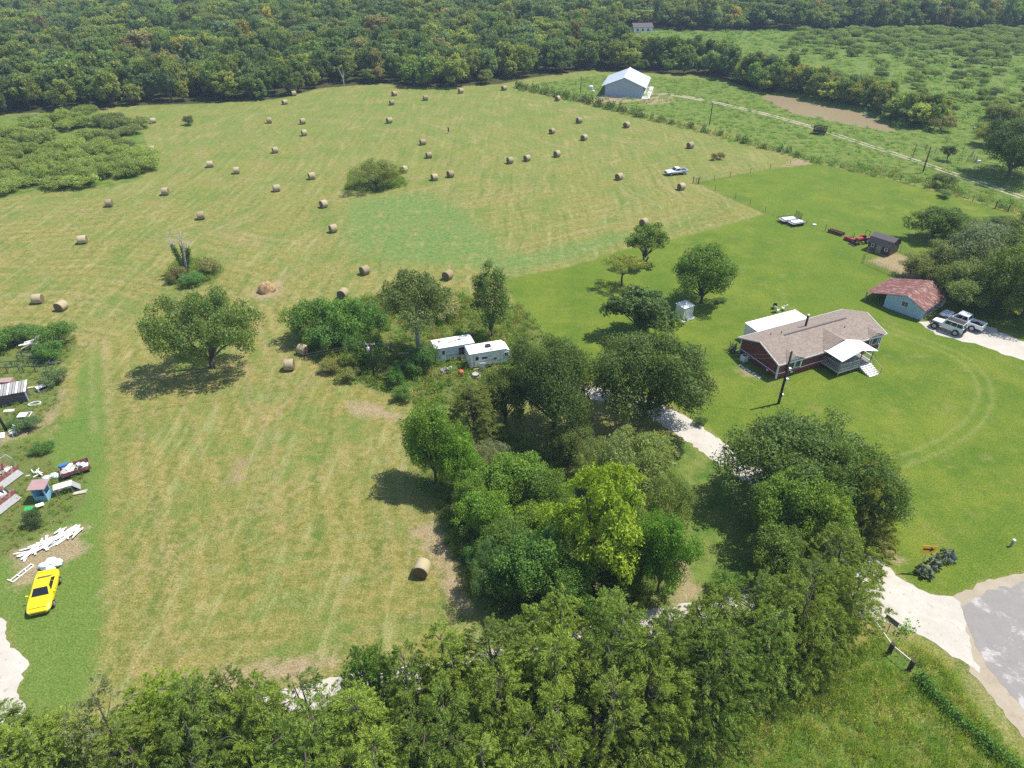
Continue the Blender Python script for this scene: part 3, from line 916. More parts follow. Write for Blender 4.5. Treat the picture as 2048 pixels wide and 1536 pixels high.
VAR = {
    'oak':   [broadleaf(s, 6.0, 8.6, 1.3, 120, 56000, 0.205, csize=0.21, low=0.15) for s in (1, 2, 3)],
    'mid':   [broadleaf(s, 3.8, 6.8, 1.2, 66, 27000, 0.19, csize=0.25, low=0.1) for s in (4, 5, 6)],
    'pecan': [broadleaf(s, 6.6, 8.4, 1.2, 120, 34000, 0.22, csize=0.155, low=0.12, lead=2) for s in (7,)],
    'magnolia': [broadleaf(8, 4.3, 6.8, 1.4, 80, 14000, 0.36, 0.5, csize=0.19, low=0.1)],
    'small': [broadleaf(s, 2.3, 5.0, 1.4, 36, 10000, 0.18, csize=0.26, low=0.25, lead=2) for s in (9, 10)],
    'tall':  [broadleaf(12, 2.2, 8.5, 1.2, 50, 9500, 0.19, csize=0.28, low=0.0, shape=1.0)],
    'umbrella': [broadleaf(13, 2.6, 4.2, 2.2, 40, 8000, 0.16, 0.4, csize=0.24, low=0.6, flat=0.5)],
    'vase': [broadleaf(14, 3.8, 8.0, 3.4, 60, 16000, 0.20, csize=0.22, low=0.25, bark='pale_bark', r0=0.26)],
    'olive': [broadleaf(15, 4.0, 5.6, 1.0, 75, 17000, 0.26, 0.22, csize=0.2, low=0.2, flat=0.7, droop=0.3)],
    'shrub': [broadleaf(s, 2.0, 2.3, 0.12, 34, 9000, 0.15, 0.45, csize=0.27, low=0.45, hollow=0.3, r0=0.05) for s in (16, 17)],
    'feather': [broadleaf(s, 3.3, 3.1, 0.35, 42, 6500, 0.40, 0.24, csize=0.26, low=0.55, flat=0.6, r0=0.07, droop=0.25) for s in (18, 19, 20)],
    'forest': [broadleaf(s, 4.1, hh, 0.9, 46, 5600, 0.52, 0.62, csize=0.25, low=0.1) for s, hh in ((21, 9.0), (22, 10.2), (23, 8.2), (24, 9.6))],
    'forest_pale': [broadleaf(25, 3.8, 8.4, 0.8, 40, 4600, 0.50, 0.5, csize=0.26, low=0.1)],
    'cedar': [cedar(31, 2.9, 7.0, 860, 76, 0.165, 0.034, plume=0.85), cedar(32, 2.9, 6.4, 820, 76, 0.165, 0.034, lead=4, plume=0.85), cedar(33, 2.9, 7.2, 760, 74, 0.165, 0.034, gap=0.3, lead=2, plume=0.85), cedar(35, 2.9, 6.0, 840, 74, 0.165, 0.034, lead=4, power=0.5, plume=0.85)],
    'airy_cedar': [cedar(34, 2.6, 7.6, 360, 50, 0.18, 0.045, gap=0.6, power=0.55, lead=2)],
    'fence_cedar': [cedar(s, 1.25, 2.9, 110, 16, ln=0.26, wd=0.11, low=0.02, power=0.6, lead=2, plume=1.3) for s in (36, 37)],
    'pine': [broadleaf(40, 3.0, 7.6, 0.4, 70, 26000, 0.20, 0.42, csize=0.21, low=0.15, flat=0.9, shape=1.0)],
}
# narrow the yellow-green tree towards its top
def taper(me, H, k):
    n = len(me.vertices)
    co = np.empty(n * 3, np.float32)
    me.vertices.foreach_get('co', co)
    co = co.reshape(-1, 3)
    f = np.clip(1.18 - k * (co[:, 2] / H) ** 1.3, 0.12, 1.2)[:, None]
    co[:, :2] *= f
    me.vertices.foreach_set('co', co.ravel())
taper(VAR['pine'][0][1], 7.6, 0.55)
taper(VAR['tall'][0][1], 8.5, 0.45)

TREES = []
_vi = {}
def tree(kind, base_px, top_py, width_px, tint, label, name='tree', cat='tree', group=None, rz=None, base=None, hs=None):
    vs = VAR[kind]
    i = _vi.get(kind, 0)
    _vi[kind] = i + 1
    tr, cr, Rr, H = vs[i % len(vs)]
    b = base if base is not None else G(*base_px)
    if hs is None:
        w = metres(width_px, b) / 2
        # a crown's far side shows above its top, so take a little off
        h = max(0.6, height_at(b, top_py) - (0.0 if 'cedar' in kind or kind == 'pine' else 0.1 if kind in ('vase', 'tall', 'small', 'umbrella', 'pecan') else 0.2) * w)
    else:
        h, w = hs
    o = thing(name, label, cat, b, rz if rz is not None else random.uniform(0, 6.28), group, (w / Rr, w / Rr, h / H))
    t = link('trunk', tr, o)
    c = link('crown', cr, o)
    c['tint'] = [tint[0] * 1.22, tint[1] * 1.08, tint[2]] if kind in ('mid', 'small') else list(tint)
    TREES.append(o)
    return o

DARK, MIDG, OLIVE, BRIGHT, YELLOW, GREYG, CED, CEDY = (0.060, 0.095, 0.024), (0.075, 0.135, 0.028), (0.125, 0.150, 0.042), (0.085, 0.190, 0.024), \
    (0.215, 0.250, 0.028), (0.105, 0.130, 0.070), (0.086, 0.130, 0.026), (0.130, 0.170, 0.026)
tree('pecan', (426,735), 578, 200, (0.082,0.128,0.036), 'broad leafy pecan tree alone in the mown hay field, shading the grass', 'pecan_tree')
tree('vase', (838,712), 548, 150, (0.075,0.105,0.035), 'tree with a bare pale leaning trunk rising from weeds behind the camper trailers', 'oak_tree')
tree('tall', (982,676), 518, 92, (0.080,0.125,0.035), 'tall thin tree right behind the two white camper trailers', 'poplar_tree')
tree('magnolia', (1280,672), 572, 140, (0.055,0.095,0.030), 'round dark glossy tree on the lawn left of the small white shed', 'oak_tree')
tree('mid', (1402,606), 486, 126, (0.062,0.120,0.024), 'dark green lawn tree behind the small white shed', 'oak_tree')
tree('small', (1289,530), 447, 84, (0.070,0.125,0.030), 'slender open tree on the lawn just below a hay bale', 'oak_tree')
tree('umbrella', (1243,572), 510, 84, (0.150,0.180,0.040), 'small pale yellow-green tree with flat crown on the lawn', 'mesquite_tree')
tree('oak', (1108,858), 678, 182, (0.060,0.095,0.028), 'big dark oak below the camper trailers, left of its twin', 'oak_tree')
tree('oak', (1288,838), 662, 232, (0.064,0.098,0.027), 'big dark oak beside the gravel drive, right of its twin', 'oak_tree')
tree('mid', (1010,845), 745, 110, DARK, 'dark tree squeezed between the pointed cedar and the big oak', 'oak_tree')
tree('cedar', (945,880), 762, 128, (0.100,0.125,0.030), 'pointed olive cedar left of the big dark oaks', 'cedar_tree')
tree('mid', (872,965), 812, 120, (0.070,0.140,0.022), 'leafy tree at the left corner of the thicket beside the mown field', 'hackberry_tree')
tree('mid', (918,985), 862, 95, (0.085,0.175,0.022), 'bright green tree below the pointed olive cedar', 'hackberry_tree')
tree('olive', (985,960), 882, 95, (0.130,0.155,0.085), 'grey-green feathery bush in the middle of the thicket', 'willow_tree')
tree('mid', (1020,1020), 905, 150, (0.075,0.150,0.024), 'rounded green tree in the middle of the thicket', 'hackberry_tree')
tree('mid', (975,1085), 985, 110, (0.080,0.165,0.024), 'green tree at the left edge of the thicket above the near hay bale', 'hackberry_tree')
tree('olive', (1262,1000), 868, 200, (0.125,0.165,0.050), 'pale feathery tree with thin crown above the yellow-green conifer', 'willow_tree')
tree('olive', (1330,1060), 950, 120, (0.115,0.160,0.045), 'pale feathery tree right of the yellow-green conifer', 'willow_tree')
tree('mid', (1075,1100), 1010, 110, (0.095,0.165,0.026), 'yellowish green tree left of the yellow-green conifer', 'hackberry_tree')
tree('pine', (1186,1165), 940, 215, (0.150,0.215,0.018), 'bright yellow-green conifer, the brightest tree of the thicket', 'cypress_tree')
tree('mid', (1060,1195), 1068, 165, (0.055,0.125,0.028), 'dark green tree at the lower left of the thicket', 'hackberry_tree')
tree('olive', (985,1190), 1090, 105, (0.070,0.125,0.045), 'feathery grey-green tree right of the near hay bale', 'willow_tree')
tree('mid', (1315,1185), 1035, 115, (0.065,0.150,0.022), 'leafy green tree at the lower right corner of the thicket', 'hackberry_tree')
tree('mid', (1130,1215), 1120, 120, (0.060,0.130,0.024), 'green tree just behind the cedar row, under the conifer', 'hackberry_tree')
tree('mid', (1245,1200), 1130, 90, (0.062,0.120,0.022), 'small dark tree in the gap behind the cedar row', 'hackberry_tree')
tree('oak', (1572,1000), 836, 262, (0.070,0.112,0.030), 'huge spreading oak over the gravel drive right of centre', 'oak_tree')
tree('oak', (1668,1048), 890, 200, (0.076,0.122,0.030), 'big oak right behind the huge oak, reaching over the lawn', 'oak_tree')
tree('mid', (1560,1080), 940, 150, (0.080,0.150,0.026), 'lighter leafy tree under the left side of the huge oak', 'hackberry_tree')
tree('cedar', (1710,1075), 930, 140, (0.115,0.135,0.022), 'bronze green cedar at the right side of the huge oak', 'cedar_tree')
tree('mid', (1625,1110), 980, 130, (0.095,0.165,0.026), 'yellowish tree in front of the huge oak', 'hackberry_tree')
tree('cedar', (1665,1205), 1062, 165, (0.105,0.145,0.024), 'full cedar at the right end of the row beside the road junction', 'cedar_tree')
tree('mid', (945,1045), 950, 95, (0.078,0.150,0.026), 'green tree on the left flank of the thicket, above the fallen branches', 'hackberry_tree')
tree('mid', (1085,1050), 940, 105, (0.070,0.130,0.026), 'dark green tree in the heart of the thicket left of the conifer', 'hackberry_tree')
tree('mid', (1010,1140), 1040, 110, (0.066,0.125,0.030), 'dark green tree in the lower left part of the thicket', 'hackberry_tree')
tree('mid', (1270,1120), 1020, 110, (0.085,0.150,0.028), 'green tree right behind the yellow-green conifer', 'hackberry_tree')
tree('mid', (1140,920), 850, 90, (0.060,0.095,0.028), 'dark tree in the shade between the two big oaks', 'oak_tree')
tree('olive', (1190,960), 880, 110, (0.120,0.155,0.050), 'pale thin tree at the upper edge of the thicket clearing', 'willow_tree')
tree('mid', (1545,1150), 1060, 120, (0.075,0.130,0.028), 'green tree between the huge oak and the foreground cedars', 'hackberry_tree')
tree('cedar', (1735,1030), 930, 90, (0.100,0.125,0.028), 'thin cedar at the far right side of the huge oak', 'cedar_tree')
# trees of the yard's right side
tree('mid', (1955,592), 515, 110, (0.098,0.135,0.034), 'olive tree in the middle of the oaks behind the barn', 'oak_tree')
tree('mid', (1985,610), 520, 110, (0.090,0.135,0.034), 'green tree right of middle among the oaks behind the barn', 'oak_tree')
tree('mid', (1890,560), 480, 100, (0.095,0.130,0.050), 'grey-green tree left of middle among the oaks behind the barn', 'oak_tree')
tree('oak', (2050,580), 450, 170, (0.080,0.120,0.034), 'green oak at the right edge above the parked vehicles', 'oak_tree')
tree('mid', (1862,478), 405, 105, (0.060,0.110,0.025), 'dark leafy tree right of the brown gambrel shed', 'oak_tree')
tree('mid', (1915,470), 425, 80, (0.075,0.130,0.026), 'low green tree between the dark tree and the grey olives', 'oak_tree')
tree('oak', (1955,560), 440, 175, (0.092,0.125,0.070), 'grey-green spreading tree above the rusty roofed barn', 'olive_tree')
tree('oak', (1932,606), 515, 158, (0.092,0.130,0.034), 'olive leafed oak overhanging the rusty barn roof', 'oak_tree')
tree('oak', (2045,632), 480, 190, (0.086,0.128,0.032), 'olive leafed oak shading the parked white vehicles', 'oak_tree')
tree('mid', (1842,560), 508, 84, (0.088,0.120,0.034), 'olive tree between the dirt pen and the rusty barn', 'oak_tree')
tree('mid', (2060,520), 420, 140, (0.070,0.105,0.036), 'dark tree at the right edge behind the grey-green tree', 'oak_tree')
tree('mid', (1995,470), 428, 75, (0.062,0.100,0.034), 'dark top showing behind the grey-green tree', 'oak_tree')
tree('oak', (2015,352), 225, 150, (0.050,0.085,0.026), 'huge dark tree at the right edge beside the dirt lane', 'oak_tree')
tree('mid', (1972,290), 245, 60, (0.110,0.140,0.030), 'yellowish tree left of the huge dark tree by the lane', 'oak_tree')
tree('mid', (2000,250), 200, 80, (0.085,0.120,0.028), 'green tree above the huge dark tree by the lane', 'oak_tree')
tree('shrub', (1887,376), 344, 52, (0.085,0.125,0.045), 'rounded bush beside the dirt lane near the right utility pole', 'bush', 'bush')
tree('olive', (752,376), 0, 0, (0.115,0.145,0.042), 'large rounded bush standing alone in the hay field', 'bush', 'bush', hs=(6.4, 6.2))
tree('shrub', (378,250), 230, 26, (0.075,0.095,0.045), 'tiny dark bush on a weedy spot in the far hay field', 'bush', 'bush')
tree('small', (1893,322), 290, 30, (0.060,0.100,0.030), 'small young tree left of the huge dark tree', 'oak_tree')

# shrubs and weeds as plants of their own
SH = [((625,672),598,105,(0.055,0.105,0.024),'dense dark weed thicket at the left end of the trailer weeds'), ((692,676),592,115,(0.060,0.120,0.026),'dense leafy thicket top left of the grey utility pole'),
      ((738,668),606,85,(0.052,0.110,0.026),'dark leafy shrub right of the thicket'), ((662,702),640,95,(0.055,0.112,0.030),'leafy shrub right beside two round bales'),
      ((728,735),670,80,(0.050,0.095,0.024),'dark shrub just left of the grey utility pole'), ((850,740),690,70,(0.048,0.098,0.028),'dark shrub left of the old camper trailer'),
      ((893,632),598,90,(0.110,0.125,0.050),'greyish shrub behind the leaning tree'), ((820,750),715,50,(0.055,0.105,0.030),'small shrub between pole and old trailer'),
      ((790,770),735,44,(0.06,0.12,0.03),'small green shrub below the grey utility pole'), ((805,800),772,46,(0.07,0.125,0.03),'weedy shrub at the lower edge of the trailer weeds'),
      ((120,690),645,76,(0.055,0.105,0.026),'tall weeds right of the lumber heap'), ((105,715),680,70,(0.052,0.108,0.026),'tall weeds in front of the lumber heap'),
      ((30,690),652,85,(0.050,0.100,0.026),'tall weeds left of the lumber heap'), ((70,672),650,60,(0.060,0.112,0.028),'tall weeds behind the lumber heap'),
      ((385,572),545,48,(0.055,0.120,0.040),'green clump at the foot of the dead tree'), ((355,562),530,40,(0.115,0.115,0.055),'brownish clump left of the dead tree'),
      ((418,545),518,50,(0.115,0.120,0.055),'dry brush right of the dead tree'), ((70,1050),1022,44,(0.040,0.070,0.030),'dark shrub between the green lid and the white boards'),
      ((85,905),888,50,(0.045,0.095,0.022),'low dark shrub above the junk wagon'), ((30,850),838,30,(0.05,0.1,0.03),'low weeds by the left utility pole'),
      ((60,858),835,52,(0.060,0.100,0.045),'greyish weeds right of the white chair'), ((110,765),735,60,(0.080,0.115,0.055),'grey-green weeds beside the white box'),
      ((1130,1000),975,60,(0.085,0.150,0.030),'low bush in the clearing of the thicket'), ((950,1130),1090,60,(0.05,0.11,0.028),'low bush at the left foot of the thicket'),
      ((1350,905),885,45,(0.03,0.05,0.02),'dark agave-like bush beside the gravel drive'), ((1340,1120),1080,60,(0.07,0.15,0.025),'low bush at the right foot of the thicket'),
      ((1440,318),304,20,(0.12,0.11,0.06),'dry twiggy shrub alone near the old pickup'), ((1428,320),306,16,(0.12,0.10,0.06),'smaller dry twiggy shrub near the old pickup'),
      ((1200,1230),1200,70,(0.06,0.12,0.024),'bush filling the gap behind the cedar row'), ((1400,850),835,30,(0.05,0.09,0.02),'small bush by the drive under the oak'),
      ((1890,395),378,34,(0.08,0.12,0.04),'low brush along the fence by the lane'), ((1452,1180),1150,70,(0.07,0.13,0.025),'bush left of the full cedar by the junction'),
      ((1440,604),594,30,(0.05,0.09,0.02),'low hedge beside the lawn tree'), ((700,760),735,50,(0.11,0.13,0.045),'yellowish weeds at the left end below the pole'),
      ((660,745),720,44,(0.12,0.125,0.05),'dry weeds below two round bales')]
for (bp_, tp_, w_, tn_, lb_) in SH:
    tree('shrub', bp_, tp_, w_, tuple(1.25 * v for v in tn_), lb_, 'shrub', 'shrub', 'shrubs and weed clumps')

# the cedar row along the gravel road, nearest the camera
ROWC = [(40,1540,1445,190),(150,1565,1450,170),(250,1530,1372,120),(330,1580,1430,170),(372,1500,1365,150),(455,1525,1372,165),(545,1565,1400,170),(520,1475,1340,120),(640,1490,1335,120),
        (640,1600,1430,190),(735,1560,1395,175),(752,1440,1292,120),(830,1490,1335,150),(880,1590,1420,190),(905,1430,1275,150),(980,1510,1340,180),(1000,1395,1240,160),(1080,1580,1415,190),
        (1090,1460,1285,180),(1105,1365,1215,150),(1190,1520,1350,190),(1205,1420,1245,180),(1215,1335,1195,140),(1295,1470,1300,180),(1310,1385,1225,160),(1390,1430,1270,170),(1405,1345,1200,150),
        (1480,1380,1225,165),(1500,1300,1150,150),(1575,1335,1175,165),(1590,1255,1130,130),(1650,1290,1150,140),(20,1620,1490,210),(430,1620,1480,200),(760,1650,1500,190),(1000,1640,1495,200)]
ORD = ['leftmost', 'second from the left', 'third from the left', 'fourth from the left', 'fifth from the left', 'sixth from the left', 'seventh from the left', 'eighth from the left', 'ninth from the left', 'tenth from the left', 'eleventh from the left', 'twelfth from the left', 'thirteenth from the left', 'fourteenth from the left', 'fifteenth from the left', 'sixteenth from the left', 'seventeenth from the left', 'eighteenth from the left', 'nineteenth from the left', 'twentieth from the left', 'rightmost but one', 'rightmost']
def row_of(x, y):
    lim = np.interp(x, [0, 700, 1000, 1300, 1700], [1530, 1500, 1440, 1380, 1290])
    return 'back' if y < lim - 20 else 'front' if y > lim + 75 else 'middle'
for i, (x, y, t, w) in enumerate(ROWC):
    tn = np.array(CED) * (0.9 + 0.38 * rng.random()) + (np.array((0.022, 0.020, 0.0)) if rng.random() < 0.3 else 0)
    kind = 'cedar'
    rw = row_of(x, y)
    k = sorted(q[0] for q in ROWC if row_of(q[0], q[1]) == rw).index(x)
    lb = f'cedar, {ORD[k]} in the {rw} line of the row nearest the camera'
    if x == 250:
        kind, tn, lb = 'airy_cedar', np.array((0.120, 0.140, 0.070)), 'thin greyish cedar with bare trunk at the left of the foreground row'
    if x == 640 and y < 1500:
        kind, tn, lb = 'airy_cedar', np.array((0.085, 0.125, 0.035)), 'thin cedar rising in the left middle of the foreground row'
    if x == 372:
        tn, lb = np.array((0.125, 0.185, 0.020)), 'bright green cedar next to the thin greyish one in the foreground row'
    if x == 752:
        tn, lb = np.array((0.065, 0.125, 0.020)), 'narrow dark green cedar top of the foreground row beside the field'
    tree(kind, (x, y), t - 12, w * 1.18, tuple(tn), lb, 'cedar_tree', 'tree', 'cedars of the foreground row')
# young cedars along the far field fence
FR = smooth_line(W([(1035,176),(1100,190),(1160,203),(1230,220),(1300,238),(1360,252),(1440,272),(1510,292),(1560,303),(1620,320)]), 1.0)
s_ = 0.0
seg = np.concatenate([[0], np.cumsum(np.linalg.norm(np.diff(FR, axis=0), axis=1))])
while s_ < seg[-1]:
    x, y = np.interp(s_, seg, FR[:, 0]), np.interp(s_, seg, FR[:, 1])
    q = s_ / seg[-1]
    big = 1.0 if q < 0.5 else 0.75
    tree('fence_cedar', None, 0, 0, (0.055 * rng.uniform(0.8, 1.5), 0.088 * rng.uniform(0.8, 1.4), 0.026), 'young dark cedar in the fence row between hay field and green pasture', 'cedar_tree', 'tree',
         'young cedars along the field fence', base=Vector((x + rng.normal(0, 0.4), y + rng.normal(0, 0.4), 0)), hs=(rng.uniform(1.9, 3.4) * big, rng.uniform(0.9, 1.6) * big))
    s_ += rng.uniform(1.9, 3.2) if q < 0.5 else rng.uniform(3.0, 7.0)

# ---------------------------------------------------------------- woods
def grid_points(poly, step, jit=0.38, ymax=None):
    lo, hi = poly.min(0), poly.max(0)
    ax = np.arange(lo[0], hi[0], step)
    ay = np.arange(lo[1], hi[1] if ymax is None else min(hi[1], ymax), step)
    q = np.stack(np.meshgrid(ax, ay), -1).reshape(-1, 2)
    q = q + rng.uniform(-jit, jit, q.shape) * step
    q = q[sdf(q, poly) > 0.5]
    zc = q[:, 1] * CT + CAM_H * ST
    sx = 1024 + F_PX * q[:, 0] / zc
    return q[(sx > -120) & (sx < 2170)]
fp = grid_points(FOREST, 6.9, ymax=690)
# clearings inside the woods
for cx, cy, rr in ((355, 30, 16), (355, 6, 20), (8, 30, 10), (330, 18, 10), (140, 36, 7), (1288, 62, 14), (880, 2, 12), (1040, 2, 18)):
    c = G(cx, cy)
    fp = fp[np.hypot(fp[:, 0] - c.x, (fp[:, 1] - c.y) * 0.7) > rr]
def forest_tint(n):
    base = np.array([(0.056,0.090,0.030),(0.072,0.115,0.030),(0.095,0.128,0.034),(0.112,0.140,0.034),(0.074,0.115,0.050),(0.125,0.118,0.052),(0.190,0.180,0.034)])
    k = rng.choice(7, n, p=[0.24, 0.26, 0.19, 0.15, 0.12, 0.032, 0.008])
    return base[k] * rng.uniform(0.85, 1.45, (n, 1))
py_of = 768 + F_PX * (-fp[:, 1] * ST + CAM_H * CT) / (fp[:, 1] * CT + CAM_H * ST)
edge_d = sdf(fp, FOREST)
order = np.argsort(edge_d * 1.0 + np.maximum(0, (150 - py_of)) * 0.4)
solo, rest = order[:210], order[210:]
ft = forest_tint(len(fp))
FG = [o for o in VAR['forest']] + VAR['forest_pale']
for j, i in enumerate(solo):
    kind = 'forest' if rng.random() < 0.85 else 'forest_pale'
    x, y = fp[i]
    zc = proj(x, y)[0]
    front = edge_d[i] < 7
    small = front and rng.random() < 0.3
    h = rng.uniform(4.5, 6.5) if small else rng.uniform(8.0, 12.5)
    tn = tuple(ft[i])
    if tn[0] > 0.165:
        tn = (tn[0] * 0.8, tn[1] * 0.95, tn[2])
        lb = 'yellowing tree at the front edge of the woods'
    elif kind == 'forest_pale':
        lb = 'pale slender tree at the front edge of the woods'
    elif small:
        lb = 'low bushy tree at the front edge of the woods'
    else:
        lb = 'tall green tree at the front edge of the woods'
    tree(kind, None, 0, 0, tn, lb, 'woodland_tree', 'tree', 'trees at the edge of the woods', base=Vector((x, y, 0)), hs=(h, rng.uniform(2.4, 3.4) if small else rng.uniform(3.6, 5.4)))

def scatter(name, pts, scl, var, tints, sources, label=None):
    """one mass of plants: points that carry copies of the source plants"""
    n = len(pts)
    me = bpy.data.meshes.new(name)
    me.vertices.add(n)
    me.vertices.foreach_set('co', np.asarray(pts, np.float32).ravel())
    me.update()
    rot = np.zeros((n, 3))
    rot[:, 2] = rng.uniform(0, 6.28, n)
    set_attr(me, 'rot', rot, 'POINT', 'FLOAT_VECTOR')
    set_attr(me, 'scl', scl, 'POINT', 'FLOAT_VECTOR')
    set_attr(me, 'tint', tints, 'POINT', 'FLOAT_VECTOR')
    set_attr(me, 'pick', var, 'POINT', 'INT')
    o = struct(link(name, me), 'stuff')
    if label:
        o['label'] = label
    ng = bpy.data.node_groups.new(name, 'GeometryNodeTree')
    ng.interface.new_socket('Geometry', in_out='INPUT', socket_type='NodeSocketGeometry')
    ng.interface.new_socket('Geometry', in_out='OUTPUT', socket_type='NodeSocketGeometry')
    gi, go = ng.nodes.new('NodeGroupInput'), ng.nodes.new('NodeGroupOutput')
    ip = ng.nodes.new('GeometryNodeInstanceOnPoints')
    jn = ng.nodes.new('GeometryNodeJoinGeometry')
    for s in sources:
        oi = ng.nodes.new('GeometryNodeObjectInfo')
        oi.inputs['Object'].default_value = s
        oi.inputs['As Instance'].default_value = True
        ng.links.new(oi.outputs['Geometry'], jn.inputs[0])
    def na(nm, typ):
        k = ng.nodes.new('GeometryNodeInputNamedAttribute')
        k.data_type = typ
        k.inputs['Name'].default_value = nm
        return k.outputs['Attribute']
    er = ng.nodes.new('FunctionNodeEulerToRotation')
    ng.links.new(na('rot', 'FLOAT_VECTOR'), er.inputs[0])
    ng.links.new(gi.outputs[0], ip.inputs['Points'])
    ng.links.new(jn.outputs[0], ip.inputs['Instance'])
    ip.inputs['Pick Instance'].default_value = True
    ng.links.new(na('pick', 'INT'), ip.inputs['Instance Index'])
    ng.links.new(er.outputs[0], ip.inputs['Rotation'])
    ng.links.new(na('scl', 'FLOAT_VECTOR'), ip.inputs['Scale'])
    ng.links.new(ip.outputs[0], go.inputs[0])
    md = o.modifiers.new('plants', 'NODES')
    md.node_group = ng
    return o
def crown_of(kind):
    out = []
    for tr, cr, a, b in VAR[kind]:
        for o in bpy.data.objects:
            if o.data == cr:
                out.append(o)
                break
    return out
srcs = crown_of('forest') + crown_of('forest_pale')
nr_ = len(rest)
w_ = np.where(rng.random(nr_) < 0.22, rng.uniform(1.6, 2.1, nr_), rng.uniform(0.8, 1.45, nr_))
scatter('distant_forest', np.column_stack([fp[rest], np.zeros(nr_)]), np.stack([w_, w_, rng.uniform(0.65, 1.45, nr_)], 1), rng.integers(0, len(srcs), nr_), ft[rest], srcs,
        'green woods filling the distance behind the hay field')

# trees on the far bank of the pond
pb = smooth_line(W([(1470,168),(1520,184),(1570,184),(1640,203),(1700,213),(1750,226),(1790,244),(1830,258),(1865,262)]), 1.0)
for k in range(105):
    i = rng.integers(0, len(pb))
    off = 1.5 + abs(rng.normal(0, 7))
    x, y = pb[i][0] + off * 0.55, pb[i][1] + off * 0.83
    y_ = rng.random()
    tn = forest_tint(1)[0] * 1.2 if y_ < 0.7 else np.array((0.150, 0.170, 0.038)) * rng.uniform(0.8, 1.2)
    lb = 'green tree on the far bank of the brown pond' if y_ < 0.7 else 'yellow-green tree on the far bank of the brown pond'
    tree('forest' if y_ < 0.6 else 'forest_pale', None, 0, 0, tuple(tn), lb, 'woodland_tree', 'tree', 'trees along the pond', base=Vector((x, y, 0)), hs=(rng.uniform(4.5, 9.0), rng.uniform(2.2, 4.0)))
tree('feather', (1880,262), 225, 52, (0.130,0.140,0.060), 'pale bushy tree at the right end of the brown pond', 'willow_tree')

# feathery brush at the left of the field
BR = W([(-60,262),(60,245),(170,232),(280,248),(292,270),(240,280),(300,318),(300,345),(215,362),(190,378),(90,376),(-60,400)])
bq = grid_points(BR, 4.6, 0.42)
for x, y in bq:
    px_, py_, _ = proj(x, y)
    if py_ < 300 and rng.random() < 0.35 and px_ < 250:
        continue
    tn = np.array((0.140, 0.185, 0.050)) * rng.uniform(0.85, 1.15)
    if px_ > 200 and py_ < 300:
        tn = np.array((0.105, 0.135, 0.045)) * rng.uniform(0.8, 1.2)
    tree('feather', None, 0, 0, tuple(tn), 'feathery light green shrub in the brush patch left of the hay field', 'mesquite_shrub', 'shrub', 'brush at the left of the field',
         base=Vector((x, y, 0)), hs=(rng.uniform(2.0, 4.2), rng.uniform(2.8, 4.6)))
# scrub beyond the pond
SC = W([(1600,66),(2200,62),(2200,262),(1960,262),(1900,240),(1830,215),(1720,185),(1620,150),(1560,100)])
sq = grid_points(SC, 5.2, 0.45)
pj = np.array([proj(x, y)[:2] for x, y in sq])
dens = np.clip((150 - pj[:, 1]) / 70, 0.30, 0.98) * np.where((pj[:, 0] < 1760) & (pj[:, 1] > 75), 0.35, 1.0)
sq, pj = sq[rng.random(len(sq)) < dens], pj[:0]
pj = np.array([proj(x, y)[1] for x, y in sq])
near = np.argsort(-pj)[:130]
far = np.argsort(-pj)[130:]
for i in near:
    dk = rng.random()
    tn = np.array((0.115, 0.165, 0.045)) * rng.uniform(0.8, 1.25) if dk < 0.8 else np.array((0.060, 0.090, 0.034))
    lb = 'light green scrub bush in the pasture beyond the pond' if dk < 0.8 else 'dark scrub bush in the pasture beyond the pond'
    tree('feather', None, 0, 0, tuple(tn), lb, 'scrub_bush', 'shrub', 'scrub beyond the pond', base=Vector((sq[i][0], sq[i][1], 0)), hs=(rng.uniform(1.6, 3.4), rng.uniform(1.6, 3.4)))
srcf = crown_of('feather')
k = len(far)
w_ = rng.uniform(0.6, 1.3, k)
scatter('distant_scrub', np.column_stack([sq[far], np.zeros(k)]), np.stack([w_, w_, w_ * rng.uniform(0.8, 1.2, k)], 1), rng.integers(0, len(srcf), k),
        np.array((0.115, 0.165, 0.048)) * rng.uniform(0.8, 1.2, (k, 1)), srcf, 'green scrub thickets far behind the pond')

# ---------------------------------------------------------------- weeds and tall grass
WM = [weed_mesh(s, 90, 0.5, 0.9, 0.20, 0.09) for s in (51, 52)]
GM = [weed_mesh(s, 46, 0.35, 0.62, 0.42, 0.035, 'grass_blade', 3.0, 18) for s in (53, 54)]
def lone(name, me, px, tint, label, cat, s=1.0):
    o = link(name, me)
    o.location = G(*px)
    o.scale = (s, s, s)
    o['tint'] = list(tint)
    o['kind'] = 'stuff'
    return tag(o, label, cat)
wsrc = [lone('weed_plant', WM[0], (1815,1262), (0.09, 0.2, 0.03), 'bright leafy weed beside the board sign', 'weed', 1.3), lone('weed_plant', WM[1], (1800,1268), (0.08, 0.18, 0.03), 'leafy weed at the foot of the board sign', 'weed', 1.2)]
gsrc = [lone('grass_tuft', GM[0], (1752,1262), (0.16, 0.22, 0.05), 'tall grass tuft by the end of the gate pole', 'grass', 1.1), lone('grass_tuft', GM[1], (1768,1300), (0.16, 0.2, 0.05), 'tall grass tuft between gate pole posts', 'grass', 1.1)]
def fill(polys, per_m2, cap):
    out = []
    for pl in polys:
        lo, hi = pl.min(0), pl.max(0)
        n = int(min(cap, np.prod(hi - lo) * per_m2))
        q = rng.uniform(lo, hi, (n, 2))
        q = q[sdf(q, pl) > 0.1]
        zc = q[:, 1] * CT + CAM_H * ST
        sx = 1024 + F_PX * q[:, 0] / zc
        sy = 768 + F_PX * (-q[:, 1] * ST + CAM_H * CT) / zc
        out.append(q[(sx > -100) & (sx < 2150) & (sy < 1640)])
    return np.vstack(out)
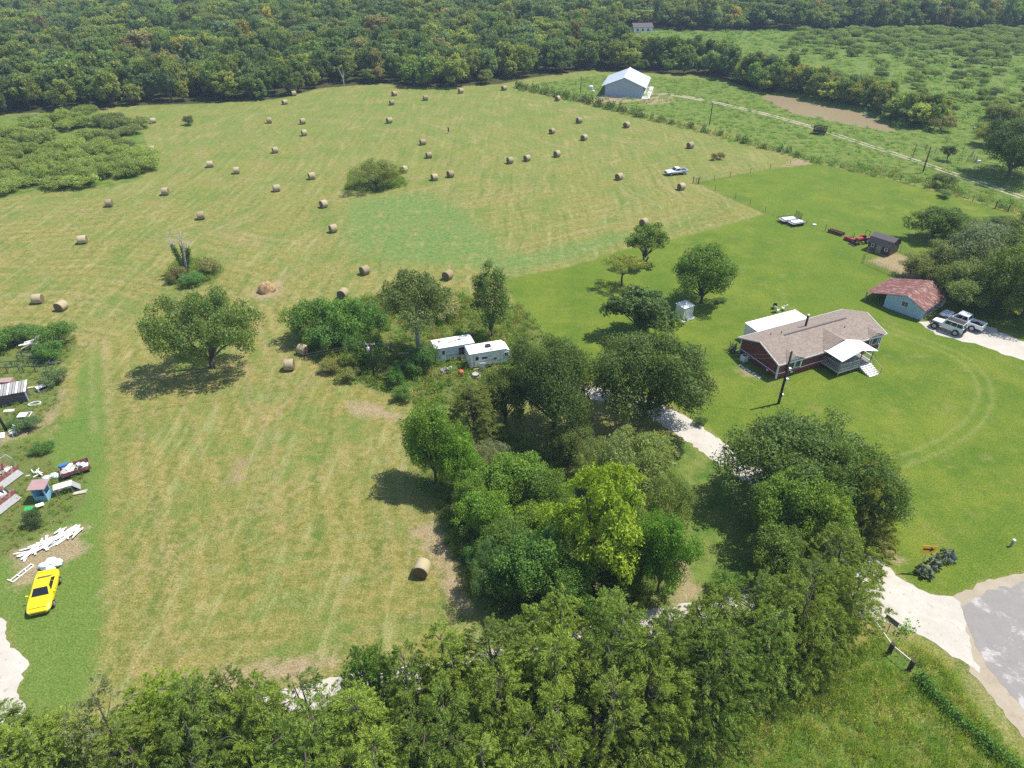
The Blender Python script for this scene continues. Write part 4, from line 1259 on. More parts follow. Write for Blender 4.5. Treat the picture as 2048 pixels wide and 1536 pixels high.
qa, qb = fill([WEEDS[0]] + WEEDS[3:], 2.2, 9000), fill(WEEDS[1:3], 1.5, 6000)
hedge = W([(1030,180),(1160,207),(1300,243),(1440,277),(1560,308),(1622,326),(1800,364),(2080,440),(2080,420),(1800,345),(1622,316),(1440,266),(1300,232),(1160,197),(1032,172)])
qc = fill([hedge], 0.8, 9000)
q = np.vstack([qa, qb, qc])
n = len(q)
s = np.concatenate([rng.uniform(0.5, 1.3, len(qa)), rng.uniform(0.3, 0.75, len(qb)), rng.uniform(0.6, 1.7, len(qc))])
tn = np.array([(0.095,0.170,0.030),(0.080,0.150,0.030),(0.140,0.185,0.045),(0.180,0.180,0.070),(0.20,0.155,0.08)])[rng.choice(5, n, p=[0.32,0.3,0.2,0.12,0.06])] * rng.uniform(0.8, 1.2, (n, 1))
scatter('weeds', np.column_stack([q, np.zeros(n)]), np.stack([s, s, s * rng.uniform(0.6, 1.1, n)], 1), rng.integers(0, 2, n), tn, wsrc, 'tangle of weeds round trailers, junk and thicket')
q = fill(ROUGH[1:2], 7.0, 40000)
for ax_, ay_ in [G(*p_)[:2] for p_ in ((1778,1306),(1818,1340),(1798,1322),(1772,1268))]:
    q = q[np.hypot(q[:, 0] - ax_, q[:, 1] - ay_) > 1.0]
n = len(q)
s = rng.uniform(0.6, 1.25, n)
pal = np.array([(0.125,0.200,0.035),(0.165,0.225,0.045),(0.23,0.24,0.085),(0.33,0.30,0.16),(0.095,0.180,0.028)])
tn = pal[rng.choice(5, n, p=[0.3,0.28,0.2,0.07,0.15])] * rng.uniform(0.8, 1.2, (n, 1))
scatter('tall_grass', np.column_stack([q, np.zeros(n)]), np.stack([s, s, s], 1), rng.integers(0, 2, n), tn, gsrc, 'tall unmown grass in the lower right corner')
qa, qb = fill(ROUGH[2:3], 0.22, 6000), fill(ROUGH[3:4], 0.06, 6000)
s = np.concatenate([rng.uniform(0.5, 1.5, len(qa)), rng.uniform(1.2, 3.2, len(qb))])
q = np.vstack([qa, qb])
keep = sdf(q, POND) < -1.5
q, s = q[keep], s[keep]
n = len(q)
scatter('pasture_weeds', np.column_stack([q, np.zeros(n)]), np.stack([s * 1.3, s * 1.3, s * 0.55], 1), rng.integers(0, 2, n), np.array((0.10, 0.175, 0.035)) * rng.uniform(0.75, 1.3, (n, 1)), wsrc, 'rough green weeds in the pasture beyond the fence')
# low growth left standing in the mown field
q = fill([HAYFIELD], 0.35, 60000)
q = q[(q[:, 1] < 150)]
n = len(q)
s = rng.uniform(0.25, 0.6, n)
tn = np.array([(0.12,0.19,0.045),(0.20,0.21,0.07),(0.30,0.24,0.11)])[rng.choice(3, n, p=[0.35,0.35,0.3])] * rng.uniform(0.8, 1.2, (n, 1))
scatter('stubble', np.column_stack([q, np.zeros(n)]), np.stack([s * 1.2, s * 1.2, s * 0.4], 1), rng.integers(0, 2, n), tn, gsrc, 'short stubble and regrowth of the mown hay field')

# ================================================================ house
def window(parent, x0, x1, z0, z1, y, out, mat='glass_green', fw=0.09, axis='x', mull=0):
    """frame that stands proud of a wall, pane set back in it; out = -1 or 1 is the side it faces"""
    def bx(mb, a0, a1, b0, b1, t0, t1):
        lo, hi = sorted((y + out * t0, y + out * t1))
        if axis == 'x':
            mb.box(a0, a1, lo, hi, b0, b1)
        else:
            mb.box(lo, hi, a0, a1, b0, b1)
    f = MB()
    bx(f, x0, x1, z1 - fw, z1, 0, 0.06)
    bx(f, x0, x1, z0, z0 + fw, 0, 0.06)
    bx(f, x0, x0 + fw, z0 + fw, z1 - fw, 0, 0.06)
    bx(f, x1 - fw, x1, z0 + fw, z1 - fw, 0, 0.06)
    for k in range(mull):
        xm = x0 + (x1 - x0) * (k + 1) / (mull + 1)
        bx(f, xm - fw / 3, xm + fw / 3, z0 + fw, z1 - fw, 0.005, 0.05)
    w = f.build('window', 'trim_white', parent)
    p = MB()
    bx(p, x0 + fw * 0.9, x1 - fw * 0.9, z0 + fw * 0.9, z1 - fw * 0.9, 0.005, 0.03)
    p.build('pane', mat, w)
    return w
hA, hB = G(1551, 758), G(1757, 696)
HL = (hB - hA).length
HW, EV, RG = 7.9, 2.75, 4.15
house = thing('mobile_home', 'long dark red manufactured home with brown shingle roof and white porch', 'house', hA, face(hA, hB))
w = MB()
w.prism([(0, 0.0), (HW, 0.0), (HW, EV), (HW / 2, RG - 0.12), (0, EV)], 0, 0.0, HL)
w.build('wall', 'house_red_siding', house)
t = MB()
for x in (-0.03, HL - 0.16):
    for y in (-0.03, HW - 0.16):
        t.box(x, x + 0.19, y, y + 0.19, 0.0, EV - 0.02)
t.build('corner_trim', 'trim_white', house)
t = MB()
t.box(0.19, HL - 0.19, -0.035, -0.003, 0.78, 0.90)
t.box(0.19, HL - 0.19, HW + 0.003, HW + 0.035, 0.78, 0.90)
t.box(-0.035, -0.003, 0.19, HW - 0.19, 0.78, 0.90)
t.box(HL + 0.003, HL + 0.035, 0.19, HW - 0.19, 0.78, 0.90)
t.build('belt_trim', 'trim_white', house)
OH = 0.35
def roof_z(y):
    return RG - (RG - EV) * abs(y - HW / 2) / (HW / 2)
r = MB()
for s in (0, 1):
    ye = -OH if s == 0 else HW + OH
    r.slab([(-OH, ye, roof_z(ye)), (HL + OH, ye, roof_z(ye)), (HL + OH, HW / 2, RG), (-OH, HW / 2, RG)], 0.14)
roof = r.build('roof', 'shingle_roof', house)
t = MB()
for s in (0, 1):
    ye = -OH if s == 0 else HW + OH
    yo = ye - 0.03 if s == 0 else ye + 0.03
    t.bar((-OH - 0.02, yo, roof_z(ye) - 0.09), (HL + OH + 0.02, yo, roof_z(ye) - 0.09), 0.05, 0.20)
    for x in (-OH - 0.03, HL + OH + 0.03):
        t.bar((x, ye, roof_z(ye) - 0.09), (x, HW / 2, RG - 0.09), 0.05, 0.20)
t.build('fascia', 'trim_white', roof)
MB().box(HL * 0.20, HL * 0.80, HW / 2 - 0.13, HW / 2 + 0.13, RG - 0.03, RG + 0.055).build('ridge_vent', 'shed_roof', roof)
def front_gable(x0, x1, proud, top, name='gable'):
    """cross gable growing out of the front slope"""
    xm = (x0 + x1) / 2
    zt = EV + top
    ytop = (zt - EV) / (RG - EV) * HW / 2
    g = MB()
    ze = roof_z(-OH)
    for xa in (x0, x1):
        g.slab([(xa, -OH - proud, ze + 0.03), (xm, -OH - proud, zt + 0.03), (xm, ytop, zt + 0.03), (xa, -OH, ze + 0.03)], 0.10)
    o = g.build(name, 'shingle_roof', house)
    f = MB()
    f.prism([(x0 + 0.3, ze - 0.02), (x1 - 0.3, ze - 0.02), (xm, zt - 0.16)], 1, -OH - proud + 0.22, -OH - proud + 0.32)
    f.build('gable_wall', 'trim_white', o)
    return o
gL = front_gable(HL * 0.045, HL * 0.215, 0.12, 0.62)
gR = front_gable(HL * 0.835, HL * 0.985, 0.12, 0.55)
gC = front_gable(HL * 0.39, HL * 0.71, 0.12, 1.22)
# bays with windows
for (xa, xb, wins) in ((0.075, 0.205, ((0.085, 0.14), (0.145, 0.198))), (0.865, 0.965, ((0.885, 0.945),))):
    b = MB()
    b.box(HL * xa, HL * xb, -0.16, -0.002, 0.92, EV - 0.05)
    bay = b.build('bay', 'house_red_siding', house)
    tr_ = MB()
    for xx in (xa, xb):
        tr_.box(HL * xx - 0.07, HL * xx + 0.07, -0.19, -0.161, 0.92, EV - 0.05)
    tr_.build('bay_trim', 'trim_white', bay)
    for (a, c) in wins:
        window(house, HL * a, HL * c, 1.15, 2.35, -0.165, -1)
for a in (0.27, 0.33):
    window(house, HL * a, HL * a + 0.9, 1.3, 2.3, -0.003, -1) if a < 0 else None
for y in (1.6, 5.6):
    MB().box(-0.045, -0.003, y, y + 0.42, 0.36, 0.60).build('vent', 'white_metal', house)
for x in (2.6, 17.5):
    MB().box(x, x + 0.42, -0.045, -0.003, 0.34, 0.58).build('vent', 'white_metal', house)
cp = Vector((HL * 0.475, HW / 2 + 1.35, roof_z(HW / 2 + 1.35)))
ch = MB().cyl(cp - Vector((0, 0, 0.1)), cp + Vector((0, 0, 1.75)), 0.17, n=12).build('chimney_pipe', 'dark_metal', house, True)
MB().cyl(cp + Vector((0, 0, 1.75)), cp + Vector((0, 0, 1.95)), 0.26, 0.22, 12).build('cap', 'galvanised', ch, True)
for (x, y) in ((4.6, 5.0), (3.2, 5.6), (14.6, 2.5)):
    z = roof_z(y)
    MB().cyl((x, y, z - 0.05), (x, y, z + 0.32), 0.06, n=8).build('vent_pipe', 'dark_metal', roof)
# porch
PX0, PX1, PD, DZ = HL * 0.415, HL * 0.735, 3.3, 0.85
pz, pr = 2.78, 3.75
pm = (PX0 + PX1) / 2
p = MB()
for xa in (PX0 - 0.25, PX1 + 0.25):
    p.slab([(xa, -PD - 0.3, pz), (pm, -PD - 0.3, pr), (pm, -0.2, pr), (xa, -0.2, pz)], 0.07)
porch = p.build('porch_roof', 'white_roof_metal', house)
nb = 14
for k in range(nb):
    MB().box(PX0, PX1, -PD + PD * k / nb + 0.012, -PD + PD * (k + 1) / nb - 0.012, DZ - 0.05, DZ).build('deck_board', 'grey_wood', house)
MB().box(PX0, PX1, -PD + 0.012, -PD + 0.06, DZ - 0.36, DZ - 0.052).build('deck_rim', 'pale_wood', house)
MB().box(PX0 + 0.01, PX0 + 0.06, -PD + 0.062, -0.01, DZ - 0.36, DZ - 0.052).build('deck_rim', 'pale_wood', house)
for x in (PX0 + 0.12, pm - 0.6, PX0 + (PX1 - PX0) * 0.62, PX1 - 0.12):
    MB().box(x - 0.06, x + 0.06, -PD + 0.09, -PD + 0.21, 0.0, pz + 0.15 + (pr - pz) * max(0, 1 - abs(x - pm) / ((PX1 - PX0) / 2)) - 0.2).build('porch_post', 'old_wood', house)
def rail(a, b, name='railing'):
    a, b = Vector(a), Vector(b)
    m = MB()
    for z in (0.95, 0.12):
        m.bar(a + Vector((0, 0, DZ + z)), b + Vector((0, 0, DZ + z)), 0.09, 0.05)
    o = m.build(name, 'white_wood', house)
    n_ = max(2, int((b - a).length / 0.28))
    for k in range(n_ + 1):
        q_ = a.lerp(b, k / n_)
        MB().box(q_.x - 0.02, q_.x + 0.02, q_.y - 0.02, q_.y + 0.02, DZ + 0.145, DZ + 0.925).build('baluster', 'white_wood', o)
SX0, SX1 = PX0 + (PX1 - PX0) * 0.62, PX1 - 0.25
rail((PX0 + 0.15, -PD + 0.15, 0), (SX0 - 0.1, -PD + 0.15, 0))
rail((PX0 + 0.10, -PD + 0.3, 0), (PX0 + 0.10, -0.25, 0))
rail((PX1 - 0.10, -PD + 0.3, 0), (PX1 - 0.10, -0.25, 0))
# mesh screen that closes the porch's left end
sc_ = MB()
for k in range(16):
    y = -PD + 0.3 + (PD - 0.5) * k / 15
    sc_.bar((PX0 + 0.03, y, 0.1), (PX0 + 0.03, y, pz - 0.1), 0.025)
for k in range(13):
    sc_.bar((PX0 + 0.03, -PD + 0.3, 0.15 + 0.2 * k), (PX0 + 0.03, -0.2, 0.15 + 0.2 * k), 0.025)
struct(sc_.build('lattice', 'dark_wood', house), 'stuff')
st = None
NS = 6
for k in range(NS):
    z = DZ - DZ * (k + 1) / (NS + 0.2)
    y = -PD - 0.05 - 0.33 * k
    MB().box(SX0, SX1, y - 0.31, y, z - 0.05, z).build('step', 'white_wood', house)
for x in (SX0 + 0.03, SX1 - 0.11):
    m = MB()
    m.bar((x + 0.04, -PD - 0.03, DZ - 0.34), (x + 0.04, -PD - 0.1 - 0.33 * NS, -0.02), 0.06, 0.24)
    m.build('stringer', 'pale_wood', house)
m = MB()
for y, z in ((-PD + 0.1, DZ), (-PD - 0.33 * NS, 0.05)):
    m.bar((SX1 + 0.05, y, 0), (SX1 + 0.05, y, z + 0.95), 0.08)
m.bar((SX1 + 0.05, -PD + 0.1, DZ + 0.92), (SX1 + 0.05, -PD - 0.33 * NS, 0.97), 0.07)
m.build('stair_rail', 'old_wood', house)
d = MB().box(pm - 0.48, pm + 0.48, -0.05, -0.003, DZ, DZ + 2.0).build('door', 'white_paint', house)
MB().box(pm - 0.28, pm + 0.28, -0.07, -0.051, DZ + 1.0, DZ + 1.7).build('pane', 'glass_green', d)
# white add-on at the back
ao = thing('storage_addition', 'white flat roofed storage box behind the red home', 'shed', house.matrix_world @ Vector((0, 0, 0)), 0)
Mh = Matrix.Translation(hA) @ Matrix.Rotation(face(hA, hB), 4, 'Z')
ao.location = Mh @ Vector((HL * 0.165, HW + 0.45, 0))
ao.rotation_euler = (0, 0, face(hA, hB))
AL, AW = HL * 0.50, 2.9
MB().box(0.1, AL - 0.1, 0.1, AW - 0.1, 0.0, 2.55).build('wall', 'white_metal', ao)
MB().slab([(0, 0, 2.62), (AL, 0, 2.62), (AL, AW, 2.72), (0, AW, 2.72)], 0.09).build('roof', 'white_roof_metal', ao)
for k in range(1, 6):
    MB().box(AL * k / 6 - 0.03, AL * k / 6 + 0.03, 0.06, 0.099, 0.0, 2.5).build('rib', 'white_paint', ao)
hp = lambda x, y, z=0: Mh @ Vector((x, y, z))

# agave clump and air conditioner at the home's left end
ag = thing('agave_plant', 'dark spiky agave clump at the back left corner of the red home', 'plant', hp(-0.4, HW + 0.9), 0)
m = MB()
for k in range(46):
    a, e, ln_ = random.uniform(0, 6.28), random.uniform(0.25, 1.3), random.uniform(0.8, 1.6)
    d_ = Vector((math.cos(a) * math.cos(e), math.sin(a) * math.cos(e), math.sin(e)))
    s_ = Vector((-math.sin(a), math.cos(a), 0)) * 0.07
    b_ = Vector((random.uniform(-0.5, 0.5), random.uniform(-0.4, 0.4), 0.02))
    m.add([b_ - s_, b_ + s_, b_ + d_ * ln_ * 0.6 + s_ * 1.1 + Vector((0, 0, 0.02)), b_ + d_ * ln_, b_ + d_ * ln_ * 0.6 - s_ * 1.1], [(0, 1, 2, 3, 4)])
paint('agave', (0.07, 0.10, 0.055), 0.6, var=0.4)
struct(m.build('leaves', 'agave', ag), 'stuff')
ac = thing('air_conditioner', 'small white air conditioner against the left end of the red home', 'air conditioner', hp(-0.75, HW - 2.0), face(hA, hB))
MB().box(-0.4, 0.4, -0.4, 0.4, 0.06, 0.85).build('case', 'white_metal', ac, bevel=0.03)
MB().cyl((0, 0, 0.852), (0, 0, 0.88), 0.3, n=16).build('fan_grille', 'dark_metal', ac)
MB().box(-0.5, 0.5, -0.5, 0.5, 0.0, 0.055).build('pad', 'concrete', ac)
for k in range(7):
    m = MB().obox((0, 0, 0.05), (random.uniform(0.35, 0.6), random.uniform(0.3, 0.45), 0.1), (0, 0, random.uniform(0, 3)))
    o = m.build('paving_stone', 'concrete', bevel=0.02)
    o.location = hp(-1.9 - 0.06 * k + random.uniform(-0.1, 0.1), 1.2 + 0.62 * k)
    tag(o, 'flat pale stone in the short line left of the red home', 'stone', 'stones beside the home')

# ================================================================ small white shed
s0 = G(1351, 632)
s1 = G(1366, 641)
sh = thing('garden_shed', 'small white square metal shed on the lawn with a pale roof', 'shed', s1, face(s1, G(1385, 634)))
MB().box(0, 2.1, 0, 1.9, 0.05, 2.15).build('wall', 'cream_metal', sh)
MB().slab([(-0.08, -0.08, 2.19), (2.18, -0.08, 2.19), (2.18, 1.98, 2.30), (-0.08, 1.98, 2.30)], 0.09).build('roof', 'white_metal', sh)
dd = MB().box(0.35, 1.25, -0.035, -0.004, 0.1, 1.95).build('door', 'cream_metal', sh)
MB().box(1.12, 1.18, -0.06, -0.036, 0.95, 1.1).build('handle', 'dark_metal', dd)
for x in (-0.012, 2.06):
    MB().box(x, x + 0.05, -0.012, 0.03, 0.05, 2.1).build('corner_trim', 'trim_white', sh)
MB().box(-0.4, 2.5, -0.5, 2.1, 0.0, 0.048).build('base', 'concrete', sh)

# ================================================================ barn
b0, b1 = G(1766, 613), G(1841, 641)
BA = face(b0, b1)
barn = thing('old_barn', 'weathered pale blue board barn with rusty red tin roof and lean-to', 'barn', b0, BA)
BW = (b1 - b0).length
BD = 8.2
be, bp2 = 1.95, 3.3
MB().prism([(0, 0), (BW, 0), (BW, be), (BW * 0.52, bp2), (0, 2.30)], 1, 0.0, BD).build('wall', 'barn_blue', barn)
nb = 16
for k in range(nb):
    x0_, x1_ = BW * k / nb + 0.012, BW * (k + 1) / nb - 0.012
    xm = (x0_ + x1_) / 2
    zt = 2.30 + (bp2 - 2.30) * xm / (BW * 0.52) if xm < BW * 0.52 else be + (bp2 - be) * (BW - xm) / (BW * 0.48)
    MB().box(x0_, x1_, -0.03 - 0.008 * (k % 3), -0.002, 0.05 + random.uniform(0, 0.08), zt - 0.1).build('board', 'barn_blue', barn)
nr = 8
for k in range(nr):
    y0_, y1_ = -0.35 + (BD + 0.7) * k / nr + 0.006, -0.35 + (BD + 0.7) * (k + 1) / nr - 0.006
    lift = 0.012 * (k % 2)
    MB().slab([(BW * 0.52, y0_, bp2 + 0.10 + lift), (BW + 0.35, y0_, be - 0.02 + lift), (BW + 0.35, y1_, be - 0.02 + lift), (BW * 0.52, y1_, bp2 + 0.10 + lift)], 0.03).build('roof_sheet', 'rusty_roof', barn)
    MB().slab([(BW * 0.515, y0_, bp2 + 0.10 + lift), (-3.4, y0_, 1.45 + lift), (-3.4, y1_, 1.45 + lift), (BW * 0.515, y1_, bp2 + 0.10 + lift)], 0.03).build('roof_sheet', 'rusty_roof', barn)
for (x, y) in ((-3.2, 0.1), (-3.2, BD / 2), (-3.2, BD - 0.1)):
    MB().box(x - 0.08, x + 0.08, y - 0.08, y + 0.08, 0, 1.40).build('post', 'old_wood', barn)
MB().bar((-3.2, -0.1, 1.38), (-3.2, BD + 0.1, 1.38), 0.1, 0.12).build('beam', 'old_wood', barn)
ww = window(barn, BW * 0.42, BW * 0.60, 1.25, 2.25, -0.05, -1, 'shed_brown', 0.07, mull=1)
for k in range(3):
    MB().box(BW * 0.43, BW * 0.59, -0.125, -0.105, 1.47 + 0.22 * k, 1.55 + 0.22 * k).build('slat', 'old_wood', ww)
MB().box(BW * 0.76, BW * 0.84, -0.06, -0.047, 0.8, 1.15).build('hatch', 'barn_blue', barn)
for k in range(2):
    y0_ = 1.0 + 3.4 * k
    dd = MB().box(BW + 0.003, BW + 0.06, y0_, y0_ + 2.6, 0.1, 1.75).build('door', 'old_wood', barn)
    for j in range(4):
        MB().box(BW + 0.061, BW + 0.085, y0_ + 0.1, y0_ + 2.5, 0.3 + 0.4 * j, 0.42 + 0.4 * j).build('batten', 'grey_wood', dd)

# ================================================================ brown gambrel shed
g1, g2 = G(1733, 500), G(1776, 514)
gs = thing('gambrel_shed', 'dark brown wooden garden shed with barn style roof beside the red tractor', 'shed', g1, face(g1, g2))
GL, GW = (g2 - g1).length, 3.6
prof = [(0, 0.12), (GW, 0.12), (GW, 1.9), (GW - 0.55, 2.75), (GW / 2, 3.25), (0.55, 2.75), (0, 1.9)]
MB().prism(prof, 0, 0, GL).build('wall', 'shed_brown', gs)
rp = [(-0.2, 1.72), (0.45, 2.80), (GW / 2, 3.36), (GW - 0.45, 2.80), (GW + 0.2, 1.72)]
for (a, b) in zip(rp[:-1], rp[1:]):
    MB().slab([(-0.2, a[0], a[1]), (GL + 0.2, a[0], a[1]), (GL + 0.2, b[0], b[1]), (-0.2, b[0], b[1])], 0.06).build('roof_slope', 'shed_roof', gs)
dd = MB().box(GL * 0.38, GL * 0.62, -0.04, -0.003, 0.14, 1.7).build('door', 'old_wood', gs)
for a in (0.14, 0.76):
    window(gs, GL * a, GL * a + 0.62, 0.95, 1.6, -0.003, -1, 'glass_dark', 0.08)
MB().box(0.0, GL, 0.0, GW, 0.0, 0.118).build('skid', 'old_wood', gs)

# pen of wire panels in front of the shed
pen = [G(1727, 526), G(1733, 508), G(1800, 503), G(1850, 530), G(1800, 558)]
pn = thing('wire_pen', 'low wire mesh pen round bare dirt below the brown shed', 'pen', pen[0], 0)
for i in range(len(pen)):
    a, b = pen[i] - pen[0], pen[(i + 1) % len(pen)] - pen[0]
    MB().cyl(a, a + Vector((0, 0, 1.5)), 0.045, n=6).build('post', 'galvanised', pn)
    m = MB()
    k_ = max(4, int((b - a).length / 0.55))
    for z in np.linspace(0.1, 1.4, 7):
        m.bar(a + Vector((0, 0, z)), b + Vector((0, 0, z)), 0.018)
    for j in range(1, k_):
        q_ = a.lerp(b, j / k_)
        m.bar(q_ + Vector((0, 0, 0.05)), q_ + Vector((0, 0, 1.45)), 0.018)
    struct(m.build('wire_panel', 'wire', pn), 'stuff')

# ================================================================ metal building
m0, m1 = G(1209, 192), G(1284, 196)
mb_ = thing('metal_building', 'large blue-grey metal workshop with pale ribbed gable roof beyond the field', 'building', m0, face(m0, m1))
ML, MD = (m1 - m0).length, 18.5
ME, MP = 3.7, 6.3
MB().prism([(0, 0), (ML, 0), (ML, ME), (ML / 2, MP), (0, ME)], 1, 0, MD).build('wall', 'building_blue_grey', mb_)
for s in (0, 1):
    xe = -1.3 if s == 0 else ML + 1.3
    ze = ME - 1.3 * (MP - ME) / (ML / 2)
    MB().slab([(xe, -0.4, ze + 0.12), (ML / 2, -0.4, MP + 0.12), (ML / 2, MD + 0.4, MP + 0.12), (xe, MD + 0.4, ze + 0.12)], 0.1).build('roof_slope', 'building_roof', mb_)
MB().bar((ML / 2, -0.42, MP + 0.17), (ML / 2, MD + 0.42, MP + 0.17), 0.5, 0.08).build('ridge_cap', 'white_metal', mb_)
for k in range(4):
    y = 2.0 + 4.2 * k
    MB().box(ML + 0.003, ML + 0.05, y, y + 3.0, 0.02, 3.0).build('bay_door', 'dark_metal', mb_)
    MB().box(ML + 1.12, ML + 1.24, y + 3.5, y + 3.62, 0.0, ME - 0.58).build('post', 'galvanised', mb_)
MB().box(-1.0, ML + 0.01, -1.0, -0.002, 0.0, 0.06).build('slab', 'concrete', mb_)
MB().box(ML + 0.012, ML + 2.6, -1.0, MD + 1.0, 0.0, 0.06).build('apron', 'concrete', mb_)
for (px, py, s_, lb) in ((1182, 178, 0.8, 'white round tank left of the metal workshop'), (1187, 185, 0.5, 'small white bucket left of the metal workshop')):
    o = thing('water_tank', lb, 'tank', G(px, py), 0)
    MB().cyl((0, 0, 0), (0, 0, 1.3 * s_), s_, s_ * 0.95, 12).build('tank', 'white_paint', o, False)
    MB().cyl((0, 0, 1.3 * s_), (0, 0, 1.5 * s_), s_ * 0.9, s_ * 0.3, 12).build('lid', 'white_paint', o)

# ================================================================ camper trailers
def rv(name, label, pa, pb, zb, W_, wall_h, side, wins, old=False):
    a, b = G(*pa, zb), G(*pb, zb)
    ln_ = (b - a).length
    o = thing(name, label, 'trailer', Vector((a.x, a.y, 0)), face(a, b))
    z0, z1 = zb, zb + wall_h
    nose = 0.75 if not old else 0.25
    body = MB().prism([(0, z0), (ln_ - nose * 0.6, z0), (ln_, z0 + 0.75), (ln_ - nose * 0.25, z1 - 0.35), (ln_ - nose, z1), (0, z1)], 1, 0, W_)
    body.build('body', side, o)
    MB().box(-0.06, ln_ - nose + 0.02, -0.06, W_ + 0.06, z1 + 0.003, z1 + 0.07).build('roof', 'rv_roof' if old else 'white_metal', o, bevel=0.02)
    for (x, n_) in ((ln_ * 0.42, 2),):
        for k in range(n_):
            for yy in (-0.02, W_ - 0.22):
                wh = MB().cyl((x + 0.85 * k, yy + 0.02, 0.34), (x + 0.85 * k, yy + 0.22, 0.34), 0.34, n=16).build('wheel', 'rubber', o)
                MB().cyl((x + 0.85 * k, yy - 0.005, 0.34), (x + 0.85 * k, yy + 0.018, 0.34), 0.19, n=12).build('rim', 'galvanised', wh)
    for (kind, x0_, x1_, za, zc_) in wins:
        if kind == 'door':
            d_ = MB().box(x0_, x1_, -0.03, -0.002, z0 - 0.05, z0 + zc_).build('door', 'white_metal', o)
            MB().box(x0_ + 0.12, x1_ - 0.12, -0.045, -0.031, z0 + zc_ - 0.85, z0 + zc_ - 0.25).build('pane', 'glass_dark', d_)
        elif kind == 'hole':
            MB().box(x0_, x1_, -0.012, -0.002, z0 + za, z0 + zc_).build('opening', 'black_cover', o)
            MB().box(x0_ + 0.1, x1_ - 0.3, -0.02, -0.0125, z0 + za + 0.1, z0 + zc_ * 0.55).build('board', 'rust', o)
        else:
            window(o, x0_, x1_, z0 + za, z0 + zc_, -0.002, -1, 'glass_dark', 0.05)
    s_ = MB()
    s_.bar((0.05, -0.006, z0 + wall_h * 0.34), (ln_ * 0.55, -0.006, z0 + wall_h * 0.34), 0.012, 0.05)
    s_.bar((ln_ * 0.55, -0.006, z0 + wall_h * 0.34), (ln_ * 0.72, -0.006, z0 + wall_h * 0.20), 0.012, 0.05)
    s_.bar((ln_ * 0.72, -0.006, z0 + wall_h * 0.20), (ln_ - 0.3, -0.006, z0 + wall_h * 0.42), 0.012, 0.05)
    s_.build('stripe', 'dark_metal', o)
    t_ = MB()
    for x in (0.02, 0.55 if not old else 0.03):
        t_.box(x, x + 0.06, -0.012, -0.001, z0, z1 - 0.02)
    t_.box(ln_ - nose - 0.9, ln_ - nose - 0.85, -0.012, -0.001, z0, z1 - 0.02)
    t_.build('trim', 'grey_wood', o)
    m_ = MB()
    m_.bar((ln_ - 0.4, W_ / 2 - 0.4, 0.4), (ln_ + 0.9, W_ / 2, 0.42), 0.1)
    m_.bar((ln_ - 0.4, W_ / 2 + 0.4, 0.4), (ln_ + 0.9, W_ / 2, 0.42), 0.1)
    m_.build('tow_bar', 'dark_metal', o)
    MB().cyl((ln_ + 0.35, W_ / 2 - 0.15, 0.46), (ln_ + 0.35, W_ / 2 - 0.15, 0.95), 0.16, n=10).build('gas_bottle', 'white_paint', o)
    MB().cyl((ln_ + 0.75, W_ / 2, 0.0), (ln_ + 0.75, W_ / 2, 0.4), 0.04, n=6).build('jack', 'galvanised', o)
    return o, ln_, z1
o1, l1, t1 = rv('camper_trailer', 'cleaner white camper trailer in front with dark windows and black stripe', (940, 736), (1022, 722), 0.45, 2.5, 2.25, 'rv_side',
            (('door', 0.75, 1.45, 0, 1.95), ('win', 1.75, 2.7, 1.1, 1.55), ('win', 3.55, 4.1, 0.75, 1.15), ('win', 2.9, 3.2, 1.45, 1.65), ('win', 5.2, 5.85, 1.0, 1.7)))
MB().box(l1 * 0.44, l1 * 0.56, 0.95, 1.6, t1 + 0.072, t1 + 0.36).build('air_conditioner', 'dark_metal', o1, bevel=0.06)
MB().box(l1 * 0.5, l1 * 0.58, 0.25, 0.6, t1 + 0.072, t1 + 0.14).build('roof_vent', 'old_wood', o1)
MB().cyl((l1 * 0.83, 1.5, t1 + 0.07), (l1 * 0.83, 1.5, t1 + 0.4), 0.05, n=6).build('antenna', 'galvanised', o1)
o2, l2, t2 = rv('camper_trailer', 'older stained white camper trailer behind with a dark gap in its side', (872, 724), (953, 710), 0.4, 2.6, 2.15, 'rv_old_side',
            (('door', 0.85, 1.55, 0, 1.9), ('hole', 3.5, 4.35, 0.55, 1.75)), True)
m = MB()
for k in range(3):
    m.bar((l2 * (0.35 + 0.13 * k), 1.0 + 0.2 * k, t2 + 0.1), (l2 * (0.46 + 0.13 * k), 1.35 + 0.15 * k, t2 + 0.12), 0.1, 0.05)
m.build('debris', 'rust', o2)
for (x, y) in ((0.14, 1.6), (0.62, 1.3)):
    MB().box(l2 * x, l2 * x + 0.35, y, y + 0.35, t2 + 0.072, t2 + 0.26).build('roof_vent', 'old_wood', o2)
# bits lying round the trailers
jr = thing('junk_crate', 'pallet box of grey rubbish in front of the older camper', 'crate', G(894, 741), 0.35)
for k in range(5):
    MB().box(-0.9, 0.9, -0.6 + 0.26 * k, -0.45 + 0.26 * k, 0.0, 0.1).build('slat', 'grey_wood', jr)
for k in range(9):
    MB().obox((random.uniform(-0.7, 0.7), random.uniform(-0.4, 0.4), random.uniform(0.2, 0.4)), (random.uniform(0.3, 0.7), random.uniform(0.2, 0.5), random.uniform(0.1, 0.3)), (random.uniform(-0.5, 0.5), random.uniform(-0.5, 0.5), random.uniform(0, 3))).build('rubbish', random.choice(['cloth_junk', 'grey_wood', 'white_wood']), jr)
op = thing('flower_pot', 'round rusty orange barrel among the weeds below the campers', 'pot', G(922, 751), 0)
MB().tube([(0, 0, 0), (0, 0, 0.15), (0, 0, 0.55), (0, 0, 0.85)], [0.33, 0.38, 0.42, 0.36], 14).build('barrel', 'orange_paint', op, True)
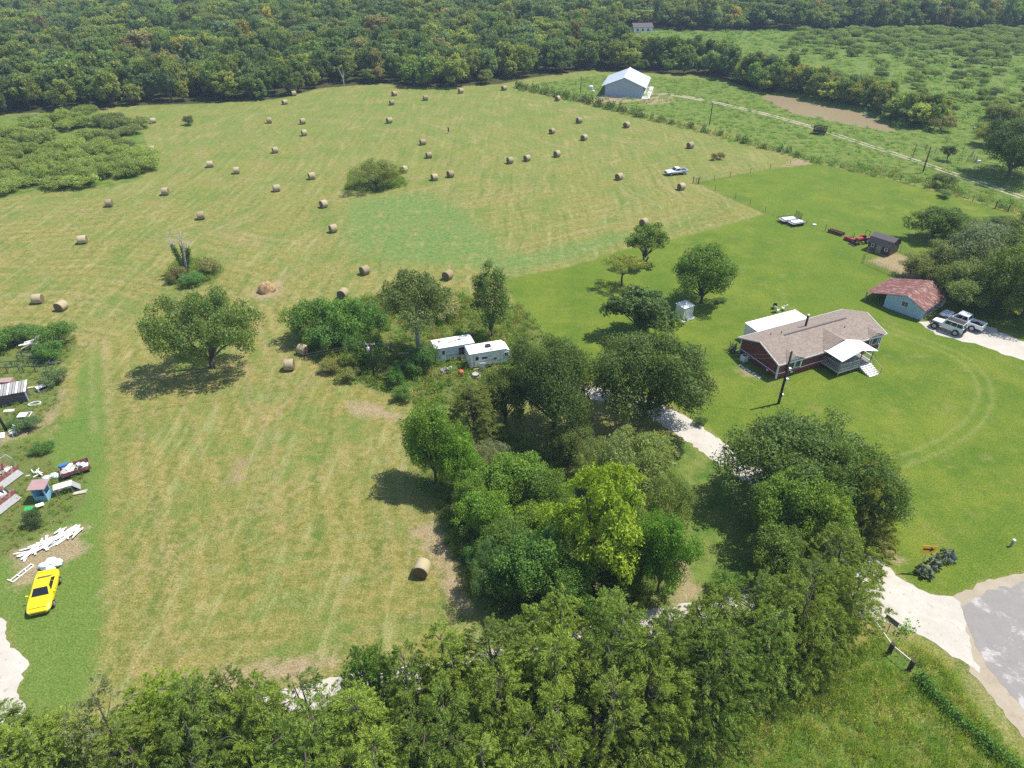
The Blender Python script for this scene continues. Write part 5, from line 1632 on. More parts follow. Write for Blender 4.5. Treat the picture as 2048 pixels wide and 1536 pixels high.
MB().tube([(0, 0, 0.55), (0, 0, 0.62)], [0.44, 0.44], 14).build('hoop', 'rust', op)
o = MB().obox((0, 0, 0.75), (0.75, 0.06, 1.4), (0.18, 0, 0)).build('metal_sheet', 'trim_white')
o.location, o.rotation_euler = G(966, 742), (0, 0, 0.1)
tag(o, 'grey white metal sheet leaning against the cleaner camper', 'sheet metal')
st_ = thing('camper_steps', 'small wooden steps below the cleaner camper door', 'steps', G(953, 741), face(G(940, 736), G(1022, 722)))
for k in range(2):
    MB().box(-0.4, 0.4, -0.3 * (k + 1), -0.3 * k - 0.03, 0.0, 0.42 - 0.2 * k).build('step', 'old_wood', st_)
cartj = thing('garden_cart', 'small grey cart with junk on pale board in front of the campers', 'cart', G(951, 754), 0.3)
MB().box(-0.8, 0.8, -0.35, 0.35, 0.0, 0.05).build('board', 'pale_wood', cartj)
MB().tube([(0, 0, 0.2), (0, 0, 0.55)], [0.32, 0.5], 10).build('tub', 'cloth_junk', cartj)
MB().cyl((0.4, -0.05, 0.22), (0.4, 0.05, 0.22), 0.17, n=12).build('wheel', 'rubber', cartj)
for k, (px, py) in enumerate(((808, 712), (826, 705), (818, 698), (775, 700))):
    o = MB().obox((0, 0, 0.4), (1.6, 0.12, 0.35), (0.3, 0.2 * k, 0.7 * k)).build('scrap_board', ['white_wood', 'blue_plastic', 'rust', 'pale_wood'][k])
    o.location = G(px, py)
    tag(o, ['pale board in the weeds left of the older camper', 'blue sheet in the weeds under the leaning tree', 'rusty sheet in the weeds under the leaning tree', 'weathered board in the weeds by the grey pole'][k], 'scrap')
bt = MB()
bt.blob((0, 0, 0.35), (0.9, 0.5, 0.4), 10, 6, 0.15)
o = bt.build('blue_tarp', 'blue_plastic', None, True)
o.location = G(1010, 805)
tag(o, 'blue tarp bundle half hidden at the foot of the big dark oak', 'tarp')

# ================================================================ vehicles (local +x is forward)
def wheels(o, xs_, yw, r, wd=0.24, hub='galvanised'):
    for x in xs_:
        for s in (-1, 1):
            w_ = MB().cyl((x, s * yw - wd / 2, r), (x, s * yw + wd / 2, r), r, n=20).build('wheel', 'rubber', o)
            MB().cyl((x, s * yw + s * wd / 2, r), (x, s * yw + s * (wd / 2 + 0.02), r), r * 0.6, n=12).build('rim', hub, w_)
def ring(x, wb, wm, wt, zb, zm, zt):
    return [(x, -wb, zb), (x, wb, zb), (x, wm, zm), (x, wm * 0.985, zt - 0.10), (x, wt, zt), (x, -wt, zt), (x, -wm * 0.985, zt - 0.10), (x, -wm, zm)]
def cabin(o, base, top, wb, wt, zb, zt, mat, posts, glass='glass_dark'):
    """roof on pillars over a solid glass-coloured core: panes sit in front as separate pieces"""
    (xa, xb), (xc, xd) = base, top                     # rear/front at belt, rear/front at roof
    core = [(xa, -wb, zb), (xb, -wb, zb), (xb, wb, zb), (xa, wb, zb), (xc, -wt, zt), (xd, -wt, zt), (xd, wt, zt), (xc, wt, zt)]
    c = MB().add(core, [(0, 3, 2, 1), (4, 5, 6, 7), (0, 1, 5, 4), (1, 2, 6, 5), (2, 3, 7, 6), (3, 0, 4, 7)]).build('cabin', mat, o)
    V = [Vector(p) for p in core]
    def pane(name, a, b, c_, d, u0, u1, v0, v1):
        """quad a b (bottom) c d (top) cut to u,v and laid 12 mm proud"""
        def P(u, v):
            return (a.lerp(b, u)).lerp(d.lerp(c_, u), v)
        q_ = [P(u0, v0), P(u1, v0), P(u1, v1), P(u0, v1)]
        n_ = (q_[1] - q_[0]).cross(q_[3] - q_[0]).normalized()
        ctr = sum(q_, Vector()) / 4
        if n_.dot(ctr - Vector(((xa + xb) / 2, 0, (zb + zt) / 2 - 0.3))) < 0:
            n_ = -n_
        vs = [p + n_ * 0.004 for p in q_] + [p + n_ * 0.014 for p in q_]
        MB().add(vs, [(3, 2, 1, 0), (4, 5, 6, 7), (0, 1, 5, 4), (1, 2, 6, 5), (2, 3, 7, 6), (3, 0, 4, 7)]).build(name, glass, o)
    pane('windshield', V[1], V[2], V[6], V[5], 0.06, 0.94, 0.08, 0.94)
    pane('rear_window', V[0], V[3], V[7], V[4], 0.10, 0.90, 0.14, 0.90)
    for a, b, c_, d in ((V[0], V[1], V[5], V[4]), (V[3], V[2], V[6], V[7])):
        for u0, u1 in zip(posts[:-1], posts[1:]):
            pane('side_window', a, b, c_, d, u0 + 0.012, u1 - 0.012, 0.10, 0.88)
    return c
# yellow coupe
ya, yb = G(83, 1226), G(101, 1162)
yl = (ya - yb).length
car = thing('sports_car', 'bright yellow two door coupe parked on the grass below the board pile', 'car', (ya + yb) / 2, face(yb, ya), sc=(1.06, 1.16, 1.1))
k_ = 1.0
st = [(-2.33, 0.60, 0.72, 0.62, 0.42, 0.60, 0.84), (-2.25, 0.70, 0.84, 0.74, 0.30, 0.55, 0.99), (-1.9, 0.78, 0.93, 0.78, 0.24, 0.55, 1.03), (-1.0, 0.80, 0.94, 0.80, 0.20, 0.55, 0.99), (0.0, 0.80, 0.93, 0.80, 0.20, 0.55, 0.95),
      (0.75, 0.80, 0.94, 0.80, 0.20, 0.55, 0.95), (1.6, 0.78, 0.93, 0.76, 0.24, 0.55, 0.89), (2.1, 0.72, 0.88, 0.70, 0.28, 0.55, 0.80), (2.34, 0.55, 0.70, 0.52, 0.34, 0.52, 0.68)]
MB().loft([ring(*s) for s in st]).build('body', 'yellow_car_paint', car, True, bevel=0.06)
cabin(car, (-1.75, 0.85), (-1.0, 0.05), 0.76, 0.58, 0.96, 1.36, 'yellow_car_paint', (0.10, 0.36, 0.86))
wheels(car, (-1.42, 1.42), 0.84, 0.34)
MB().box(2.10, 2.37, -0.55, 0.55, 0.42, 0.50).build('grille', 'black_cover', car)
MB().bar((2.02, -0.62, 0.835), (2.02, 0.62, 0.835), 0.05, 0.02).build('hood_gap', 'black_cover', car)
for s in (-1, 1):
    MB().box(2.10, 2.26, s * 0.66 - 0.14, s * 0.66 + 0.14, 0.56, 0.68).build('headlight', 'lamp_clear', car)
    MB().box(-2.36, -2.30, s * 0.5 - 0.2, s * 0.5 + 0.2, 0.62, 0.78).build('taillight', 'tail_red', car)
    MB().obox((0.55, s * 1.02, 1.0), (0.12, 0.2, 0.13)).build('mirror', 'yellow_car_paint', car, bevel=0.02)
    MB().bar((0.1, s * 0.945, 0.82), (-0.05, s * 0.945, 0.82), 0.02, 0.04).build('door_handle', 'black_cover', car)
MB().bar((-2.22, -0.7, 1.05), (-2.22, 0.7, 1.05), 0.22, 0.04).build('spoiler', 'yellow_car_paint', car)

def pickup(label, front, rear, paint_, L_, W_, old):
    f, r_ = G(*front), G(*rear)
    o = thing('pickup_truck', label, 'pickup', (f + r_) / 2, face(r_, f), sc=1.08)
    h = L_ / 2
    hb = 0.62 if not old else 0.5
    zt = 1.16 if not old else 1.02
    w = W_ / 2
    st = [(-0.35 * h, w * 0.86, w * 0.97, w * 0.86, hb, 0.8, zt), (0.3 * h, w * 0.86, w, w * 0.86, hb, 0.8, zt), (0.55 * h, w * 0.86, w, w * 0.84, hb, 0.8, zt), (0.92 * h, w * 0.84, w * 0.97, w * 0.8, hb, 0.8, zt - 0.06), (h, w * 0.72, w * 0.86, w * 0.7, hb + 0.05, 0.8, zt - 0.2)]
    MB().loft([ring(*s) for s in st]).build('body', paint_, o, bevel=0.03)
    x0, x1 = -h, -0.352 * h
    b = MB()
    b.box(x0, x1, -w * 0.97, -w * 0.97 + 0.12, hb, zt)
    b.box(x0, x1, w * 0.97 - 0.12, w * 0.97, hb, zt)
    b.box(x0, x0 + 0.09, -w * 0.97 + 0.121, w * 0.97 - 0.121, hb, zt)
    b.build('bed', paint_, o)
    MB().box(x0 + 0.095, x1 - 0.01, -w * 0.97 + 0.125, w * 0.97 - 0.125, hb, hb + 0.08).build('bed_floor', 'black_cover', o)
    if old:
        cabin(o, (-0.33 * h, 0.32 * h), (-0.25 * h, 0.10 * h), w * 0.90, w * 0.74, zt, zt + 0.55, paint_, (0.08, 0.92))
    else:
        cabin(o, (-0.33 * h, 0.50 * h), (-0.27 * h, 0.22 * h), w * 0.92, w * 0.76, zt, zt + 0.68, paint_, (0.05, 0.40, 0.86))
    wheels(o, (-0.60 * h, 0.62 * h), w * 0.90, 0.45 if not old else 0.37, 0.28)
    MB().box(h - 0.03, h + 0.08, -w * 0.88, w * 0.88, 0.45, 0.66).build('front_bumper', 'galvanised', o)
    MB().box(-h - 0.1, -h - 0.01, -w * 0.88, w * 0.88, 0.45, 0.62).build('rear_bumper', 'galvanised', o)
    MB().box(h - 0.02, h + 0.04, -w * 0.5, w * 0.5, 0.68, 0.92).build('grille', 'black_cover', o)
    for s in (-1, 1):
        MB().box(h - 0.06, h + 0.03, s * w * 0.72 - 0.14, s * w * 0.72 + 0.14, 0.72, 0.9).build('headlight', 'lamp_clear', o)
        MB().box(-h - 0.03, -h - 0.002, s * w * 0.86 - 0.07, s * w * 0.86 + 0.07, 0.75, 1.0).build('taillight', 'tail_red', o)
        MB().obox((0.36 * h, s * (w + 0.12), zt + 0.12), (0.14, 0.22, 0.2)).build('mirror', paint_, o, bevel=0.02)
    return o
pickup('white crew cab pickup truck parked beside the off-road vehicle under the oaks', (1886, 636), (1958, 662), 'white_car_paint', 6.0, 2.0, False)
pickup('old faded white pickup truck standing alone in the hay field', (1336, 350), (1367, 347), 'old_white_car_paint', 5.3, 1.9, True)
# boxy off-road vehicle
jf, jr_ = G(1872, 653), G(1914, 668)
jp = thing('offroad_vehicle', 'boxy white off-road vehicle with black roof beside the pickup truck', 'car', (jf + jr_) / 2, face(jr_, jf), sc=1.12)
st = [(-2.15, 0.72, 0.80, 0.76, 0.58, 0.8, 1.22), (0.6, 0.72, 0.80, 0.76, 0.58, 0.8, 1.22), (0.8, 0.62, 0.74, 0.66, 0.6, 0.8, 1.18), (2.0, 0.52, 0.62, 0.56, 0.62, 0.8, 1.10)]
MB().loft([ring(*s) for s in st]).build('body', 'white_car_paint', jp, bevel=0.03)
cabin(jp, (-2.12, 0.66), (-2.0, 0.36), 0.77, 0.70, 1.22, 1.86, 'white_car_paint', (0.03, 0.33, 0.62, 0.93))
MB().box(-1.95, 0.33, -0.62, 0.62, 1.863, 1.89).build('soft_top', 'black_cover', jp)
wheels(jp, (-1.35, 1.45), 0.80, 0.46, 0.30)
for s in (-1, 1):
    MB().add([(x, s * y, z) for (x, y, z) in ((0.95, 0.6, 1.0), (1.9, 0.55, 1.0), (1.9, 0.98, 1.0), (0.95, 0.98, 1.0), (1.0, 0.6, 1.07), (1.85, 0.55, 1.07), (1.85, 0.98, 1.07), (1.0, 0.98, 1.07))],
             [(0, 3, 2, 1), (4, 5, 6, 7), (0, 1, 5, 4), (1, 2, 6, 5), (2, 3, 7, 6), (3, 0, 4, 7)]).build('fender', 'black_cover', jp)
    MB().cyl((2.0, s * 0.42, 0.92), (2.06, s * 0.42, 0.92), 0.1, n=12).build('headlight', 'lamp_clear', jp)
    MB().box(-2.19, -2.16, s * 0.66 - 0.06, s * 0.66 + 0.06, 0.85, 1.1).build('taillight', 'tail_red', jp)
MB().box(2.02, 2.2, -0.8, 0.8, 0.6, 0.74).build('front_bumper', 'black_cover', jp)
sw = MB().cyl((-2.16, 0.05, 1.0), (-2.38, 0.05, 1.0), 0.40, n=18).build('spare_wheel', 'rubber', jp)
MB().box(-2.3, -2.16, -0.75, 0.75, 0.55, 0.70).build('rear_bumper', 'black_cover', jp)

# ================================================================ tractor and implements
tr = thing('tractor', 'red compact tractor with front loader beside the brown shed', 'tractor', G(1722, 486), face(G(1722, 486), G(1703, 490)))
MB().obox((0.75, 0, 1.0), (1.5, 0.62, 0.6)).build('hood', 'red_paint', tr, bevel=0.08)
MB().box(-0.9, 0.6, -0.3, 0.3, 0.5, 0.85).build('chassis', 'dark_metal', tr)
MB().box(-0.75, -0.25, -0.25, 0.25, 0.95, 1.05).build('seat', 'black_cover', tr)
MB().box(-0.80, -0.72, -0.25, 0.25, 1.05, 1.45).build('seat_back', 'black_cover', tr)
for s in (-1, 1):
    w_ = MB().cyl((-0.7, s * 0.55, 0.62), (-0.7, s * 0.9, 0.62), 0.62, n=20).build('rear_wheel', 'rubber', tr)
    MB().cyl((-0.7, s * 0.9, 0.62), (-0.7, s * 0.93, 0.62), 0.33, n=14).build('rim', 'cream_metal', w_)
    w_ = MB().cyl((1.1, s * 0.5, 0.36), (1.1, s * 0.72, 0.36), 0.36, n=16).build('front_wheel', 'rubber', tr)
    MB().cyl((1.1, s * 0.72, 0.36), (1.1, s * 0.75, 0.36), 0.2, n=12).build('rim', 'cream_metal', w_)
    MB().box(-1.25, -0.2, s * 0.72 - 0.2, s * 0.72 + 0.2, 1.27, 1.33).build('fender', 'red_paint', tr)
    MB().tube([(0.25, s * 0.42, 1.25), (1.4, s * 0.45, 1.0), (2.1, s * 0.5, 0.4)], 0.06, 6).build('loader_arm', 'red_paint', tr)
    MB().tube([(-1.0, s * 0.5, 0.8), (-1.15, s * 0.5, 2.4)], 0.04, 6).build('roll_bar_post', 'dark_metal', tr)
MB().tube([(-1.15, -0.5, 2.4), (-1.15, 0.5, 2.4)], 0.04, 6).build('roll_bar', 'dark_metal', tr)
MB().prism([(2.05, 0.05), (2.75, 0.02), (2.75, 0.08), (2.15, 0.15), (2.1, 0.6), (2.02, 0.6)], 1, -0.85, 0.85).build('bucket', 'dark_metal', tr)
MB().tube([(0.1, 0, 1.2), (-0.1, 0, 1.45)], 0.025, 6).build('steering_column', 'dark_metal', tr)
pl = thing('disc_harrow', 'long rusty disc harrow in the fence line left of the tractor', 'implement', G(1655, 464), face(G(1655, 464), G(1683, 473)))
HLN = (G(1683, 473) - G(1655, 464)).length
for s in (0, 1):
    MB().bar((0, s * 0.9, 0.62), (HLN, s * 0.9, 0.62), 0.09).build('beam', 'rust', pl)
for k in range(9):
    x = HLN * (k + 0.5) / 9
    d_ = MB().cyl((x - 0.02, 0.0, 0.32), (x + 0.02, 0.06, 0.32), 0.32, n=12).build('disc', 'rust', pl)
    d_ = MB().cyl((x - 0.02, 0.95, 0.32), (x + 0.02, 0.89, 0.32), 0.32, n=12).build('disc', 'rust', pl)
    MB().bar((x, 0.05, 0.62), (x, 0.9, 0.60), 0.06).build('tine', 'rust', pl)
mw = thing('rotary_mower', 'red rotary mower deck between the harrow and the tractor', 'implement', G(1692, 478), face(G(1683, 473), G(1704, 480)))
MB().tube([(0, -0.55, 0.35), (0.2, -0.55, 0.5), (1.6, -0.55, 0.5), (1.75, -0.55, 0.35)], [0.25, 0.32, 0.32, 0.25], 10).build('cover', 'red_paint', mw, True)
MB().box(-0.2, 2.0, -0.9, 0.7, 0.18, 0.3).build('deck', 'red_paint', mw, bevel=0.04)
MB().bar((0.9, 0.4, 0.3), (0.9, 0.4, 1.1), 0.08).build('hitch_mast', 'red_paint', mw)
MB().cyl((0.5, 0.2, 0.5), (1.2, 0.2, 0.5), 0.2, n=10).build('gear_box', 'dark_metal', mw)
# two flat trailers
def flat(label, px0, px1, w_, tarp, gate):
    a, b = G(*px0), G(*px1)
    o = thing('flat_trailer', label, 'trailer', a, face(a, b))
    ln_ = (b - a).length
    nb_ = 10
    for k in range(nb_):
        MB().box(0.02, ln_ - 0.02, w_ * k / nb_ + 0.01, w_ * (k + 1) / nb_ - 0.01, 0.58, 0.63).build('plank', 'grey_wood', o)
    f = MB()
    for y in (-0.05, w_ + 0.05):
        f.bar((0, y, 0.55), (ln_, y, 0.55), 0.08, 0.14)
        f.bar((0, y, 0.95), (ln_, y, 0.95), 0.05)
        for k in range(5):
            f.bar((ln_ * k / 4, y, 0.6), (ln_ * k / 4, y, 0.93), 0.05)
    f.build('frame', 'dark_metal', o)
    for s in (-0.12, w_ + 0.12):
        for k in range(2):
            MB().cyl((ln_ * 0.45 + 0.8 * k, s - 0.1, 0.33), (ln_ * 0.45 + 0.8 * k, s + 0.1, 0.33), 0.33, n=14).build('wheel', 'rubber', o)
    MB().bar((-1.1, w_ / 2, 0.5), (0, w_ / 2, 0.5), 0.1).build('tongue', 'dark_metal', o)
    if tarp:
        MB().obox((ln_ * 0.5, w_ * 0.5, 0.72), (ln_ * 0.72, w_ * 0.78, 0.16), (0.02, 0.03, 0.05)).build('load', 'white_metal', o, bevel=0.06)
    if gate:
        g_ = MB()
        for k in range(6):
            g_.bar((ln_ + 0.05, w_ * k / 5, 0.6), (ln_ + 0.15, w_ * k / 5, 1.9), 0.06)
        for k in range(4):
            g_.bar((ln_ + 0.06 + 0.03 * k, 0, 0.7 + 0.38 * k), (ln_ + 0.06 + 0.03 * k, w_, 0.7 + 0.38 * k), 0.05)
        g_.build('tail_gate', 'dark_metal', o)
    return o
flat('black flat trailer with white load, behind the other beside the paddock', (1566, 449), (1600, 445), 2.1, True, True)
flat('white loaded low trailer in front beside the paddock fence', (1585, 455), (1612, 450), 1.8, True, False)

# ================================================================ hay bales
BR_, BWD = 0.83, 1.45
def bale_meshes():
    n = 26
    rings, prev = [], None
    xs_ = [-BWD / 2, -BWD / 2 + 0.05, -BWD * 0.2, BWD * 0.2, BWD / 2 - 0.05, BWD / 2]
    rr = [0.94, 0.99, 1.01, 1.0, 0.99, 0.94]
    mb = MB()
    o = 0
    for x, f in zip(xs_, rr):
        for k in range(n):
            a = 2 * math.pi * k / n
            q = f * BR_ * (1 + 0.012 * math.sin(5 * a + 3 * x))
            z = BR_ + q * math.sin(a)
            z = max(z, 0.05 + 0.02 * abs(math.cos(a)))
            mb.v.append((x, q * math.cos(a), z - 0.05))
    for i in range(len(xs_) - 1):
        for k in range(n):
            k2 = (k + 1) % n
            mb.f.append((i * n + k, i * n + k2, (i + 1) * n + k2, (i + 1) * n + k))
    side = mb.mesh('wrapped_side', 'hay_side', True)
    ends = []
    for s in (-1, 1):
        e = MB()
        x = s * BWD / 2
        base = [v for v in mb.v[:n]] if s < 0 else [v for v in mb.v[-n:]]
        e.v = [(0, v[1], v[2] - BR_ + 0.05) for v in base] + [(s * 0.03, v[1] * 0.5, (v[2] - BR_ + 0.05) * 0.5) for v in base] + [(s * 0.02, 0, 0)]
        for k in range(n):
            k2 = (k + 1) % n
            e.f += [(k, k2, n + k2, n + k), (n + k, n + k2, 2 * n)]
        ends.append((e.mesh('end_face', 'hay_end'), x))
    return side, ends
b_side, b_ends = bale_meshes()
BALES = [  # photo point of the middle, turn of the axis in degrees (0 = across the view, 90 = pointing at the camera), label
 (845,1135,84,'nearest round hay bale, alone in the mown field above the cedar row'), (78,598,8,'pale bale at the left edge, left of a darker bale'), (125,612,82,'bale with dark round end beside the pale one at the left edge'),
 (580,730,12,'bale standing below another at the end of the trailer weeds'), (608,699,-30,'bale touching the weed thicket by the trailers'), (687,588,80,'bale peeking over the top of the weed thicket'),
 (896,551,55,'bale right of the leaning tree crown'), (730,541,50,'bale above the leaning tree crown'), (1287,446,50,'bale directly above the slender lawn tree'), (167,480,15,'bale at left between the brush and the dead tree'),
 (403,432,20,'bale just above the dead tree'), (667,458,40,'bale at the left corner of the blue-green patch'), (648,409,45,'bale up and left of the blue-green patch'), (220,407,12,'bale below the left brush patch'),
 (332,384,15,'bale right of the brush patch, lower one'), (554,377,25,'bale between the brush patch and the lone bush'), (624,353,25,'bale left of the lone field bush'), (474,342,20,'bale in the left middle of the field, right one of two'),
 (421,329,18,'bale in the left middle of the field, left one of two'), (551,301,28,'bale in a row with two above it left of the bush'), (305,299,20,'bale at the right edge of the brush patch'), (606,244,30,'bale in the upper left field, right of a neighbour'),
 (609,267,30,'bale below a neighbour in the upper left field'), (539,242,25,'bale in the upper left field, left of a neighbour'), (307,242,30,'bale at the upper left beside the brush'), (570,205,40,'bale at the far edge near the bushes'),
 (588,188,35,'farthest left bale under the trees'), (789,188,35,'bale near the tree line, upper one of a pair'), (784,206,30,'bale near the tree line, lower one of a pair'), (779,242,30,'bale in the upper middle of the field alone'),
 (851,197,25,'bale near the tree line in the middle'), (922,183,25,'bale near the tree line left of the last cedar trees'), (1008,177,40,'bale in the far corner by the fence cedars'), (846,285,25,'bale right above another, over the lone bush'),
 (858,311,25,'bale right of and above the lone bush'), (808,340,60,'bale touching the right side of the lone bush'), (869,355,30,'bale right of the lone bush, left one of two'), (901,349,35,'bale right of the lone bush, right one of two'),
 (1020,322,30,'left one of three bales in the middle of the field'), (1054,317,35,'middle one of three bales in the middle of the field'), (1114,309,35,'right one of three bales in the middle of the field'), (1104,263,40,'bale in the right upper field, left one of two'),
 (1168,276,45,'bale in the right upper field, right one of two'), (1158,242,35,'bale in the right upper field, above two others'), (1253,251,40,'bale in the right upper field below the fence cedars'), (1115,198,45,'bale beside the fence cedars in the far right'),
 (1380,292,30,'rightmost bale of the field, above the old pickup'), (1238,354,40,'bale left of the old white pickup'), (1362,374,30,'bale below the old white pickup')]
for (x, y, a, lb) in BALES:
    p0 = G(x, y)
    zc = proj(p0.x, p0.y)[2]
    b = G(x, y + 0.62 * F_PX / zc)
    o = thing('hay_bale', lb, 'hay bale', b, R(a) + random.uniform(-0.1, 0.1), 'round hay bales in the field', (random.uniform(0.9, 1.08), random.uniform(0.96, 1.08), random.uniform(0.92, 1.04)))
    link('wrapped_side', b_side, o)
    for e, ex in b_ends:
        q_ = link('end_face', e, o)
        q_.location = (ex, 0, BR_ - 0.05)
hp_ = thing('hay_heap', 'loose heap of orange brown hay in the mown field', 'hay', G(534, 582), 0.6)
m = MB().blob((0, 0, 0.1), (1.5, 1.3, 1.5), 18, 9, 0.2)
m.v = [(x, y, max(z, 0.0)) for x, y, z in m.v]
m.build('heap', 'loose_hay', hp_, True)
hs_ = GM[0].copy()
hs_.materials.clear()
hs_.materials.append(MATS['grass_blade'])
m = MB()
for k in range(900):
    a, e = random.uniform(0, 6.28), random.random() ** 0.5
    x, y = 1.5 * e * math.cos(a), 1.3 * e * math.sin(a)
    z = 0.1 + 1.5 * math.sqrt(max(0, 1 - e * e))
    d_ = Vector((random.gauss(0, 1), random.gauss(0, 1), random.uniform(-0.2, 0.6))).normalized() * random.uniform(0.15, 0.4)
    m.add([(x, y, z), (x + 0.03, y + 0.02, z), (x + d_.x, y + d_.y, z + d_.z)], [(0, 1, 2)])
struct(m.build('straw', 'loose_hay', hp_), 'stuff')

# ================================================================ dead tree, stumps
dt = thing('dead_tree', 'bare dead tree with vine covered trunk in a weedy spot of the field', 'tree', G(374, 548), 0, sc=1.25)
r8 = np.random.default_rng(88)
m = MB()
tips = []
for k in range(5):
    a = k * 1.3 + 0.4
    p1 = Vector((0.25 * math.cos(a), 0.25 * math.sin(a), 1.2))
    p2 = Vector((0.9 * math.cos(a), 0.9 * math.sin(a), 3.2 + 0.5 * k * 0.5))
    p3 = p2 + Vector((0.3 * math.cos(a + 0.7), 0.3 * math.sin(a + 0.7), 1.6 + 0.3 * k))
    m.tube([(0, 0, -0.1), p1, p2, p3], [0.26, 0.2, 0.11, 0.03], 6)
    tips.append((p2, p3))
    for j in range(7):
        q0 = p2.lerp(p3, random.uniform(0.0, 1))
        dv = Vector((random.gauss(0, 1), random.gauss(0, 1), random.uniform(0.2, 1.2))).normalized() * random.uniform(0.7, 1.9)
        m.tube([q0, q0 + dv * 0.6 + Vector((0, 0, 0.05)), q0 + dv], [0.03, 0.018, 0.008], 4, cap=False)
m.build('trunk', 'dead_bark', dt, True)
pos, tt_ = [], []
for k, (p2, p3) in enumerate(tips[:4]):
    c = np.linspace(0, 1, 700)
    base_ = np.array([p2 * float(u) for u in 0.25 + c * 0.95])
    pos.append(base_ + r8.normal(0, 0.17, base_.shape))
pos = np.vstack(pos)
nr_ = unit(r8.normal(size=pos.shape))
co, fc = cards(pos, np.cross(nr_, r8.normal(size=pos.shape)), nr_, np.full(len(pos), 0.22), np.full(len(pos), 0.15))
vine = link('vine', leaf_mesh('vine', co, fc, r8.random(len(pos)), 'leaf', r8), dt)
vine['tint'] = [0.06, 0.115, 0.03]
# white dead snag in the brush at the far left and one by the tree line
for (px, py, h_, lb) in ((75, 250, 3.6, 'bleached dead snag standing in the brush at the far left'), (688, 172, 7.0, 'bleached bare trunk at the front of the tree line')):
    o = thing('dead_snag', lb, 'tree', G(px, py), 0)
    m = MB()
    for k in range(5):
        a = k * 1.27
        m.tube([(0, 0, 0), (0.15 * math.cos(a), 0.15 * math.sin(a), h_ * 0.4), (h_ * 0.22 * math.cos(a), h_ * 0.22 * math.sin(a), h_ * (0.7 + 0.08 * k))], [0.16, 0.11, 0.03], 5)
    m.build('trunk', 'dead_bark', o)
# fallen bare branches in the thicket
for (px, py, a, lb) in ((925, 1020, 2.9, 'bleached fallen branches at the left edge of the thicket'), (1105, 985, 1.0, 'grey dead wood heap in the clearing of the thicket')):
    o = thing('dead_branch', lb, 'branch', G(px, py), a)
    m = MB()
    for k in range(12):
        d_ = Vector((random.uniform(0.4, 1), random.gauss(0, 0.45), random.uniform(0.1, 0.6))) * random.uniform(1.0, 2.4)
        m.tube([(0, 0, 0.1), d_ * 0.5 + Vector((0, 0, 0.15)), d_], [0.07, 0.045, 0.012], 5, cap=False)
    m.build('branches', 'dead_bark', o)

# ================================================================ utility poles and wires
def pole(px, py, top, label, r_=0.15, arm=0.0, box=None, trans=False, lean=0.0):
    b = G(px, py)
    h = height_at(b, top)
    o = thing('utility_pole', label, 'utility pole', b, 0)
    MB().tube([(0, 0, -0.2), (lean * 0.5, 0, h * 0.5), (lean, 0, h)], [r_ * 1.15, r_, r_ * 0.8], 10).build('pole', 'pole_wood', o, True)
    if arm:
        MB().bar((-arm + lean, 0.05, h - 0.5), (arm + lean, 0.05, h - 0.5), 0.1, 0.12).build('cross_arm', 'old_wood', o)
        for s in (-1, 1):
            MB().cyl((s * arm * 0.85 + lean, 0.05, h - 0.44), (s * arm * 0.85 + lean, 0.05, h - 0.26), 0.05, n=8).build('insulator', 'white_paint', o)
    if trans:
        t_ = MB().cyl((lean - 0.28, -0.25, h - 1.6), (lean - 0.28, -0.25, h - 0.75), 0.24, n=14).build('transformer', 'galvanised', o, True)
        MB().cyl((lean - 0.28, -0.25, h - 0.75), (lean - 0.28, -0.25, h - 0.5), 0.05, n=8).build('bushing', 'white_paint', t_)
    if box:
        for (z, w_, d_) in box:
            MB().box(0.16, 0.16 + w_, -0.2, 0.15, z, z + d_).build('meter_box', 'white_metal', o, bevel=0.02)
    return b, h
PH = pole(1557, 807, 703, 'dark utility pole on the lawn in front of the red home', 0.16, 0.0, [(3.6, 0.28, 0.5), (1.2, 0.18, 0.4), (5.4, 0.3, 0.35)])
PW = pole(748, 752, 683, 'thin grey utility pole with white transformer beside the trailer weeds', 0.12, 0.7, None, True)
PLf = pole(13, 862, 790, 'dark leaning utility pole at the left edge beside the slatted shed', 0.16, 0.0, [(4.6, 0.3, 0.5)], lean=-0.3)
PF1 = pole(1419, 249, 205, 'thin utility pole with cross arm in the far pasture beside the lane', 0.13, 1.2)
PF2 = pole(1845, 346, 294, 'utility pole beside the dirt lane near the corral', 0.16, 0.0)
PF3 = pole(1161, 187, 152, 'thin utility pole left of the metal workshop', 0.12, 0.0)
def wire(a, b, sag, label, r_=0.012):
    a, b = Vector(a), Vector(b)
    pts = []
    for k in range(17):
        t_ = k / 16
        p_ = a.lerp(b, t_)
        p_.z -= sag * 4 * t_ * (1 - t_)
        pts.append(p_)
    o = MB().tube([p_ - a for p_ in pts], r_, 4).build('power_line', 'wire')
    o.location = a
    return tag(o, label, 'wire', 'overhead wires')
def top(P, dz=0.0, dx=0.0):
    return P[0] + Vector((dx, 0, P[1] + dz))
wire(top(PLf, -0.1), top(PW, -0.25, -0.6), 0.7, 'upper overhead wire from the left edge pole to the trailer pole')
wire(top(PLf, -0.7), top(PW, -0.25, 0.6), 0.8, 'lower overhead wire from the left edge pole to the trailer pole')
wire(top(PW, -0.25, -0.6), top(PH, -0.3), 1.0, 'upper overhead wire from the trailer pole to the pole at the red home')
wire(top(PW, -0.25, 0.6), top(PH, -0.9), 1.2, 'lower overhead wire from the trailer pole to the pole at the red home')
wire(top(PH, -1.6), hp(HL * 0.42, -0.4, 2.9), 0.4, 'short service wire from the lawn pole to the porch of the red home')
wire(top(PF1, -0.4), top(PF2, -0.3), 1.0, 'long wire between the two far poles along the lane')
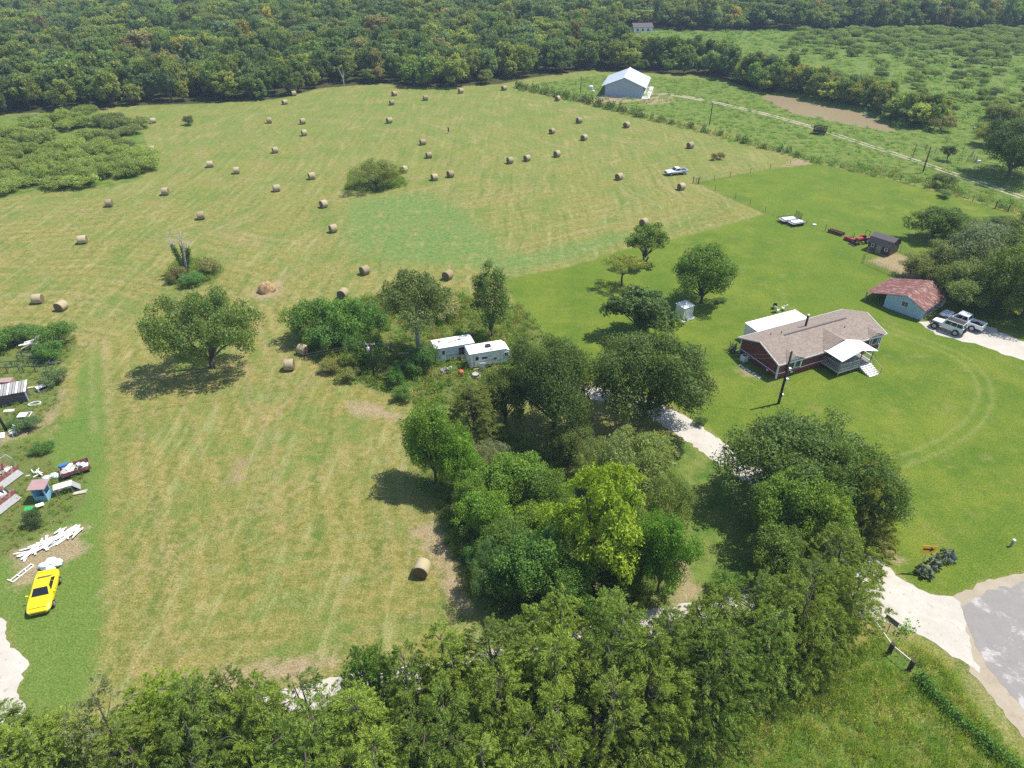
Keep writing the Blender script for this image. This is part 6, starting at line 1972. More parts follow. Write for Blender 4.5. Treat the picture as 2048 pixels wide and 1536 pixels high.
wire(top(PF1, -0.4), top(PF3, -0.3), 1.0, 'wire from the far cross arm pole to the workshop pole')

# ================================================================ fences
def fence(name, label, px, spacing, ph, r_=0.05, wires=4, mat='dark_wood', wmat='wire', group=None):
    pts = smooth_line(W(px), 0.5) if len(px) > 2 else W(px)
    pts = W(px)
    o = thing(name, label, 'fence', Vector((pts[0][0], pts[0][1], 0)), 0)
    post = MB().tube([(0, 0, -0.1), (0.02, 0.01, ph * 0.5), (0.0, 0.0, ph)], [r_ * 1.1, r_, r_ * 0.9], 6).mesh('post', mat)
    for a, b in zip(pts[:-1], pts[1:]):
        d_ = np.linalg.norm(b - a)
        k_ = max(1, int(round(d_ / spacing)))
        for j in range(k_ + 1):
            q_ = a + (b - a) * j / k_
            e = link('post', post, o)
            e.location = (q_[0] - pts[0][0], q_[1] - pts[0][1], 0)
            e.scale = (1, 1, random.uniform(0.9, 1.15))
        for wz in np.linspace(0.25, ph * 0.92, wires):
            MB().bar((a[0] - pts[0][0], a[1] - pts[0][1], wz), (b[0] - pts[0][0], b[1] - pts[0][1], wz), 0.014).build('strand', wmat, o)
    return o
fence('wire_fence', 'wire fence with dark posts along the top side of the paddock', [(1396,367),(1460,354),(1540,338),(1618,325)], 5.5, 1.35)
fence('wire_fence', 'wire fence with dark posts down the left side of the paddock', [(1392,366),(1470,398),(1530,424),(1590,444),(1650,462),(1706,478)], 6.0, 1.35)
fence('wire_fence', 'wire fence with thin posts along the far side of the paddock', [(1622,325),(1740,350),(1800,363),(1900,392),(1990,416),(2080,440)], 6.5, 1.4)
fence('wire_fence', 'second wire fence between paddock and dirt lane', [(1640,318),(1760,345),(1850,366),(1960,392),(2080,424)], 7.0, 1.3, 0.045)
fence('wire_fence', 'long wire fence hidden in the young cedars beside the hay field', [(1035,178),(1160,205),(1300,240),(1440,274),(1560,305),(1622,322)], 6.0, 1.3, 0.05)
fence('corral_fence', 'old corral of crooked posts beside the lane, left and front sides', [(1825,315),(1830,300),(1850,302)], 2.2, 1.7, 0.09, 3, 'rust')
fence('corral_fence', 'old corral of crooked posts beside the lane, front side', [(1882,328),(1915,327),(1950,325)], 2.3, 1.6, 0.08, 3, 'old_wood')
fence('corral_fence', 'old corral of crooked posts beside the lane, back side', [(1870,306),(1905,302),(1945,310)], 2.2, 1.6, 0.09, 3, 'grey_wood')
fence('corral_fence', 'old corral of crooked posts beside the lane, right side with pale rails', [(1945,311),(1940,318),(1952,324)], 1.6, 1.5, 0.09, 3, 'grey_wood')
gt = thing('field_gate', 'dark pipe gate between two posts at the paddock corner', 'gate', G(1386, 366), face(G(1386, 366), G(1397, 368)))
gl = (G(1397, 368) - G(1386, 366)).length
for x in (0, gl):
    MB().cyl((x, 0, 0), (x, 0, 1.6), 0.1, n=8).build('post', 'dark_wood', gt)
for z in (0.35, 0.7, 1.05, 1.3):
    MB().bar((0.1, 0, z), (gl - 0.1, 0, z), 0.05).build('rail', 'dark_metal', gt)
wg = thing('field_gate', 'dark gate on the far paddock fence at the right edge', 'gate', G(1990, 417), face(G(1990, 417), G(2006, 421)))
for x in (0, 2.6):
    MB().cyl((x, 0, 0), (x, 0, 1.6), 0.12, n=8).build('post', 'dark_wood', wg)
for z in (0.4, 0.8, 1.2):
    MB().bar((0.1, 0, z), (2.5, 0, z), 0.05).build('rail', 'dark_metal', wg)
o = MB().obox((0, 0, 0.35), (0.9, 0.5, 0.7)).build('white_box', 'white_paint', bevel=0.05)
o.location = G(1957, 326)
tag(o, 'white box at the right corner of the old corral', 'box')
for k, (px, py) in enumerate(((1957, 258), (1959, 271))):
    o = thing('white_boat', ['small white rowing boat in the grass behind the huge dark tree, upper one', 'small white rowing boat in the grass behind the huge dark tree, lower one'][k], 'boat', G(px, py), 0.3)
    MB().loft([[(x, -w_, 0.5), (x, w_, 0.5), (x, w_ * 0.6, 0.05), (x, -w_ * 0.6, 0.05)] for x, w_ in ((-1.4, 0.5), (0, 0.6), (1.0, 0.42), (1.5, 0.05))]).build('hull', 'white_paint', o)
    MB().box(-1.2, 0.7, -0.38, 0.38, 0.505, 0.53).build('deck', 'white_metal', o)
# black hay wagon by the lane
hw = thing('stock_trailer', 'black slatted stock trailer standing by the dirt lane', 'trailer', G(1625, 268), face(G(1625, 268), G(1650, 271)))
wl = (G(1650, 271) - G(1625, 268)).length
MB().box(0, wl, 0, 2.0, 0.55, 0.68).build('floor', 'black_cover', hw)
for y in (0.0, 1.95):
    for k in range(4):
        MB().box(0, wl, y, y + 0.05, 0.75 + 0.4 * k, 1.02 + 0.4 * k).build('slat', 'black_cover', hw)
    for k in range(5):
        MB().box(wl * k / 4 - 0.05, wl * k / 4 + 0.05, y - 0.055, y - 0.003, 0.68, 2.3).build('stake', 'rust', hw)
    for k in range(2):
        MB().cyl((wl * 0.45 + 0.8 * k, y - 0.1, 0.36), (wl * 0.45 + 0.8 * k, y + 0.1, 0.36), 0.36, n=12).build('wheel', 'rubber', hw)
MB().box(-0.05, 0.0, 0.05, 1.95, 0.7, 2.2).build('head_board', 'black_cover', hw)
# dark game feeder standing in the far field
gf = thing('game_feeder', 'small dark post-like feeder standing alone in the far hay field', 'feeder', G(897, 267), 0)
MB().cyl((0, 0, 0.6), (0, 0, 1.7), 0.22, n=10).build('drum', 'dark_metal', gf)
for k in range(3):
    a = k * 2.09
    MB().bar((0.4 * math.cos(a), 0.4 * math.sin(a), 0), (0.15 * math.cos(a), 0.15 * math.sin(a), 0.65), 0.05).build('leg', 'dark_metal', gf)
MB().cyl((0, 0, 1.7), (0, 0, 1.85), 0.26, 0.05, 10).build('lid', 'dark_metal', gf)

# ================================================================ yard things near the home
fr = thing('basketball_frame', 'dark two post stand with crossbar on the lawn beside a dark pump', 'frame', G(1397, 714), face(G(1397, 710), G(1406, 715)))
for x in (0, 1.0):
    MB().bar((x, 0, 0), (x, 0, 2.2), 0.08).build('post', 'dark_metal', fr)
MB().bar((0.05, 0, 1.0), (0.95, 0, 1.0), 0.06).build('crossbar', 'galvanised', fr)
for x in (0, 1.0):
    MB().bar((x, -0.6, 0.04), (x, 0.6, 0.04), 0.08).build('foot', 'old_wood', fr)
MB().bar((0.05, -0.5, 0.12), (0.95, -0.5, 0.12), 0.1).build('tie_bar', 'pale_wood', fr)
ex = thing('barbecue_smoker', 'dark upright barbecue smoker on a stand left of the two post stand', 'barbecue', G(1384, 712), 0.4)
MB().tube([(0, 0, 0.5), (0, 0, 0.7), (0, 0, 1.15), (0, 0, 1.3)], [0.22, 0.32, 0.32, 0.15], 12).build('drum', 'dark_metal', ex, True)
MB().cyl((0.1, 0, 1.25), (0.1, 0, 1.75), 0.06, n=8).build('stack', 'galvanised', ex)
for k in range(3):
    a = k * 2.09
    MB().bar((0.45 * math.cos(a), 0.45 * math.sin(a), 0), (0.2 * math.cos(a), 0.2 * math.sin(a), 0.6), 0.05).build('leg', 'dark_metal', ex)
MB().box(-0.75, -0.3, -0.25, 0.25, 0.62, 0.66).build('shelf', 'galvanised', ex)
for k, (px, py, rz) in enumerate(((1553, 624, 0.4), (1567, 620, 2.2), (1549, 616, 1.2))):
    o = thing('lawn_chair', ['white lawn chair nearest the home roof', 'white lawn chair on the right of the group', 'dark lawn chair at the back of the group'][k], 'chair', G(px, py), rz)
    mt = 'white_paint' if k < 2 else 'dark_metal'
    MB().obox((0, 0, 0.4), (0.55, 0.55, 0.05), (0, 0.1, 0)).build('seat', mt, o)
    MB().obox((-0.33, 0, 0.78), (0.06, 0.55, 0.75), (0, -0.3, 0)).build('backrest', mt, o)
    for x in (-0.25, 0.25):
        for y in (-0.25, 0.25):
            MB().box(x - 0.03, x + 0.03, y - 0.03, y + 0.03, 0, 0.37).build('leg', mt, o)
    for y in (-0.3, 0.3):
        MB().box(-0.3, 0.3, y - 0.05, y + 0.05, 0.6, 0.64).build('arm', mt, o)
# edging by the lawn tree, small bits on the lawn
bd = MB().obox((0, 0, 0.1), (2.6, 0.16, 0.2)).build('landscape_timber', 'pale_wood')
bd.location, bd.rotation_euler = G(1452, 570), (0, 0, 0.35)
tag(bd, 'pale timber lying on the lawn right of the dark lawn tree', 'timber')
o = MB().blob((0, 0, 0.1), (0.5, 0.3, 0.15), 8, 5, 0.2).build('feed_bag', 'white_paint', None, True)
o.location = G(1628, 450)
tag(o, 'small pale sack by the fence right of the flat trailers', 'sack')

# ================================================================ road corner: sign, cactus, marker, board sign, gate pole
ar = thing('arrow_sign', 'yellow sign with black arrow beside the prickly pear', 'sign', G(1838, 1140), R(-4), sc=1.15)
ah = height_at(G(1838, 1140), 1099) / 1.15
MB().cyl((0, 0.03, 0), (0, 0.03, ah), 0.035, n=8).build('post', 'galvanised', ar)
MB().box(-0.62, 0.62, -0.02, 0.0, ah - 0.42, ah + 0.46).build('plate', 'sign_yellow', ar, bevel=0.008)
MB().prism([(-0.46, ah - 0.08), (0.12, ah - 0.08), (0.12, ah - 0.28), (0.50, ah + 0.02), (0.12, ah + 0.32), (0.12, ah + 0.12), (-0.46, ah + 0.12)], 1, -0.028, -0.021).build('arrow', 'sign_black', ar)
MB().box(-0.2, 0.2, -0.02, 0.0, 0.55, 0.75).build('small_plate', 'sign_yellow', ar)
paint('cactus', (0.13, 0.16, 0.10), 0.6, var=0.3, scale=4)
pad = MB().blob((0, 0, 0.2), (0.17, 0.035, 0.22), 10, 6).mesh('pad', 'cactus', True)
for (px, py, nn, rad, lb) in ((1850, 1148, 46, 0.85, 'lower left clump of prickly pear cactus below the arrow sign'), (1890, 1118, 56, 0.95, 'upper right clump of prickly pear cactus beside the arrow sign'), (1868, 1130, 26, 0.6, 'middle clump of prickly pear cactus joining the other two')):
    o = thing('prickly_pear', lb, 'cactus', G(px, py), 0, 'prickly pear cactus at the road corner')
    for k in range(nn):
        a, e = random.uniform(0, 6.28), random.random() ** 0.6
        q_ = link('pad', pad, o)
        z = random.random() * (1 - e * 0.6) * 0.95
        q_.location = (rad * e * math.cos(a), rad * e * math.sin(a), z)
        q_.rotation_euler = (random.gauss(0, 0.45), random.gauss(0, 0.45), random.uniform(0, 3.14))
        s_ = random.uniform(0.85, 1.5)
        q_.scale = (s_, s_, s_)
mk = thing('utility_pedestal', 'short white utility marker post on the lawn at the right edge', 'post', G(2022, 1092), 0.3)
MB().box(-0.1, 0.1, -0.1, 0.1, 0, 0.75).build('post', 'grey_wood', mk)
MB().box(-0.13, 0.13, -0.13, 0.13, 0.75, 0.95).build('cap', 'white_paint', mk, bevel=0.02)
# back of the board sign
sb = G(1772, 1268)
sg = thing('board_sign', 'back of a rectangular board sign on a post beside the gravel junction', 'sign', sb, face(G(1776, 1228), G(1799, 1245)))
MB().cyl((0, 0.03, 0), (0, 0.03, 2.2), 0.035, n=8).build('post', 'green_pipe', sg)
MB().box(-0.62, 0.62, 0.0, 0.025, 1.55, 2.2).build('board', 'sign_back', sg)
gp0, gp1, gp2 = G(1752, 1262), G(1778, 1306), G(1818, 1340)
gpl = thing('pipe_barrier', 'pale pipe rail on two short dark posts in the grass', 'barrier', gp1, 0)
for p_ in (gp1, gp2):
    MB().cyl(p_ - gp1, p_ - gp1 + Vector((0, 0, 1.35)), 0.21, n=10).build('post', 'dark_wood', gpl)
dv = (gp2 - gp1).normalized()
MB().tube([gp0 - gp1 + Vector((0, 0, 1.0)) - dv * 0.4, Vector((0, 0, 1.1)), gp2 - gp1 + Vector((0, 0, 1.15))], 0.06, 8).build('rail', 'cream_metal', gpl)
vf = thing('vine_fence', 'low fence overgrown with leafy vines along the road at lower right', 'fence', G(1860, 1385), 0)
pts = smooth_line(W([(1838,1362),(1870,1400),(1920,1450),(1980,1500),(2060,1570)]), 0.5)
b0_ = np.array([vf.location.x, vf.location.y])
for k in range(0, len(pts), 5):
    MB().cyl((*(pts[k] - b0_), 0), (*(pts[k] - b0_), 1.25), 0.05, n=6).build('post', 'dark_wood', vf)
for z in (0.5, 0.9):
    MB().tube([(*(p_ - b0_), z) for p_ in pts], 0.012, 4).build('strand', 'wire', vf)
rv_ = np.random.default_rng(5)
n = 9000
ii = rv_.integers(0, len(pts), n)
lum = 0.5 + 0.5 * np.sin(ii * 0.55) * np.sin(ii * 0.21 + 1)
keep = rv_.random(n) < 0.25 + 0.75 * lum
ii, n = ii[keep], int(keep.sum())
pos = np.column_stack([pts[ii] - b0_ + rv_.normal(0, 0.28, (n, 2)), np.abs(rv_.normal(0.4, 0.36, n))])
nr_ = unit(rv_.normal(size=(n, 3)) + np.array([0, 0, 0.6]))
co, fc = cards(pos, np.cross(nr_, rv_.normal(size=(n, 3))), nr_, rv_.uniform(0.12, 0.26, n), rv_.uniform(0.09, 0.18, n))
vine = link('vines', leaf_mesh('vines', co, fc, rv_.random(n), 'leaf', rv_), vf)
vine['tint'] = [0.06, 0.13, 0.024]

# ================================================================ junk at the left edge
# loose white boards
LIM = [G(x, y) for x, y in ((50,1118),(75,1095),(105,1082),(125,1068),(150,1052),(160,1062),(150,1080),(128,1098),(100,1100),(70,1110))]
PILE = [(148,1062),(140,1068),(132,1074),(126,1070),(120,1076),(112,1080),(104,1084),(96,1086),(88,1090),(78,1094),(70,1100),(60,1106),(56,1112)]
for k in range(60):
    c = PILE[k % len(PILE)]
    g_ = G(c[0] + random.gauss(0, 5), c[1] + random.gauss(0, 4))
    ln_ = random.uniform(0.9, 2.2)
    o = MB().obox((0, 0, 0), (ln_, random.choice([0.1, 0.14, 0.2, 0.3]), 0.04)).build('white_board', 'white_wood')
    o.location = (g_.x, g_.y, 0.04 + 0.045 * (k // len(PILE)) + random.uniform(0, 0.12))
    o.rotation_euler = (random.gauss(0, 0.05), random.gauss(0, 0.07), math.radians(random.choice([50, 60, 40, 70, 115, 20])) + random.gauss(0, 0.2))
    tag(o, 'white painted board in the loose board pile above the yellow car', 'board', 'white boards in the pile')
wf = thing('picket_fence_piece', 'long white picket fence piece lying left of the tarp bundle', 'fence piece', G(26, 1165), face(G(26, 1165), G(68, 1132)))
wl_ = (G(68, 1132) - G(26, 1165)).length
for y in (0.0, 0.45):
    MB().bar((0, y, 0.06), (wl_, y, 0.06), 0.1, 0.05).build('rail', 'white_wood', wf)
for k in range(4):
    MB().bar((wl_ * k / 3, -0.05, 0.11), (wl_ * k / 3, 0.75 if k == 0 else 0.5, 0.11), 0.09, 0.04).build('cross_rail', 'white_wood', wf)
tb = thing('tarp_bundle', 'crumpled pale blue white tarp bundle right above the yellow car', 'tarp', G(103, 1134), 0.2)
m = MB()
for (x, y, z, r_) in ((-0.5, 0.0, 0.3, 0.62), (0.45, 0.15, 0.34, 0.7), (0.0, 0.45, 0.4, 0.6), (0.1, -0.35, 0.2, 0.5)):
    m.blob((x, y, z), (r_, r_ * 0.75, r_ * 0.6), 12, 7, 0.16)
m.v = [(x, y, max(z, 0.0)) for x, y, z in m.v]
m.build('sheet', 'tarp', tb)
# booth, bench, wagon
bo = thing('blue_booth', 'narrow pale blue wooden booth with greyish flat roof among the junk', 'booth', G(89, 996), 0.12)
f = MB()
for (x, y) in ((-0.62, -0.55), (0.62, -0.55), (-0.62, 0.55), (0.62, 0.55)):
    f.box(x - 0.06, x + 0.06, y - 0.06, y + 0.06, 0, 1.9)
f.build('frame', 'blue_paint', bo)
for y, h_ in ((-0.55, 0.75), (0.55, 1.9)):
    MB().box(-0.56, 0.56, y - 0.03, y + 0.03, 0.0, h_).build('panel', 'blue_paint', bo)
for x in (-0.62, 0.62):
    MB().box(x - 0.03, x + 0.03, -0.49, 0.49, 0.0, 1.9 if x < 0 else 0.8).build('side_panel', 'blue_paint', bo)
MB().slab([(-0.95, -0.8, 1.96), (0.95, -0.8, 1.96), (0.95, 0.85, 2.1), (-0.95, 0.85, 2.1)], 0.07).build('roof', 'pink_tin', bo)
tbn = thing('wooden_bench_table', 'grey wooden table with white top right of the blue booth', 'table', G(131, 984), 0.5)
MB().box(-0.95, 0.95, -0.5, 0.5, 1.0, 1.06).build('table_top', 'white_wood', tbn)
for x in (-0.8, 0.8):
    for y in (-0.4, 0.4):
        MB().box(x - 0.06, x + 0.06, y - 0.06, y + 0.06, 0, 0.995).build('leg', 'grey_wood', tbn)
MB().bar((-0.8, -0.4, 0.5), (0.8, 0.4, 0.5), 0.06, 0.1).build('brace', 'pale_wood', tbn)
MB().slab([(0.95, -0.5, 0.98), (1.6, -0.5, 0.1), (1.6, 0.5, 0.1), (0.95, 0.5, 0.98)], 0.04).build('ramp', 'grey_wood', tbn)
wg_ = thing('junk_wagon', 'red sided farm wagon full of white and blue junk', 'wagon', G(154, 944), face(G(146, 948), G(176, 938)))
MB().box(-1.5, 1.5, -0.9, 0.9, 0.45, 0.55).build('bed', 'old_wood', wg_)
for y in (-0.93, 0.9):
    MB().box(-1.55, 1.55, y, y + 0.05, 0.5, 0.95).build('side_board', 'faded_red', wg_)
for x in (-1.55, 1.5):
    MB().box(x, x + 0.05, -0.87, 0.89, 0.5, 0.95).build('end_board', 'faded_red', wg_)
for x in (-1.0, 1.0):
    for y in (-0.8, 0.8):
        MB().cyl((x, y - 0.08, 0.28), (x, y + 0.08, 0.28), 0.28, n=14).build('wheel', 'rubber', wg_)
for k in range(16):
    MB().obox((random.uniform(-1.2, 1.2), random.uniform(-0.6, 0.6), random.uniform(0.6, 0.85)), (random.uniform(0.3, 0.9), random.uniform(0.3, 0.6), random.uniform(0.1, 0.35)), (random.gauss(0, 0.2), random.gauss(0, 0.2), random.uniform(0, 3))).build('junk', ['white_paint', 'cloth_junk', 'white_wood', 'dark_metal', 'white_paint'][k % 5], wg_)
MB().obox((-1.1, 0.75, 0.95), (0.9, 0.4, 0.5), (0.2, 0.1, 0.3)).build('crate', 'blue_plastic', wg_)
for (px, py, h_, sc_, lb) in ((0, 962, 0.95, 1.0, 'red sided cart with hoops and grey cloth at the left edge, upper one'), (-6, 1012, 0.95, 1.0, 'red sided cart at the left edge, lower one')):
    o = thing('hoop_cart', lb, 'cart', G(px, py), R(72))
    MB().box(-2.2, 2.0, -0.9, 0.9, 0.45, 0.52).build('bed', 'old_wood', o)
    for y in (-0.92, 0.88):
        MB().box(-2.2, 2.0, y, y + 0.05, 0.5, 1.15).build('side_board', 'faded_red', o)
    MB().slab([(-2.0, -0.95, 0.55), (1.8, -0.95, 0.55), (1.8, -1.7, 0.15), (-2.0, -1.7, 0.15)], 0.04).build('ramp_board', 'grey_wood', o)
    for x in (-1.3, 1.2):
        for y in (-0.75, 0.75):
            MB().cyl((x, y - 0.08, 0.3), (x, y + 0.08, 0.3), 0.3, n=12).build('wheel', 'rubber', o)
    if py < 1000:
        for x in (-1.6, 0.2, 1.9):
            MB().tube([(x, -0.9, 1.1), (x, -0.8, 2.1), (x, 0, 2.5), (x, 0.8, 2.1), (x, 0.9, 1.1)], 0.05, 6).build('hoop', 'grey_wood', o)
        MB().tube([(-1.6, 0, 2.5), (1.9, 0, 2.5)], 0.05, 6).build('ridge_pole', 'grey_wood', o)
    for k in range(7):
        MB().obox((random.uniform(-1.6, 1.6), random.uniform(-0.5, 0.5), 0.75), (0.8, 0.6, 0.4), (random.gauss(0, 0.2), random.gauss(0, 0.2), random.uniform(0, 3))).build('junk', ['cloth_junk', 'white_paint', 'dark_metal'][k % 3], o)
# slatted shed
ss = thing('slatted_shed', 'dark board shed with grey white slatted roof at the left edge', 'shed', G(0, 815), face(G(0, 815), G(45, 806)))
SL = 3.3
MB().box(-0.6, SL, 0.0, 2.0, 0, 1.75).build('wall', 'shed_roof', ss)
for k in range(10):
    MB().box(-0.62, SL + 0.02, -0.03 - 0.006 * (k % 2), -0.002, 0.03 + 0.172 * k, 0.19 + 0.172 * k).build('board', 'shed_roof', ss)
for k in range(13):
    x = -0.7 + 0.34 * k
    MB().slab([(x, -0.3, 1.86), (x + 0.26, -0.3, 1.86), (x + 0.26, 2.3, 2.15), (x, 2.3, 2.15)], 0.05).build('roof_slat', 'grey_wood' if k % 3 else 'white_wood', ss)
for y in (0.1, 1.2, 2.1):
    MB().bar((-0.7, y, 1.76 + 0.115 * y), (SL + 0.4, y, 1.76 + 0.115 * y), 0.06, 0.06).build('rafter', 'dark_wood', ss)
MB().bar((SL + 0.15, 0, 0), (SL + 0.15, 0, 1.78), 0.09).build('post', 'white_wood', ss)
# steel racks
for (px, py, a, ln_, wd_, lb) in ((48, 745, 0.12, 3.2, 1.7, 'dark green steel rack frame nearest the weeds'), (38, 722, -0.12, 4.2, 0.9, 'long dark green steel rack behind the others'), (-8, 748, 0.16, 3.2, 1.6, 'dark green steel rack cut by the left edge')):
    o = thing('steel_rack', lb, 'rack', G(px, py), a)
    for x in (0, ln_ / 2, ln_):
        for y in (0, wd_):
            MB().bar((x, y, 0), (x, y, 0.95), 0.08).build('leg', 'green_pipe', o)
        MB().bar((x, 0.04, 0.94), (x, wd_ - 0.04, 0.94), 0.07).build('cross_rail', 'green_pipe', o)
    for y in (0, wd_):
        MB().bar((-0.04, y, 1.0), (ln_ + 0.04, y, 1.0), 0.10).build('rail', 'green_pipe', o)
# smaller bits
def bit(name, mat, px, py, size, rot, label, cat, z=None, bevel=0.0):
    o = MB().obox((0, 0, 0), size, (0, 0, 0)).build(name, mat, bevel=bevel)
    g_ = G(px, py)
    o.location = (g_.x, g_.y, size[2] / 2 if z is None else z)
    o.rotation_euler = rot
    return tag(o, label, cat)
bit('tin_chest', 'pink_tin', 14, 768, (1.7, 1.2, 0.7), (0, 0, 0.1), 'faded pink tin chest behind the slatted shed', 'chest', bevel=0.03)
wc = thing('white_cabinet', 'white metal cabinet lying open among weeds right of the slatted shed', 'cabinet', G(87, 778), 0.9)
MB().box(-0.8, 0.8, -0.4, 0.4, 0.0, 0.6).build('case', 'white_paint', wc, bevel=0.03)
MB().box(-0.6, 0.6, -0.43, -0.403, 0.12, 0.5).build('opening', 'black_cover', wc)
for k in range(3):
    bit('grey_plank', 'pale_wood', 52 + 3 * k, 776 + k, (2.2, 0.14, 0.05), (0, 0, 0.28 + 0.05 * k), 'weathered plank lying right of the slatted shed', 'plank', 0.05 + 0.05 * k)['group'] = 'planks by the slatted shed'
wt = thing('white_table', 'white metal table frame among weeds above the white chair', 'table', G(53, 838), 0.15)
for y in (-0.5, 0.5):
    MB().bar((-0.75, y, 0.72), (0.75, y, 0.72), 0.07).build('rail', 'white_paint', wt)
for x in (-0.75, 0.75):
    MB().bar((x, -0.46, 0.72), (x, 0.46, 0.72), 0.07).build('end_rail', 'white_paint', wt)
    for y in (-0.5, 0.5):
        MB().bar((x, y, 0), (x, y, 0.68), 0.06).build('leg', 'white_paint', wt)
MB().box(-0.7, 0.25, -0.45, 0.45, 0.66, 0.70).build('top', 'white_wood', wt)
ch = thing('white_chair', 'white plastic chair beside the left utility pole', 'chair', G(28, 870), -0.5)
MB().box(-0.32, 0.32, -0.3, 0.3, 0.4, 0.46).build('seat', 'white_paint', ch, bevel=0.02)
MB().obox((0, 0.38, 0.85), (0.62, 0.06, 0.85), (-0.2, 0, 0)).build('backrest', 'white_paint', ch)
for x in (-0.28, 0.28):
    for y in (-0.26, 0.26):
        MB().box(x - 0.035, x + 0.035, y - 0.035, y + 0.035, 0, 0.395).build('leg', 'white_paint', ch)
    MB().box(x - 0.05, x + 0.05, -0.3, 0.32, 0.62, 0.67).build('arm', 'white_paint', ch)
bit('lilac_sheet', 'trim_white', 2, 873, (0.9, 1.1, 0.08), (0.1, 0.1, 0.5), 'pale lilac sheet lying at the left edge under the pole', 'sheet', 0.15)
bit('cardboard_box', 'pale_wood', 57, 852, (0.9, 0.7, 0.55), (0, 0, 0.1), 'pinkish cardboard box in the greyish weeds', 'box', bevel=0.02)
rg = MB()
for k in range(16):
    a, b = 2 * math.pi * k / 16, 2 * math.pi * (k + 1) / 16
    rg.bar((0.75 * math.cos(a), 0.42 * math.sin(a), 0.12), (0.75 * math.cos(b), 0.42 * math.sin(b), 0.12), 0.1, 0.2)
o = rg.build('white_hoop', 'white_wood')
o.location, o.rotation_euler = G(70, 809), (0, 0, 0.35)
tag(o, 'pale oval hoop lying right of the slatted shed', 'hoop')
bit('pale_slab', 'concrete', 18, 822, (1.3, 0.6, 0.1), (0, 0, 0.15), 'pale slab in front of the slatted shed', 'slab')
bit('green_lid', 'green_plastic', 59, 1018, (1.05, 0.6, 0.12), (0.1, 0, 0.25), 'bright green plastic lid lying in the grass', 'lid', bevel=0.05)
bit('cream_sheet', 'cream_plastic', 82, 1015, (0.8, 0.45, 0.06), (0.3, 0.1, 0.7), 'small cream sheet right of the green lid', 'sheet', 0.4)
hpj = thing('chair_heap', 'heap of white plastic chair frames above the blue booth', 'junk', G(72, 952), 0.4)
for k in range(12):
    a_ = Vector((random.uniform(-0.9, 0.9), random.uniform(-0.6, 0.6), random.uniform(0.05, 0.5)))
    b_ = a_ + Vector((random.uniform(-0.7, 0.7), random.uniform(-0.6, 0.6), random.uniform(0.0, 0.4)))
    MB().bar(a_, b_, 0.09).build('frame_bar', 'white_paint', hpj)
ct_ = thing('tarp_heap', 'grey blue crumpled tarp heap right of the chair frames', 'tarp', G(106, 955), 0.3)
m = MB()
for k in range(4):
    m.blob((random.uniform(-0.8, 0.8), random.uniform(-0.3, 0.3), 0.15), (0.55, 0.35, 0.3), 10, 6, 0.2)
m.v = [(x, y, max(z, 0)) for x, y, z in m.v]
m.build('sheet', 'tarp', ct_)
for k in range(2):
    lg = MB().cyl((-0.7, 0, 0.12), (0.7, 0, 0.12), 0.12, n=10).build('log', 'pale_wood')
    lg.location, lg.rotation_euler = G(160 + 2 * k, 988 - 3 * k), (0, 0, 0.3 + 0.1 * k)
    tag(lg, ['pale log at the right edge of the junk, lower one', 'pale log at the right edge of the junk, upper one'][k], 'log')
# lumber heap in the weeds
for k in range(15):
    g_ = G(82 + random.gauss(0, 9), 692 + random.gauss(0, 4))
    o = MB().obox((0, 0, 0), (random.uniform(1.8, 3.6), random.uniform(0.15, 0.3), 0.07)).build('scrap_lumber', random.choice(['pale_wood', 'white_wood', 'grey_wood', 'pale_wood']))
    o.location = (g_.x, g_.y, 0.5 + 0.07 * k)
    o.rotation_euler = (random.gauss(0, 0.12), random.gauss(0, 0.15), 0.75 + random.gauss(0, 0.25))
    tag(o, 'weathered plank of the lumber heap in the tall weeds at left', 'plank', 'planks of the lumber heap')
hb = thing('lumber_base', 'broken pallets under the lumber heap in the tall weeds', 'pallet', G(84, 694), 0.75)
for k in range(5):
    MB().box(-1.4, 1.4, -0.8 + 0.35 * k, -0.6 + 0.35 * k, 0.38, 0.45).build('slat', 'pale_wood', hb)
for x in (-1.2, 0, 1.2):
    MB().box(x - 0.06, x + 0.06, -0.85, 0.85, 0.0, 0.375).build('bearer', 'grey_wood', hb)
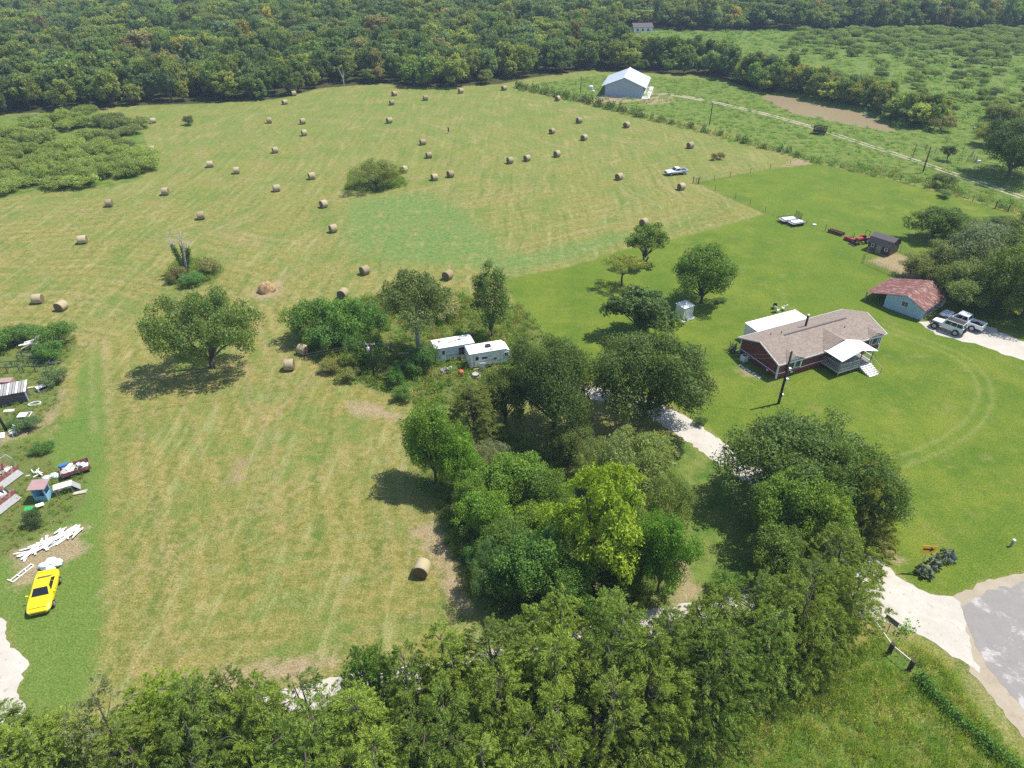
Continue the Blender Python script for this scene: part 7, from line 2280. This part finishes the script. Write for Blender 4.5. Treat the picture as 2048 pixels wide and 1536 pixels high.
bit('blue_grey_tarp', 'tarp', 108, 690, (1.6, 1.0, 0.3), (0.15, 0.1, 0.2), 'blue-grey folded tarp at the right of the lumber heap', 'tarp', 0.9, 0.08)
bit('grey_pallet', 'grey_wood', 110, 728, (1.5, 0.5, 0.12), (0, 0, 0.35), 'grey pallet piece at the lower edge of the tall weeds', 'pallet', 0.3)

# ================================================================ far buildings
def far_house(label, px, py, wpx, dep, hw, hr, mat, rmat):
    b = G(px, py)
    w_ = metres(wpx, b)
    o = thing('farm_house', label, 'house', b - Vector((w_ / 2, 0, 0)), 0.05)
    MB().box(0, w_, 0, dep, 0, hw).build('wall', mat, o)
    for s in (0, 1):
        ye = -0.4 if s == 0 else dep + 0.4
        MB().slab([(-0.4, ye, hw - 0.05), (w_ + 0.4, ye, hw - 0.05), (w_ + 0.4, dep / 2, hr), (-0.4, dep / 2, hr)], 0.12).build('roof_slope', rmat, o)
    for k in range(3):
        MB().box(w_ * (0.15 + 0.28 * k), w_ * (0.15 + 0.28 * k) + 1.1, -0.04, -0.002, 0.9, 2.0).build('window', 'glass_dark', o)
    return o
far_house('white house with grey roof half hidden by far trees', 1286, 66, 38, 8, 2.7, 4.3, 'white_paint', 'shed_roof')
far_house('tiny white house in a clearing at the top left corner', 12, 30, 9, 7, 2.6, 4.6, 'white_paint', 'white_metal')
far_house('long pale farm building at the top edge left of centre', 355, 27, 60, 7, 2.2, 3.0, 'cream_metal', 'pale_wood')

# ================================================================ air
hz = MB().box(-700, 700, -40, 900, -2.0, 62).build('haze', 'wire')
hz.data.materials.clear()
hm = bpy.data.materials.new('haze')
hm.use_nodes = True
hm.node_tree.nodes.clear()
ho = hm.node_tree.nodes.new('ShaderNodeOutputMaterial')
pv = hm.node_tree.nodes.new('ShaderNodeVolumePrincipled')
pv.inputs['Color'].default_value = (0.62, 0.78, 1.0, 1)
pv.inputs['Density'].default_value = 0.0002
hm.node_tree.links.new(pv.outputs[0], ho.inputs['Volume'])
hz.data.materials.append(hm)
struct(hz, 'stuff')
